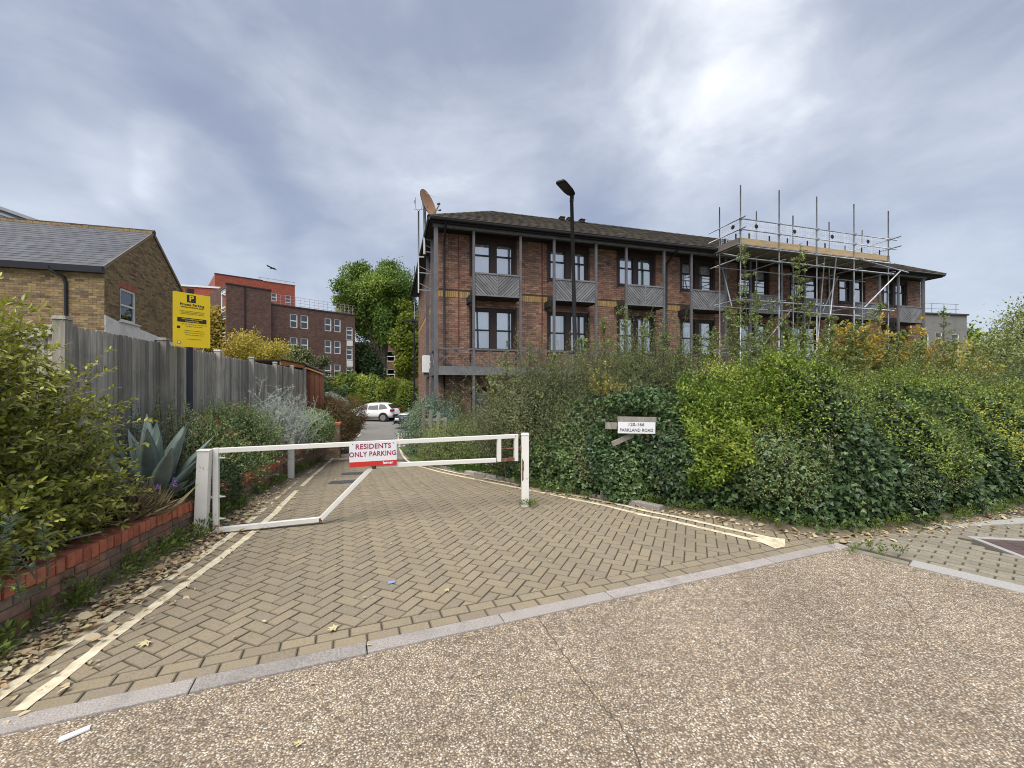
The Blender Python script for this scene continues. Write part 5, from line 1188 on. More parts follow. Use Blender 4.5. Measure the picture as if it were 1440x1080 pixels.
# gull gliding over the flats
gu = thing('bird', 'small dark bird gliding above the flats', 'bird', (-22.0, 38.5, 12.65)); mb = MB(); mb.tube([(-.25, 0, 0), (-.1, 0, .03), (.1, 0, .02), (.3, 0, 0)], [.01, .07, .06, .01], 8); mb.build('body', gutter_black, gu, smooth=True)
mb = MB(); mb.prism([(-.1, .05), (-.2, .5), (0, .9), (.06, .45), (.12, .05)], lambda x, y: (x, y, .03+y*.05), lambda x, y: (x, y, .042+y*.05)); mb.prism([(-.1, -.05), (-.2, -.5), (0, -.9), (.06, -.45), (.12, -.05)], lambda x, y: (x, y, .03-y*.05), lambda x, y: (x, y, .042-y*.05)); mb.build('wings', gutter_black, gu)
# scraps on the ground
sp_ = thing('paper_scrap', 'white paper scrap lying on the aggregate just below the kerb', 'litter', (-2.08, 1.995, .004), R(48)); mb = MB(); mb.prism([(-.055, -.018), (.05, -.016), (.056, .015), (-.05, .02)], lambda x, y: (x, y, 0), lambda x, y: (x, y, .004+.006*abs(x)*10)); mb.build('sheet', sign_white, sp_)
sp2 = thing('plastic_scrap', 'pale blue plastic scrap on the herringbone paving', 'litter', (-1.02, 3.55, .006), R(20)); mb = MB(); mb.prism([(-.03, -.02), (.03, -.015), (.035, .02), (-.025, .018)], lambda x, y: (x, y, 0), lambda x, y: (x, y, .006)); mb.build('sheet', M('blue_plastic', [(.25, .32, .55)], .4), sp2)
# ------------------------------------------------------------------ plants
def unit(a): return a/np.maximum(np.linalg.norm(a, axis=1, keepdims=True), 1e-9)
def rnd(n): return RNG.random(n)
def rdir(n): return unit(RNG.normal(size=(n, 3)))
LEAF = {'oval': [(0, 0, 0), (-.5, .35, .10), (-.42, .72, .10), (0, 1, 0), (.42, .72, .10), (.5, .35, .10)],
        'ivy': [(0, 0, 0), (-.55, .08, .06), (-.26, .52, .05), (0, 1, -.05), (.26, .52, .05), (.55, .08, .06)],
        'thin': [(0, 0, 0), (-.5, .4, .06), (0, 1, -.06), (.5, .4, .06)],
        'star': [(0, 0, 0), (-.6, .25, .04), (-.2, .45, .02), (0, 1, .06), (.2, .45, .02), (.6, .25, .04)]}
def leaves(name, P, D, Nn, Ln, Wd, tint, mat, parent, shape='oval'):
    """one mesh of leaf faces: P base points, D axes, Nn facing, Ln/Wd sizes, tint picks the hue"""
    n = len(P); T = np.array(LEAF[shape], float); k = len(T)
    y = unit(D); z = unit(Nn-y*np.sum(Nn*y, 1, keepdims=True)); x = np.cross(y, z)
    Ln = np.broadcast_to(Ln, n).reshape(n, 1, 1); Wd = np.broadcast_to(Wd, n).reshape(n, 1, 1)
    V = P[:, None, :]+x[:, None, :]*T[None, :, 0:1]*Wd+y[:, None, :]*T[None, :, 1:2]*Ln+z[:, None, :]*T[None, :, 2:3]*Ln
    V = V.reshape(-1, 3).astype(np.float32)
    q = np.array([[0, 3, 2, 1], [0, 5, 4, 3]]) if k == 6 else np.array([[0, 2, 1], [0, 3, 2]])
    F = (np.arange(n)[:, None, None]*k+q[None]).reshape(-1, q.shape[1]); nf = len(F)
    me = bpy.data.meshes.new(name); me.vertices.add(len(V)); me.vertices.foreach_set('co', V.ravel())
    me.loops.add(F.size); me.loops.foreach_set('vertex_index', F.ravel().astype(np.int32))
    me.polygons.add(nf); me.polygons.foreach_set('loop_start', (np.arange(nf)*q.shape[1]).astype(np.int32))
    me.update(calc_edges=True)
    at_ = me.attributes.new('tint', 'FLOAT', 'POINT'); at_.data.foreach_set('value', np.repeat(np.clip(tint, .003, .997), k).astype(np.float32))
    me.materials.append(mat); o = link(name, me, parent)
    if parent is not None: o['kind'] = 'stuff'
    return o
_ph = RNG.random((6, 3))*6.28; _fr = RNG.normal(size=(6, 3))
def lump(P, s):
    """smooth pseudo-noise in about -1..1"""
    v = np.zeros(len(P))
    for i in range(6): v += np.sin((P @ _fr[i])*s+_ph[i, 0])*np.cos((P @ _fr[(i+2) % 6])*s*.7+_ph[i, 1])
    return v/2.2
def cloud(blobs, n, shell=.55, rough=.22, ls=2.5):
    """points and outward normals in the outer part of a set of ellipsoids (cx,cy,cz,rx,ry,rz)"""
    B = np.array(blobs, float); w = (B[:, 3]*B[:, 4]*B[:, 5])**(2/3); pick = RNG.choice(len(B), n, p=w/w.sum())
    d = rdir(n); r = shell+(1-shell)*rnd(n)**.6; b = B[pick]
    P = b[:, :3]+d*b[:, 3:]*r[:, None]; nrm = unit(d/b[:, 3:]); P = P+nrm*(lump(P, ls)*rough*b[:, 3:].mean(1))[:, None]
    return P, nrm
def put_leaves(name, P, nrm, L_, W_, mat, parent, shape='oval', up=.35, spread=.8, droop=.0, tint=None, ts=1.2, tj=.25):
    n = len(P); D = unit(nrm*.5+rdir(n)*spread+np.array([0, 0, up-droop])); Nn = unit(nrm+rdir(n)*.55+np.array([0, 0, .5]))
    t = (.5+.32*lump(P, ts)+RNG.normal(size=n)*tj) if tint is None else tint
    return leaves(name, P, D, Nn, L_*(.65+.6*rnd(n)), W_*(.7+.5*rnd(n)), t, mat, parent, shape)
def shoots(base, tip, sag, nl, jit=.0):
    """quadratic shoots; returns leaf points, tangents and curve samples"""
    n = len(base); mid = (base+tip)/2+sag; t = np.sort(rnd((n*nl)).reshape(n, nl), 1)*.88+.12; t = t[..., None]
    B, Mi, Ti = base[:, None], mid[:, None], tip[:, None]
    P = (1-t)**2*B+2*t*(1-t)*Mi+t**2*Ti; Tn = 2*(1-t)*(Mi-B)+2*t*(Ti-Mi)
    ts = np.linspace(0, 1, 5)[None, :, None]; cur = (1-ts)**2*B+2*ts*(1-ts)*Mi+ts**2*Ti
    return P.reshape(-1, 3), unit(Tn.reshape(-1, 3)), cur
def twigs(name, cur, r0, mat, parent, step=1, sides=3):
    """tapered tubes along many sampled curves (n,m,3) as one mesh"""
    cur = cur[::step]; n, m, _ = cur.shape
    Tn = np.gradient(cur, axis=1); Tn = Tn/np.maximum(np.linalg.norm(Tn, axis=2, keepdims=True), 1e-9)
    a = np.cross(Tn, np.array([.31, .17, .93])); a /= np.maximum(np.linalg.norm(a, axis=2, keepdims=True), 1e-6); b = np.cross(Tn, a)
    rad = r0*np.linspace(1, .3, m)[None, :, None]; rr = np.broadcast_to(np.asarray(rad), (n, m, 1)) if np.ndim(r0) == 0 else r0[:, None, None]*np.linspace(1, .3, m)[None, :, None]
    V = np.stack([cur+(a*math.cos(2*math.pi*k/sides)+b*math.sin(2*math.pi*k/sides))*rr for k in range(sides)], 2).reshape(-1, 3)
    i = np.arange(n)[:, None, None]*m*sides+np.arange(m-1)[None, :, None]*sides; k = np.arange(sides)[None, None, :]; k2 = (k+1) % sides
    F = np.stack([i+k, i+k2, i+sides+k2, i+sides+k], -1).reshape(-1, 4)
    me = bpy.data.meshes.new(name); me.vertices.add(len(V)); me.vertices.foreach_set('co', V.astype(np.float32).ravel()); me.loops.add(F.size); me.loops.foreach_set('vertex_index', F.ravel().astype(np.int32))
    me.polygons.add(len(F)); me.polygons.foreach_set('loop_start', (np.arange(len(F))*4).astype(np.int32)); me.update(calc_edges=True); me.materials.append(mat); o = link(name, me, parent); o['kind'] = 'stuff'; return o
def shoot_leaves(name, P, Tn, L_, W_, mat, parent, shape='oval', ang=.9, tint=None, ts=1.5, tj=.22, up=.4):
    n = len(P); r = rdir(n); side_ = unit(r-Tn*np.sum(r*Tn, 1, keepdims=True)); D = unit(Tn*(1-.45*ang)+side_*ang); Nn = unit(Tn*.4+np.array([0, 0, up+.3])+rdir(n)*.5)
    t = (.5+.3*lump(P, ts)+RNG.normal(size=n)*tj) if tint is None else tint
    return leaves(name, P, D, Nn, L_*(.6+.7*rnd(n)), W_*(.7+.5*rnd(n)), t, mat, parent, shape)

lm_ivy = leaf_mat('ivy_leaf', [(0.0377, 0.0678, 0.0302), (0.0565, 0.106, 0.0396), (0.0866, 0.147, 0.0489), (0.122, 0.189, 0.0603), (0.189, 0.254, 0.0753)], .38, .14, .5)
lm_lime = leaf_mat('lime_leaf', [(0.085, 0.165, 0.022), (0.125, 0.215, 0.028), (0.18, 0.28, 0.036), (0.24, 0.335, 0.045), (0.36, 0.4, 0.06)], .5, .3)
lm_mid = leaf_mat('mid_green_leaf', [(0.0979, 0.153, 0.035), (0.16, 0.23, 0.0427), (0.245, 0.33, 0.0582), (0.355, 0.428, 0.0776), (0.49, 0.482, 0.0971)], .5, .28)
lm_olive = leaf_mat('cotoneaster_leaf', [(0.0911, 0.114, 0.0546), (0.136, 0.163, 0.0728), (0.194, 0.223, 0.0958), (0.274, 0.292, 0.132), (0.353, 0.346, 0.182)], .5, .22)
lm_oliveg = leaf_mat('cotoneaster_young_leaf', [(0.105, 0.158, 0.0591), (0.168, 0.233, 0.0759), (0.253, 0.305, 0.105), (0.358, 0.38, 0.136)], .5, .25)
lm_autumn = leaf_mat('autumn_leaf', [(0.34, 0.2, 0.045), (0.48, 0.33, 0.06), (0.56, 0.42, 0.085), (0.42, 0.38, 0.075), (0.24, 0.25, 0.06)], .55, .35)
lm_yellow = leaf_mat('yellow_leaf', [(0.36, 0.34, 0.06), (0.52, 0.44, 0.075), (0.62, 0.5, 0.11), (0.42, 0.42, 0.08), (0.55, 0.37, 0.06)], .55, .35)
lm_euon = leaf_mat('glossy_shrub_leaf', [(0.14, 0.18, 0.033), (0.235, 0.27, 0.0413), (0.364, 0.384, 0.0578), (0.516, 0.518, 0.0784), (0.703, 0.674, 0.134)], .38, .25, .5)
lm_salvia = leaf_mat('salvia_leaf', [(0.147, 0.229, 0.0943), (0.243, 0.337, 0.129), (0.351, 0.443, 0.175), (0.484, 0.551, 0.243)], .55, .25)
lm_red = leaf_mat('red_floret', [(0.42, 0.049, 0.056), (0.532, 0.098, 0.084), (0.364, 0.126, 0.084)], .6, .2)
lm_silver = leaf_mat('silver_leaf', [(0.275, 0.325, 0.263), (0.4, 0.45, 0.375), (0.525, 0.562, 0.5)], .7, .2)
lm_euph = leaf_mat('blue_green_leaf', [(0.0978, 0.172, 0.138), (0.149, 0.23, 0.178), (0.207, 0.287, 0.218), (0.287, 0.356, 0.196)], .55, .25)
lm_tree = leaf_mat('tree_leaf', [(0.0696, 0.132, 0.0278), (0.108, 0.186, 0.034), (0.154, 0.247, 0.0432), (0.216, 0.309, 0.0525), (0.309, 0.387, 0.0696)], .5, .3)
lm_tree2 = leaf_mat('yellow_green_tree_leaf', [(0.099, 0.154, 0.0165), (0.154, 0.209, 0.022), (0.22, 0.264, 0.033), (0.286, 0.308, 0.044)], .5, .35)
lm_rust = leaf_mat('rust_shrub_leaf', [(0.101, 0.121, 0.0405), (0.176, 0.135, 0.054), (0.27, 0.121, 0.0607), (0.135, 0.155, 0.0607)], .55, .25)
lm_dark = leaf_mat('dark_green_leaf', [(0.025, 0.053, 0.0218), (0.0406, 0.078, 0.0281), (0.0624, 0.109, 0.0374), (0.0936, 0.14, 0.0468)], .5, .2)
lm_weed = leaf_mat('weed_leaf', [(0.0931, 0.147, 0.0342), (0.147, 0.209, 0.0466), (0.217, 0.279, 0.0652)], .55, .3)
lm_fallen = leaf_mat('fallen_leaf', [(0.42, 0.29, 0.16), (0.5, 0.39, 0.24), (0.56, 0.47, 0.31), (0.33, 0.2, 0.11), (0.52, 0.47, 0.25), (0.62, 0.54, 0.39)], .75, .15)
lm_straw = leaf_mat('dry_straw', [(0.34, 0.27, 0.15), (0.42, 0.34, 0.2), (0.25, 0.2, 0.12)], .8, .2)
lm_grass = leaf_mat('grass_blade', [(0.05, 0.11, 0.015), (0.08, 0.16, 0.02), (0.12, 0.2, 0.03)], .6, .3)
lm_violet = leaf_mat('violet_petal', [(0.34, 0.2, 0.58), (0.45, 0.3, 0.66)], .6, .3)

# ---- the hedge on the corner: a thick bank along HEDGE
HX = np.array([p[0] for p in HEDGE]); HY = np.array([p[1] for p in HEDGE]); HS = np.concatenate([[0], np.cumsum(np.hypot(np.diff(HX), np.diff(HY)))])
def hedge_pts(n, s0, s1, b0, b1, depth=2.0, height=1.60, hvar=.12, inset=.0, rough=.14):
    """b: 0..1 up the front face, 1..2 across the top"""
    s = s0+(s1-s0)*rnd(n); b = b0+(b1-b0)*rnd(n); x = np.interp(s, HS, HX); y = np.interp(s, HS, HY)
    tx = np.interp(s+.15, HS, HX)-np.interp(s-.15, HS, HX); ty = np.interp(s+.15, HS, HY)-np.interp(s-.15, HS, HY); l = np.hypot(tx, ty); nx, ny = ty/l, -tx/l    # outward
    H = height+hvar*np.sin(s*1.7+.6)+.5*hvar*np.sin(s*4.1)
    f = np.clip(b, 0, 1); g = np.clip(b-1, 0, 1)
    out_ = .02+.10*np.sin(np.pi*np.minimum(f*1.4, 1))-.62*f**2.6-depth*g; z = H*(f**.92)+.10*g*H
    q = np.stack([x+nx*out_, y+ny*out_, np.interp(y, ZY, ZZ)*.6+z], 1)
    face = .10+.55*f**2+g*.35; nrm = unit(np.stack([nx*(1-face), ny*(1-face), .15+face*1.3], 1))
    q = q+nrm*(lump(q, 3.2)*rough+lump(q, 9)*rough*.35-inset*rnd(n))[:, None]
    q[:, 2] = np.maximum(q[:, 2], .02+np.interp(q[:, 1], ZY, ZZ)); return q, nrm, b, s
ivy = thing('ivy_hedge', 'dark ivy covered hedge bank wrapping the pavement corner', 'hedge')
P, nr, b, s = hedge_pts(76000, 0, HS[-1]-1.5, 0, 1.12, inset=.22)
put_leaves('foliage', P, nr, .058, .056, lm_ivy, ivy, 'ivy', up=-.35, spread=.75, tint=.30+.24*lump(P, 1.6)+.12*b+RNG.normal(size=len(P))*.17)
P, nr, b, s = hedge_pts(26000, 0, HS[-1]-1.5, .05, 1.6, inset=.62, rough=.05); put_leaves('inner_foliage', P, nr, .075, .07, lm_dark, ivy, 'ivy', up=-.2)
P, nr, b, s = hedge_pts(500, 0, HS[-1]-2, 0, .9, inset=.05); tipv = P+unit(np.stack([np.zeros(500), np.zeros(500), -np.ones(500)], 1)+nr*.5+rdir(500)*.3)*.3; Pl, Tl, cur = shoots(P, tipv, nr*.06, 9); shoot_leaves('trailing_foliage', Pl, Tl, .05, .048, lm_ivy, ivy, 'ivy', tint=.5+RNG.normal(size=len(Pl))*.22); twigs('stems', cur, .003, twig_m, ivy)
P, nr = cloud([(1.78, 6.22, .42, .62, .16, .50), (1.38, 6.42, .8, .22, .14, .42), (2.34, 6.02, .7, .12, .12, .3), (1.7, 6.38, 1.42, .5, .16, .16)], 9000, .5, .25, 5); P[:, 2] = np.maximum(P[:, 2], .02)
put_leaves('sign_foliage', P, nr, .056, .052, lm_ivy, ivy, 'ivy', up=-.3, tint=.34+.24*lump(P, 3)+RNG.normal(size=len(P))*.18)
def hs(x, y): return float(HS[np.argmin((HX-x)**2+(HY-y)**2)])

def hedge_part(name, label, cat, s0, s1, b0, b1, n, L_, W_, mat, mask=None, bump_=.12, shape='oval', droop=.3, nshoot=0, sh_len=.3, ts=1.8, leafn=12, **kw):
    t = thing(name, label, cat)
    P, nr, b, s = hedge_pts(n, s0, s1, b0, b1, inset=.14, **kw); P = P+nr*bump_
    if mask is not None: k = mask(P, b, s); P, nr, b = P[k], nr[k], b[k]
    put_leaves('foliage', P, nr, L_, W_, mat, t, shape, up=.25-droop, ts=ts)
    if nshoot:
        k = RNG.choice(len(P), nshoot); base = P[k]-nr[k]*.08; tip = base+unit(nr[k]*.7+rdir(nshoot)*.5+np.array([0, 0, .55]))*sh_len*(.5+.8*rnd(nshoot))[:, None]
        Pl, Tl, cur = shoots(base, tip, np.array([0, 0, .04])*np.ones((nshoot, 1)), leafn); shoot_leaves('shoot_foliage', Pl, Tl, L_, W_, mat, t, shape, ts=ts); twigs('stems', cur, .003, twig_m, t)
    return t
S_L = hs(2.56, 5.57)+.10
m_l = lambda P, b, s: (((np.abs(s-S_L+.10*np.sin(b*9)+.13*lump(P, 5)) < .30+.10*lump(P, 3.5)) & (b > .27+.22*np.abs(s-S_L)+.14*lump(P, 4))) | ((b > .88+.25*lump(P, 3.2)) & (s > S_L-.7+.3*lump(P, 3)) & (s < S_L+1.5+.5*lump(P, 2.6)))) & (rnd(len(s)) < .93)
hedge_part('lime_shrub', 'bright yellow green shrub cascading down the hedge right of the address board', 'shrub', S_L-1.2, S_L+2.4, .15, 2, 60000, .046, .023, lm_lime, m_l, .13, nshoot=1100, sh_len=.34)
m_m = lambda P, b, s: (b > .66+.34*lump(P, 2.1)-.10*np.clip(s-hs(3.66, 4.82), 0, 3))
hedge_part('privet_hedge', 'fresh light green privet growth along the top of the right-hand hedge', 'hedge', hs(3.12, 5.02)-.3, HS[-1]-1, .3, 2, 52000, .036, .018, lm_mid, m_m, .10, nshoot=1400, sh_len=.36, ts=1.4)
m_c = lambda P, b, s: (lump(P, 3.0) > .25)
hedge_part('cotoneaster_spray', 'grey green cotoneaster sprays mixed through the front of the dark ivy corner', 'shrub', hs(3.12, 5.02)-.3, HS[-1]-2, .15, 1.1, 26000, .030, .013, lm_oliveg, m_c, .10, nshoot=700, sh_len=.30, shape='thin')
m_c2 = lambda P, b, s: (lump(P, 2.4)+(b-.4) > .1)
hedge_part('cotoneaster_spray', 'small leaved grey green sprays over the dark hedge beside the barrier latch post', 'shrub', 0.2, hs(1.65, 6.35), .1, 2, 34000, .026, .012, lm_olive, m_c2, .10, nshoot=900, sh_len=.34, shape='thin')

def tall_shrub(name, label, blobs, n, L_, W_, mat, nshoot, sh, tw=twig_m, shape='thin', cat='shrub', up=.9, leafn=26, droop=.18, inner=None, matsh=None, stems=6, tint=None, side=.55, nside=5):
    """loose shrub: leafy body plus long arching shoots that carry side sprays"""
    t = thing(name, label, cat, (blobs[0][0], blobs[0][1], zg(blobs[0][1]))); off = np.array([blobs[0][0], blobs[0][1], zg(blobs[0][1])])
    P, nr = cloud(blobs, n, .35, .25, 2.8); put_leaves('foliage', P-off, nr, L_, W_, mat, t, shape, up=.4, ts=1.6)
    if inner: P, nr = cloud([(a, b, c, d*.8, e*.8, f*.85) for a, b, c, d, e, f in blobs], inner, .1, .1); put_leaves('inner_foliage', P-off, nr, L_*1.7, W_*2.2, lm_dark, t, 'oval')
    P, nr = cloud(blobs, nshoot, .45, .1); nr[:, 2] = np.abs(nr[:, 2]); d = unit(nr*side+rdir(nshoot)*.35+np.array([0, 0, up])); ln = sh*(.35+.75*rnd(nshoot)**1.3)
    base = P-off; tip = base+d*ln[:, None]; tip[:, :2] += nr[:, :2]*(ln*droop)[:, None]; sag = np.zeros_like(base); sag[:, 2] = ln*droop*.6
    Pl, Tl, cur = shoots(base, tip, sag, leafn); shoot_leaves('shoot_foliage', Pl, Tl, L_, W_, matsh or mat, t, shape, ts=1.6); twigs('stems', cur, .0045*max(.6, sh), tw, t)
    if nside:
        k = RNG.integers(0, len(Pl), nshoot*nside); b2 = Pl[k]; d2 = unit(Tl[k]*.6+rdir(len(k))*.75+np.array([0, 0, .15])); t2 = b2+d2*(sh*.20*(.4+rnd(len(k))))[:, None]
        P2, T2, c2 = shoots(b2, t2, np.zeros_like(b2), 9); shoot_leaves('spray_foliage', P2, T2, L_*.85, W_*.85, matsh or mat, t, shape, ts=1.6); twigs('sprays', c2, .0014, tw, t)
    if stems:
        st = np.zeros((stems, 5, 3))
        for q in range(stems): e = blobs[q % len(blobs)]; a = np.array([e[0], e[1], e[2]])-off+RNG.normal(size=3)*.1; o_ = np.array([a[0]*.7, a[1]*.7, 0.0]); st[q] = o_+(a-o_)*np.linspace(0, 1, 5)[:, None]
        twigs('trunk', st, .02, bark_m, t, sides=6)
    return t
tall_shrub('cotoneaster_shrub', 'large olive grey cotoneaster shrub behind the barrier latch post, left end of the hedge', [(.15, 8.2, 1.0, .75, .8, .95), (.95, 8.0, 1.15, .7, .8, .95), (.5, 8.6, 1.55, .7, .6, .6), (-.15, 8.6, .6, .6, .6, .8)], 36000, .032, .014, lm_olive, 420, 1.0, inner=9000, leafn=22)
tall_shrub('cotoneaster_shrub', 'tall loose olive shrub with upright sprays under the street lamp', [(1.75, 8.2, 1.2, .75, .7, .95), (2.3, 8.0, 1.55, .6, .6, .75)], 20000, .032, .014, lm_olive, 420, 1.0, inner=5000, leafn=28, matsh=lm_oliveg)
tall_shrub('cotoneaster_shrub', 'feathery olive shrub with thin upright shoots below the third boarded balcony', [(2.75, 8.6, 1.5, .55, .55, .8), (3.25, 8.3, 1.4, .6, .5, .7)], 12000, .032, .014, lm_oliveg, 300, 1.15, inner=3000, leafn=30)
tall_shrub('pyracantha_shrub', 'tall straggling shrub with long shoots rising in front of the left end of the scaffold', [(4.5, 8.0, 1.25, .75, .7, .6), (5.2, 8.2, 1.3, .8, .7, .65)], 18000, .040, .018, lm_oliveg, 160, 1.1, inner=5000, leafn=34, up=1.2, side=.5)
tall_shrub('pyracantha_shrub', 'straggling green shrub with tall shoots in front of the middle of the scaffold', [(6.1, 8.1, 1.3, .8, .7, .65), (6.9, 8.4, 1.35, .8, .7, .65)], 20000, .040, .018, lm_oliveg, 160, 1.0, inner=5000, leafn=34, up=1.1, side=.6)
tall_shrub('pyracantha_shrub', 'leaning green shrub with arching shoots at the right end of the scaffold', [(7.9, 8.2, 1.25, .8, .7, .65), (8.7, 8.6, 1.25, .9, .7, .65)], 20000, .040, .018, lm_oliveg, 150, 1.0, inner=5000, leafn=32, up=.8, side=.9)
tall_shrub('thorn_shrub', 'sparse dark stemmed shrub with bare topped branches beyond the right hedge', [(9.6, 8.5, 1.2, .9, .7, .6), (10.6, 8.8, 1.2, .9, .8, .65)], 18000, .040, .018, lm_oliveg, 90, 1.0, inner=5000, leafn=24, up=.9, side=.8)
tall_shrub('thorn_shrub', 'olive shrub with long bare leaning branches at the right edge of the view', [(11.6, 8.9, 1.3, .9, .8, .75), (12.6, 9.3, 1.45, 1.0, .8, .85)], 22000, .042, .018, lm_oliveg, 110, 1.2, inner=5000, leafn=26, up=.9, side=.7)
tall_shrub('sumac_shrub', 'autumn shrub with orange and yellow leaves in front of the scaffold', [(6.9, 8.6, 2.15, .5, .4, .40), (7.5, 8.8, 2.15, .45, .4, .40)], 1700, .10, .035, lm_autumn, 60, .8, shape='oval', leafn=16, nside=3, inner=None)
tall_shrub('sumac_shrub', 'small orange leaved shrub below the right end of the brick block', [(8.85, 9.2, 1.95, .38, .35, .36)], 600, .10, .035, lm_autumn, 45, .75, shape='oval', leafn=14, nside=2)
tall_shrub('sumac_shrub', 'yellow leaved shrub between the grey building and the right hedge', [(10.9, 10.2, 1.7, .5, .5, .35)], 600, .09, .035, lm_yellow, 60, .8, shape='oval', leafn=14, nside=2)
tall_shrub('yellow_sapling', 'pale yellow leaved sapling poking out of the hedge beyond the address board', [(1.75, 7.4, 1.62, .35, .3, .18)], 260, .045, .026, lm_yellow, 25, .35, shape='oval', leafn=10, nside=0)
def leaders(name, label, tops, mat, L_=.050, W_=.022, z0=1.1, nl=160, nsp=60, tw=twig_m, bare=0.0):
    """a group of tall whippy stems from one stool, with side sprays that shorten towards the tip; tops: (x, y, z, lean x)"""
    o = np.array([tops[0][0], tops[0][1], zg(tops[0][1])]); t = thing(name, label, 'shrub', tuple(o)); T = np.array([p[:3] for p in tops])-o; n = len(T)
    ln = np.array([p[3] for p in tops]); Bs = T.copy(); Bs[:, 2] = z0-o[2]; Bs[:, 0] -= ln; sag = np.zeros((n, 3)); sag[:, 0] = -ln*.25
    Pl, Tl, cur = shoots(Bs, T, sag, nl); k = rnd(len(Pl)) > bare; shoot_leaves('leader_foliage', Pl[k], Tl[k], L_, W_, mat, t, 'oval', ts=1.6); twigs('leaders', cur, .010, tw, t, sides=5)
    Pl, Tl, cur = shoots(Bs, T, sag, nsp); hgt = np.clip((Pl[:, 2]-Bs[0, 2])/np.maximum(np.repeat(T[:, 2]-Bs[:, 2], nsp), .1), 0, 1)
    d = unit(rdir(len(Pl))*np.array([1, 1, .4])+Tl*.45); tip = Pl+d*((.50-.40*hgt)*(.5+.7*rnd(len(Pl))))[:, None]; sg = np.zeros_like(tip); sg[:, 2] = .05
    P2, T2, c2 = shoots(Pl, tip, sg, 16); k = rnd(len(P2)) > bare; shoot_leaves('spray_foliage', P2[k], T2[k], L_, W_, mat, t, 'oval', ts=1.6); twigs('sprays', c2, .0026, tw, t); return t
leaders('pyracantha_shrub', 'two tall whippy green stems rising past the left end of the scaffold', [(4.42, 8.0, 4.35, -.1), (4.75, 8.1, 3.5, .15), (4.15, 8.0, 3.1, -.2), (5.0, 8.2, 2.9, .2)], lm_oliveg)
leaders('pyracantha_shrub', 'tall whippy green stems against the middle of the scaffold', [(5.5, 8.0, 4.4, .1), (5.75, 8.1, 3.3, .25), (6.1, 8.0, 3.0, .1), (5.25, 8.1, 3.0, -.1)], lm_oliveg)
leaders('pyracantha_shrub', 'arching green stems leaning right across the right end of the scaffold', [(7.15, 8.1, 3.25, .9), (6.6, 8.0, 2.8, .4), (7.6, 8.3, 2.7, .5), (8.1, 8.3, 2.6, .4)], lm_oliveg)
leaders('cotoneaster_shrub', 'thin upright grey green stems left of the third boarded balcony', [(1.75, 8.1, 2.95, -.1), (2.15, 8.1, 3.2, -.05), (2.6, 8.2, 2.95, .1), (1.35, 8.2, 2.6, -.1), (3.0, 8.2, 2.7, .1)], lm_oliveg, L_=.042, W_=.018)
leaders('cotoneaster_shrub', 'upright grey green stems in front of the fourth boarded balcony', [(3.6, 8.1, 2.65, 0), (3.95, 8.2, 2.8, .1), (3.3, 8.3, 2.4, -.1)], lm_oliveg, L_=.042, W_=.018)
leaders('cotoneaster_shrub', 'pale tipped grey green stems over the left end of the hedge', [(-.15, 8.4, 2.35, -.1), (.35, 8.4, 2.55, 0), (.85, 8.3, 2.3, .1), (-.45, 8.6, 1.9, -.2)], lm_oliveg, L_=.042, W_=.018)
leaders('thorn_shrub', 'dark bare topped stems sticking up beyond the right end of the brick block', [(8.75, 8.5, 3.3, .0), (9.1, 8.6, 2.6, .2), (9.6, 8.7, 2.6, .3)], lm_oliveg, bare=.45)
leaders('thorn_shrub', 'long bare dark branches leaning right near the edge of the view', [(10.75, 8.9, 3.25, .8), (10.2, 8.9, 2.75, .5), (11.3, 9.0, 3.0, .6)], lm_oliveg, bare=.6)
def dome(c, r, n, br, seed=1):
    """many small leafy masses arranged over a dome"""
    g = np.random.default_rng(seed); out = []
    for k in range(n):
        d = unit(g.normal(size=(1, 3)))[0]; q = g.uniform(.35, .86); p = np.array(c)+d*np.array(r)*q; s_ = br*g.uniform(.7, 1.25)
        if p[2] < c[2]: p[:2] = np.array(c[:2])+(p[:2]-np.array(c[:2]))*.85
        out.append((*p, s_, s_*.95, s_*g.uniform(.75, 1.0)))
    return out
# trees beyond the right end
def tree(name, label, base, trunk_h, crown, n, L_, W_, mat, r0=.25, lean=(0, 0), nb=14, shape='oval', inner=0, rough=.30, ls=.9, imat=None, jit=.16):
    t = thing(name, label, 'tree', base); B = np.array(crown, float); B[:, :3] -= np.array(base); top = B[:, :3].mean(0)
    mb = MB(); mid = Vector((lean[0]*.4, lean[1]*.4, trunk_h*.6)); fork = Vector((lean[0], lean[1], trunk_h)); mb.tube([(0, 0, -.1), (0, 0, .15), mid, fork, Vector(top)], [r0*1.4, r0, r0*.8, r0*.65, r0*.2], 10); mb.build('trunk', bark_m, t, smooth=True)
    br = np.zeros((nb, 5, 3)); 
    for q in range(nb):
        e = B[q % len(B)]; d_ = rdir(1)[0]; tip = e[:3]+d_*e[3:]*.75; s0 = np.array(fork)*(.75+.35*random.random()); u_ = np.linspace(0, 1, 5)[:, None]; br[q] = s0+(tip-s0)*u_; br[q, :, 2] += np.sin(u_[:, 0]*3.14)*.15*np.linalg.norm(tip-s0)
    twigs('limbs', br, np.full(nb, r0*.38), bark_m, t, sides=6)
    P, nr = cloud(B, n, .30, rough, ls); P = P+RNG.normal(size=P.shape)*B[:, 3].mean()*jit; put_leaves('crown', P, nr, L_, W_, mat, t, shape, up=.1, ts=.55, tj=.2)
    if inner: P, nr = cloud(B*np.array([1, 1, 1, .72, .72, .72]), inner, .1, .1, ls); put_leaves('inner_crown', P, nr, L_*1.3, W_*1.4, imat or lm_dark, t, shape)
    return t
bx_, by_ = -13.9, 45
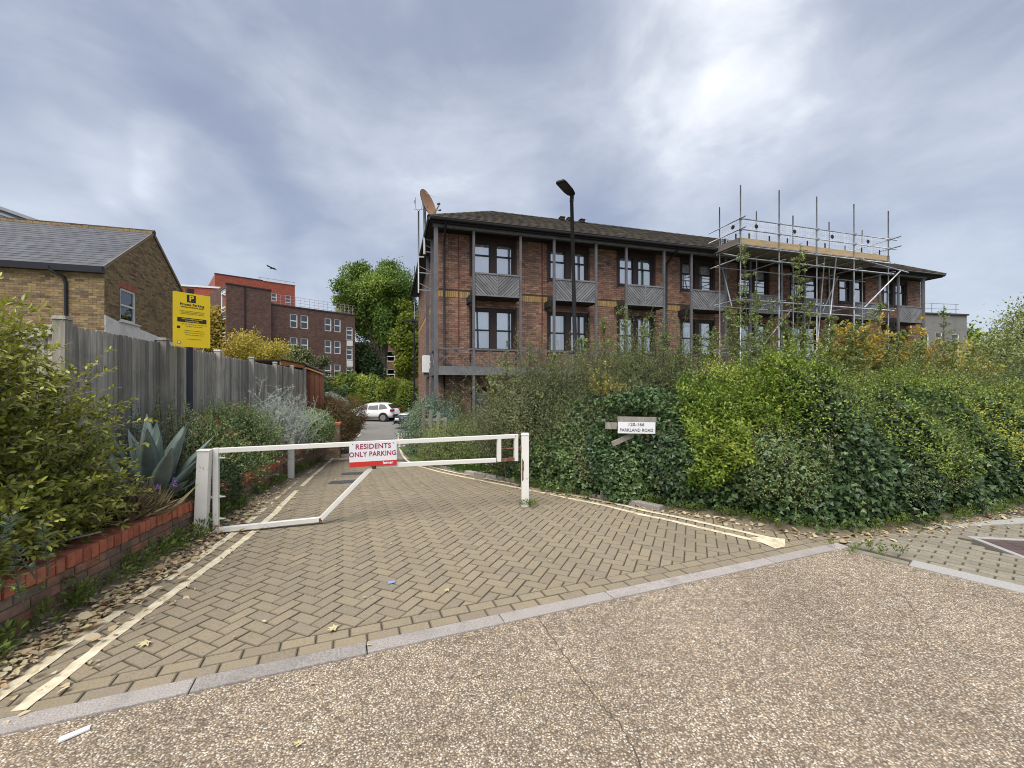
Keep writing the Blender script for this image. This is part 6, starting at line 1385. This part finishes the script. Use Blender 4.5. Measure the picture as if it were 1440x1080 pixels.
leaders('pyracantha_shrub', 'fine grey green shoots filling the gap below the left bays of the scaffold', [(4.3, 8.4, 3.3, -.15), (4.65, 8.5, 3.7, .1), (4.95, 8.4, 3.1, .2), (5.3, 8.5, 3.4, .1), (3.95, 8.4, 2.8, -.1), (5.6, 8.5, 2.8, .2)], lm_oliveg, L_=.038, W_=.016)
leaders('pyracantha_shrub', 'fine grey green shoots below the right bays of the scaffold', [(6.4, 8.5, 2.9, .2), (6.9, 8.4, 3.0, .4), (7.9, 8.5, 2.8, .3), (6.1, 8.6, 2.7, -.1), (8.4, 8.6, 2.5, .3)], lm_oliveg, L_=.038, W_=.016)
tree('big_tree', 'big round crowned green tree beyond the car park', (bx_+.6, by_, -1.2), 5.0, dome((bx_-.4, by_, 10.9), (5.2, 3.8, 5.0), 64, 1.05)+[(bx_-.3, by_, 10.2, 3.0, 2.4, 3.6)], 105000, .22, .12, lm_tree, .38, (-.5, 0), 18, inner=4000, rough=.5, ls=1.3)
tree('bright_tree', 'yellow green tree between the big tree and the end wall of the brick block', (-10.6, 43, -1.2), 3.5, dome((-10.4, 43, 6.6), (2.0, 1.6, 5.0), 18, .95, 4)+[(-10.4, 43, 6, .9, .8, 3)], 22000, .26, .16, lm_tree2, .16, (0, 0), 10)
tree('dark_tree', 'dark green bushy tree in front of the far flats left of the tall trunk', (-16.0, 44, -1.2), 2, [(-16.2, 44, 4.2, 1.9, 1.5, 1.9), (-15.0, 44.2, 2.8, 1.6, 1.4, 1.6)], 14000, .24, .15, lm_dark, .15)
tree('orange_tree', 'small orange and green tree seen between the yellow sign and the flats', (-24.0, 34, -1.2), 3, [(-24.4, 34.2, 5.2, 1.0, 1, 1.6), (-24.1, 34, 7.0, .7, .7, 1.2), (-24.0, 34, 3.2, 1.1, 1, 1.5)], 5000, .26, .16, lm_autumn, .12)
tree('yellow_tree', 'golden yellow leaved tree behind the grey fence', (-11.6, 19, 0), 1.8, dome((-11.6, 18.9, 3.2), (1.35, 1.0, 1.05), 20, .42, 6)+[(-11.6, 18.9, 2.7, .7, .6, .5)], 14000, .11, .055, lm_yellow, .09, (0, 0), 12, rough=.3, ls=2.2, jit=.32)
tree('olive_bush_tree', 'grey green bushy tree behind the shed roof', (-11.0, 21.5, 0), 1.5, dome((-10.5, 21.6, 2.9), (1.25, .9, .95), 16, .42, 8)+[(-10.5, 21.6, 2.5, .7, .6, .5)], 12000, .09, .045, lm_olive, .08, (0, 0), 8, inner=2500, ls=2)
tree('distant_tree', 'hazy green tree far behind the grey building at the right', (46, 48, -1.2), 4, [(45, 48, 6.5, 2.6, 2, 2.4), (48, 48, 5.0, 3, 2, 2.4), (51, 48, 6, 3, 2, 3)], 9000, .4, .25, lm_mid, .25)
tree('roadside_tree', 'olive green tree at the right edge of the view behind the hedge', (17.5, 14.0, -.6), 1.6, [(17.0, 14.0, 3.0, 1.1, 1, .9), (18.2, 14.2, 3.7, 1.2, 1, 1.1), (16.1, 13.9, 2.4, .9, .8, .8), (19.2, 14.2, 3.0, 1.2, 1, 1.1)], 20000, .085, .04, lm_oliveg, .09, (0, 0), 12, ls=1.8, inner=2500)
tree('roadside_tree', 'yellowing tree beyond the hedge near the grey building', (15.2, 16.5, -.7), 1.6, [(14.6, 16.5, 1.7, .9, .8, .7), (15.7, 16.6, 2.1, .9, .8, .7), (17.6, 16.4, 2.6, .9, .8, .8)], 7000, .09, .045, lm_yellow, .09, (0, 0), 10, ls=1.8)
# hedge and shrubs behind the car park
def mound(name, label, blobs, n, L_, W_, mat, cat='shrub', shape='oval', inner=0, rough=.22, ls=2.5, up=.3, nshoot=0, sh=.3, leafn=10, extra=None, imat=None):
    o = (blobs[0][0], blobs[0][1], zg(blobs[0][1])); t = thing(name, label, cat, o); off = np.array(o)
    P, nr = cloud(blobs, n, .5, rough, ls); P[:, 2] = np.maximum(P[:, 2], zg(blobs[0][1])+.02); put_leaves('foliage', P-off, nr, L_, W_, mat, t, shape, up=up, ts=1.3)
    if inner: P, nr = cloud([(a, b, c, d*.8, e*.8, f*.85) for a, b, c, d, e, f in blobs], inner, .1, .1, ls); put_leaves('inner_foliage', P-off, nr, L_*1.3, W_*1.4, imat or lm_dark, t, shape)
    if nshoot:
        P, nr = cloud(blobs, nshoot, .75, rough, ls); d = unit(nr+rdir(nshoot)*.5+np.array([0, 0, .4])); b_ = P-off-nr*.05; Pl, Tl, cur = shoots(b_, b_+d*(sh*(.4+.8*rnd(nshoot)))[:, None], np.zeros_like(b_), leafn); shoot_leaves('shoot_foliage', Pl, Tl, L_, W_, mat, t, shape, ts=1.3); twigs('stems', cur, .003, twig_m, t)
    if extra:
        nm, mt, cnt, sz = extra; P, nr = cloud(blobs, cnt, .92, rough, ls); put_leaves(nm, P-off+nr*.03, nr, sz, sz*.7, mt, t, 'oval', up=.8)
    return t
mound('laurel_hedge', 'tall dark green laurel hedge behind the white SUV', [(-17.8, 40, 1.1, 2.0, 1.3, 2.2), (-15.5, 40.3, 1.2, 2.0, 1.3, 2.0), (-13.6, 40.4, .9, 1.7, 1.2, 1.9)], 20000, .20, .10, lm_mid, 'hedge', inner=5000)
mound('yellow_green_hedge', 'yellow green bushes behind the white SUV at its rear', [(-11.7, 40.2, .8, 1.5, 1.1, 1.9), (-9.8, 39.5, .6, 1.4, 1.1, 1.8), (-14.5, 38.9, .2, 1.0, .7, 1.1)], 12000, .18, .09, lm_tree2, 'hedge', inner=3000)
mound('dark_bush', 'dark evergreen bush between the shed end and the laurel hedge', [(-13.3, 28, .9, 1.1, 1.0, 1.9), (-12.0, 29, .3, 1.0, .9, 1.3)], 9000, .14, .08, lm_dark, inner=2000)
mound('rust_shrub', 'reddish brown shrub bulging over the drive where it leads to the car park', [(-6.55, 15.2, .45, .75, .9, .85), (-7.05, 15.5, .8, .6, .8, .6), (-6.2, 14.9, -.1, .45, .6, .6), (-7.0, 18.2, .2, .5, 1.2, .9)], 26000, .05, .024, lm_rust, nshoot=500, sh=.3, inner=6000)
mound('grey_leaved_shrub', 'pale grey leaved rounded shrub just behind the reddish shrub', [(-7.25, 17.2, .95, .55, .6, .55)], 7000, .05, .022, lm_silver, inner=1500)
mound('silver_green_shrub', 'large silver green shrub beside the picket remains at the corner of the brick block', [(-2.75, 13.7, .35, .75, .7, 1.0), (-2.2, 13.2, .1, .6, .6, .9), (-3.2, 14.6, .2, .65, .8, 1.0)], 26000, .055, .026, lm_euph, nshoot=400, sh=.4, inner=6000)
mound('low_conifer', 'dark feathery low shrub on the verge behind the barrier sign', [(-1.55, 11.2, .1, .8, .7, .62), (-.9, 10.9, .15, .6, .6, .6), (-2.1, 11.6, -.1, .5, .5, .5)], 24000, .05, .012, lm_oliveg, shape='thin', nshoot=800, sh=.4, inner=5000)
mound('wall_climber', 'thin olive climber creeping up the corner wall of the brick block', [(-1.95, 14.55, .7, .35, .12, 1.0), (-1.6, 14.7, .1, .4, .2, .7)], 5000, .05, .025, lm_olive, nshoot=150, sh=.35)

# ---- raised bed plants
es = thing('glossy_shrub', 'big glossy yellow green shrub overhanging the near end of the garden wall', 'shrub', (-3.9, 3.0, .4)); off = np.array([-3.9, 3.0, .4])
EB = [(-3.85, 2.9, .95, .50, .75, .60), (-3.62, 3.1, .72, .40, .60, .38), (-4.0, 3.3, 1.25, .45, .65, .55), (-4.0, 2.85, 1.80, .42, .6, .48), (-3.72, 2.6, 1.4, .36, .5, .42), (-3.55, 2.3, 1.9, .25, .3, .35), (-3.78, 3.45, .72, .28, .36, .30), (-3.50, 2.55, .62, .30, .5, .26)]
P, nr = cloud(EB, 9000, .2, .12, 3); put_leaves('inner_foliage', P-off, nr, .05, .026, lm_euon, es, tint=.25+.3*rnd(9000))
P, nr = cloud(EB, 2100, .62, .18, 3); d = unit(nr*.75+rdir(2100)*.45+np.array([.22, .12, .38])); ln = .16+.30*rnd(2100)**1.5; b_ = P-off-nr*.1; tp = b_+d*ln[:, None]
Pl, Tl, cur = shoots(b_, tp, np.tile([0, 0, .03], (2100, 1)), 17); tt = np.clip(.40+.22*lump(Pl, 2.0)+.26*np.repeat(RNG.normal(size=2100), 17)*.6+RNG.normal(size=len(Pl))*.12, .02, .98)
shoot_leaves('foliage', Pl, Tl, .048, .022, lm_euon, es, 'oval', ang=.75, tint=tt); twigs('stems', cur, .0032, twig_grey, es)
P = np.array([[-4.0, 2.9, 1.3]])+RNG.normal(size=(110, 3))*np.array([.2, .3, .2]); d = unit(rdir(110)*.6+np.array([.5, .2, .75])); ln = .35+.45*rnd(110); Pl, Tl, cur = shoots(P-off, P-off+d*ln[:, None], np.tile([0, 0, .07], (110, 1)), 24); k = rnd(len(Pl)) < .85
shoot_leaves('tall_shoot_foliage', Pl[k], Tl[k], .042, .018, lm_euon, es, 'oval', tint=.6+.2*RNG.normal(size=k.sum())); twigs('tall_stems', cur, .005, twig_grey, es)
st = np.zeros((9, 5, 3))
for q in range(9): e = np.array(EB[q % 6][:3])-off; st[q] = np.linspace(0, 1, 5)[:, None]*(e+RNG.normal(size=3)*.15)
twigs('trunk', st, .016, twig_grey, es, sides=6)

def agave(label, loc, n, length, rz, mat, lean=0):
    t = thing('agave', label, 'agave', loc, rz)
    for k in range(n):
        f = k/(n-1); az = k*2.39996; el = R(84-58*f+random.uniform(-6, 6)); Ln = length*random.uniform(.82, 1.08)*(.9+.25*math.sin(f*3))*(1 if f < .6 else .68); wd = .084*length/.75*random.uniform(.85, 1.1)
        mb = MB(); prev = None; m = 9; d = Vector((math.cos(az)*math.cos(el), math.sin(az)*math.cos(el), math.sin(el))); sd = Vector((-math.sin(az), math.cos(az), 0)); p = Vector((math.cos(az)*.03, math.sin(az)*.03, .02))
        curl = random.uniform(-.5, .35)*(.3+f)
        for i in range(m):
            u = i/(m-1); w = wd*(.55+.75*math.sin(min(u*1.9+.35, 2.4))-.28)*(1-u**3.2)+.003; nrm = sd.cross(d)*-1
            if nrm.z < 0: nrm = -nrm
            ring = [mb.vert(p+sd*w+nrm*w*.42), mb.vert(p+sd*w*.5+nrm*w*.06), mb.vert(p-nrm*.0), mb.vert(p-sd*w*.5+nrm*w*.06), mb.vert(p-sd*w+nrm*w*.42), mb.vert(p-sd*w*.45-nrm*.014*(1-u)), mb.vert(p+sd*w*.45-nrm*.014*(1-u))]
            if prev:
                for q in range(7): mb.idx([prev[q], prev[(q+1) % 7], ring[(q+1) % 7], ring[q]])
            prev = ring; p = p+d*(Ln/(m-1)); d = (d+Vector((0, 0, -1))*curl*.10*u-Vector((0, 0, 1))*.0).normalized()
        o = mb.build('leaf', mat, t, smooth=True)
    return t
agave_m = M('agave_leaf', [(.125, .17, .15), (.19, .235, .21), (.085, .118, .105)], .55, 5, .35, .0015, 30, tint='obj', stain=(.17, .23, .21), stain_scale=6, stain_amt=.4)
agave('large blue green agave spilling over the garden wall beside the hinge post', (-3.86, 4.5, .36), 28, .90, 1.1, agave_m)
agave('small pale agave half hidden behind the glossy shrub', (-4.22, 4.35, .36), 9, .5, .4, agave_m)
agave('distant blue agave among the silver twigs near the shed end', (-5.55, 10.6, .2), 9, .75, 2.0, agave_m)
# spurge and other small plants
def rosettes(name, label, pts, n_leaf, L_, W_, mat, cat='plant', h=.35, shape='thin'):
    t = thing(name, label, cat, (pts[0][0], pts[0][1], pts[0][2]-h)); off = np.array([pts[0][0], pts[0][1], pts[0][2]-h]); A = np.array(pts)-off; n = len(A)
    base = A-np.array([0, 0, h])+RNG.normal(size=(n, 3))*np.array([.05, .05, 0]); Pl, Tl, cur = shoots(base, A, RNG.normal(size=(n, 3))*.03, n_leaf); shoot_leaves('foliage', Pl, Tl, L_, W_, mat, t, shape, ang=1.0); twigs('stems', cur, .006, twig_m, t)
    return t
def around(c, r, n): return [tuple(np.array(c)+RNG.normal(size=3)*np.array(r)) for _ in range(n)]
rosettes('spurge', 'blue green spurge clump behind the large agave against the fence', around((-4.62, 5.15, 1.28), (.22, .3, .12), 42), 46, .055, .011, lm_euph, h=.55)
rosettes('spurge', 'paler spurge with yellow green heads beside the sign pole', around((-4.55, 5.75, 1.35), (.16, .2, .14), 30), 44, .05, .011, leaf_mat('pale_spurge_leaf', [(0.16, 0.22, 0.1), (0.24, 0.29, 0.13), (0.34, 0.37, 0.16)], .55, .25), h=.6)
rosettes('spurge', 'thick blue green spurge stems at the extreme left above the wall', around((-3.12, 2.52, .78), (.04, .10, .12), 12), 60, .05, .009, lm_euph, h=.35)
mound('low_herb', 'dark trailing herb under the large agave on the wall', [(-3.75, 4.75, .42, .28, .45, .16), (-3.95, 5.4, .4, .4, .5, .3)], 5000, .05, .018, lm_dark, inner=500)
ds = thing('dry_grass_tuft', 'dry straw coloured grass tuft between the glossy shrub and the agave', 'grass', (-3.72, 3.95, .38)); n = 900
D_ = unit(rdir(n)*.8+np.array([.25, .1, .9])); leaves('blades', RNG.normal(size=(n, 3))*np.array([.09, .12, .03]), D_, rdir(n), .22+.2*rnd(n), .006, rnd(n), lm_straw, ds, 'thin')
sv = mound('salvia_bush', 'broad salvia bush dotted with small red flowers over the wall behind the gate', [(-4.62, 6.35, .72, .50, .65, .50), (-4.78, 7.35, .70, .50, .75, .56), (-4.38, 6.5, .42, .42, .65, .42), (-5.0, 8.0, .50, .42, .5, .50), (-4.98, 7.3, .92, .4, .7, .42)], 26000, .036, .016, lm_salvia, nshoot=900, sh=.26, leafn=14, inner=6000, extra=('flowers', lm_red, 2600, .020))
vb = thing('verbena', 'verbena with small violet flower heads in front of the large agave', 'flower', (-3.62, 4.2, .4)); Pv = RNG.normal(size=(9, 3))*np.array([.1, .14, .05])+np.array([.05, .1, .28]); Pl, Tl, cur = shoots(Pv*np.array([.6, .6, 0]), Pv, np.zeros((9, 3)), 6); twigs('stems', cur, .003, twig_m, vb); shoot_leaves('foliage', Pl, Tl, .03, .008, lm_weed, vb, 'thin')
k = RNG.integers(0, 9, 220); leaves('flowers', Pv[k]+rdir(220)*.018, rdir(220), rdir(220), .012, .012, rnd(220), lm_violet, vb)
sb = thing('silver_shrub', 'white stemmed silvery shrub with wiry twigs behind the salvia', 'shrub', (-5.0, 8.9, .2)); off = np.array([-5.0, 8.9, .2]); n = 620
base = np.array([[-5.08, 9.05, .6]])+RNG.normal(size=(n, 3))*np.array([.26, .5, .25]); d = unit(rdir(n)*.75+np.array([.0, -.05, .75])); ln = .25+.5*rnd(n)**1.5; Pl, Tl, cur = shoots(base-off, base-off+d*ln[:, None], RNG.normal(size=(n, 3))*.06, 26); shoot_leaves('foliage', Pl, Tl, .034, .015, lm_silver, sb, 'oval'); twigs('stems', cur, .0045, twig_silver, sb)
kk = RNG.integers(0, len(Pl), 2400); b2 = Pl[kk]; P2, T2, c2 = shoots(b2, b2+unit(Tl[kk]+rdir(2400)*.9)*(.10+.12*rnd(2400))[:, None], np.zeros_like(b2), 6); shoot_leaves('spray_foliage', P2, T2, .025, .010, lm_silver, sb, 'oval'); twigs('sprays', c2, .002, twig_silver, sb)
mound('dark_shrub', 'dark green shrub beside the end of the wall, right of the silver twigs', [(-5.25, 10.7, .55, .42, .6, .42), (-5.5, 11.7, .6, .5, .7, .5)], 12000, .045, .02, lm_salvia, inner=3500, nshoot=200, sh=.2)
# sword leaved cordyline behind the fence
cd = thing('cordyline', 'sword leaved cordyline tuft rising above the shed roof', 'palm', (-8.95, 16.8, .2)); mb = MB(); mb.tube([(0, 0, 0), (0, 0, 2.1)], .09, 8); mb.build('trunk', bark_m, cd)
for k in range(44):
    az = k*2.39996; el = R(84-92*(k/43)); mb = MB(); p = Vector((0, 0, 2.05)); d = Vector((math.cos(az)*math.cos(el), math.sin(az)*math.cos(el), math.sin(el))); sd = Vector((-math.sin(az), math.cos(az), 0)); prev = None
    for i in range(6):
        u = i/5; w = .032*(1-u**2)*(.5+min(1, u*4)*.5)+.001; q = (mb.vert(p-sd*w), mb.vert(p+Vector((0, 0, -.008))), mb.vert(p+sd*w))
        if prev: mb.idx([prev[0], prev[1], q[1], q[0]]); mb.idx([prev[1], prev[2], q[2], q[1]])
        prev = q; p = p+d*.16; d = (d+Vector((0, 0, -.10*u))).normalized()
    mb.build('leaf', lm_mid, cd)

# ---- weeds, fallen leaves, grass
wd = tag(bpy.data.objects.new('weeds', None), kind='stuff'); C.objects.link(wd)
PT = []
for y in np.concatenate([np.linspace(1.7, 6, 105), np.linspace(6, 13, 60)]):
    if random.random() < .4+.5*max(0, math.sin(y*3.3)): PT.append((wall_x(y)+random.uniform(.02, .16), y, random.uniform(.5, 1.25)))
PT += [(.2+random.uniform(-.12, .14), 5.9+random.uniform(-.08, .05), .5) for _ in range(7)]+[(x+random.uniform(-.06, .1), y-random.uniform(-.05, .22), random.uniform(.4, .85)) for x, y in zip(np.interp(np.linspace(1, 12, 170), HS, HX), np.interp(np.linspace(1, 12, 170), HS, HY))]
PT += [(3.38+random.uniform(-.1, .5), 4.25-random.uniform(-.1, .25), .45) for _ in range(9)]
Pp, Dd, Ll = [], [], []
for x, y, sc in PT:
    for _ in range(54):
        a = random.uniform(0, 6.28); e = random.uniform(.25, 1.3); h = random.uniform(0, .15)*sc; r_ = random.uniform(0, .07)*sc
        Pp.append((x+math.cos(a)*r_, y+math.sin(a)*r_, zg(y)+.035+h)); Dd.append((math.cos(a)*math.cos(e), math.sin(a)*math.cos(e), math.sin(e))); Ll.append(sc*random.uniform(.022, .06))
Pp, Dd, Ll = map(np.array, (Pp, Dd, Ll)); leaves('weed_leaves', Pp, Dd, rdir(len(Pp))+np.array([0, 0, .8]), Ll, Ll*.38, rnd(len(Pp)), lm_weed, wd)
# fallen leaves: drifts on the verge and under the hedge
Fp = []
for _ in range(2100):
    y = 1.75+abs(random.gauss(0, 1))*2.6; 
    if y > 12: continue
    lx = float(np.interp(y, [p[0] for p in LLINE], [p[1] for p in LLINE])); wx = wall_x(y); x = wx+.03+random.random()**1.2*(lx-.27-wx)*(1.0 if random.random() < .88 else 2.2); Fp.append((x, y))
for _ in range(1100):
    s = random.uniform(1.0, 13.2); x, y = float(np.interp(s, HS, HX)), float(np.interp(s, HS, HY)); Fp.append((x+random.gauss(0, .12), y-.12-abs(random.gauss(0, .15))))
for _ in range(90): y = 2.2+random.random()**1.5*8; Fp.append((random.uniform(wall_x(y)+.5, .8+.2*y if y < 6 else 0), y))
Fp = np.array(Fp); n = len(Fp); Z = np.interp(Fp[:, 1], ZY, ZZ)+.012+.035*rnd(n)*(np.abs(Fp[:, 0]-np.array([wall_x(v) for v in Fp[:, 1]])) < .6)
az = rnd(n)*6.28; el = RNG.normal(size=n)*.18; D_ = np.stack([np.cos(az)*np.cos(el), np.sin(az)*np.cos(el), np.sin(el)], 1); N_ = unit(np.array([0, 0, 1.0])+RNG.normal(size=(n, 3))*.30); sz = np.where(rnd(n) < .16, .06+.04*rnd(n), .024+.03*rnd(n)); sz = np.where(Fp[:, 1] < 2.5, np.minimum(sz, .055), sz); sz[-90:] = .018+.02*rnd(90)
tag(leaves('fallen_leaves', np.column_stack([Fp, Z]), D_, N_, sz, sz*(.45+.3*rnd(n)), rnd(n), lm_fallen, None, 'oval'), kind='stuff')
def maple(label, x, y, size, rz, mat):
    t = thing('maple_leaf', label, 'leaf', (x, y, zg(y)+.012), rz); P = []
    for k in range(11):
        a = R(-200+k*22+20); r_ = size*(1 if k % 2 == 0 else .42)*(1.15 if k == 5 else (.7 if k in (0, 10) else 1)); P.append((r_*math.cos(a+R(200)), r_*math.sin(a+R(200))))
    mb = MB(); c = mb.vert((0, 0, .004)); r2 = [mb.vert((p[0], p[1], .002+random.uniform(0, .02)*size*8)) for p in P]
    for a, b in zip(r2, r2[1:]+r2[:1]): mb.idx([c, a, b])
    mb.cur = .5; mb.build('blade', mat, t); mb = MB(); mb.tube([(0, 0, .004), (-size*.9, -size*.4, .006)], .0022, 5); mb.build('stalk', twig_m, t)
pale = M('pale_fallen_leaf', [(.58, .52, .30), (.50, .42, .22)], .7, 30); greyleaf = M('pale_green_fallen_leaf', [(.45, .50, .40), (.38, .42, .32)], .7, 30)
maple('yellow maple leaf on the herringbone paving near the kerb', -1.21, 2.86, .055, 1.0, pale)
maple('cream maple leaf lying just inside the inner yellow line', -2.35, 2.70, .06, 2.1, pale)
maple('pale grey green maple leaf on the verge beside the outer yellow line', -2.98, 2.92, .085, .4, greyleaf)
maple('tan maple leaf on the verge close to the brick wall', -3.02, 2.62, .07, 3.0, M('tan_fallen_leaf', [(.45, .27, .13), (.36, .2, .1)], .75, 30))
maple('tiny yellow leaf near the bottom edge of the aggregate', -.98, 1.93, .03, .3, pale)
maple('cream leaf in the middle of the herringbone paving', -.52, 3.4, .035, .9, pale)
gn = 9000; gx = RNG.random(gn)*1.9-1.25; gy = 9.7+RNG.random(gn)*3.2; gx = gx-.52*(gy-9.7); gP = np.column_stack([gx, gy, np.interp(gy, ZY, ZZ)+.03]); tag(leaves('grass', gP, unit(rdir(gn)*.45+np.array([0, 0, 1])), rdir(gn), .07+.07*rnd(gn), .007, rnd(gn), lm_grass, None, 'thin'), kind='stuff')
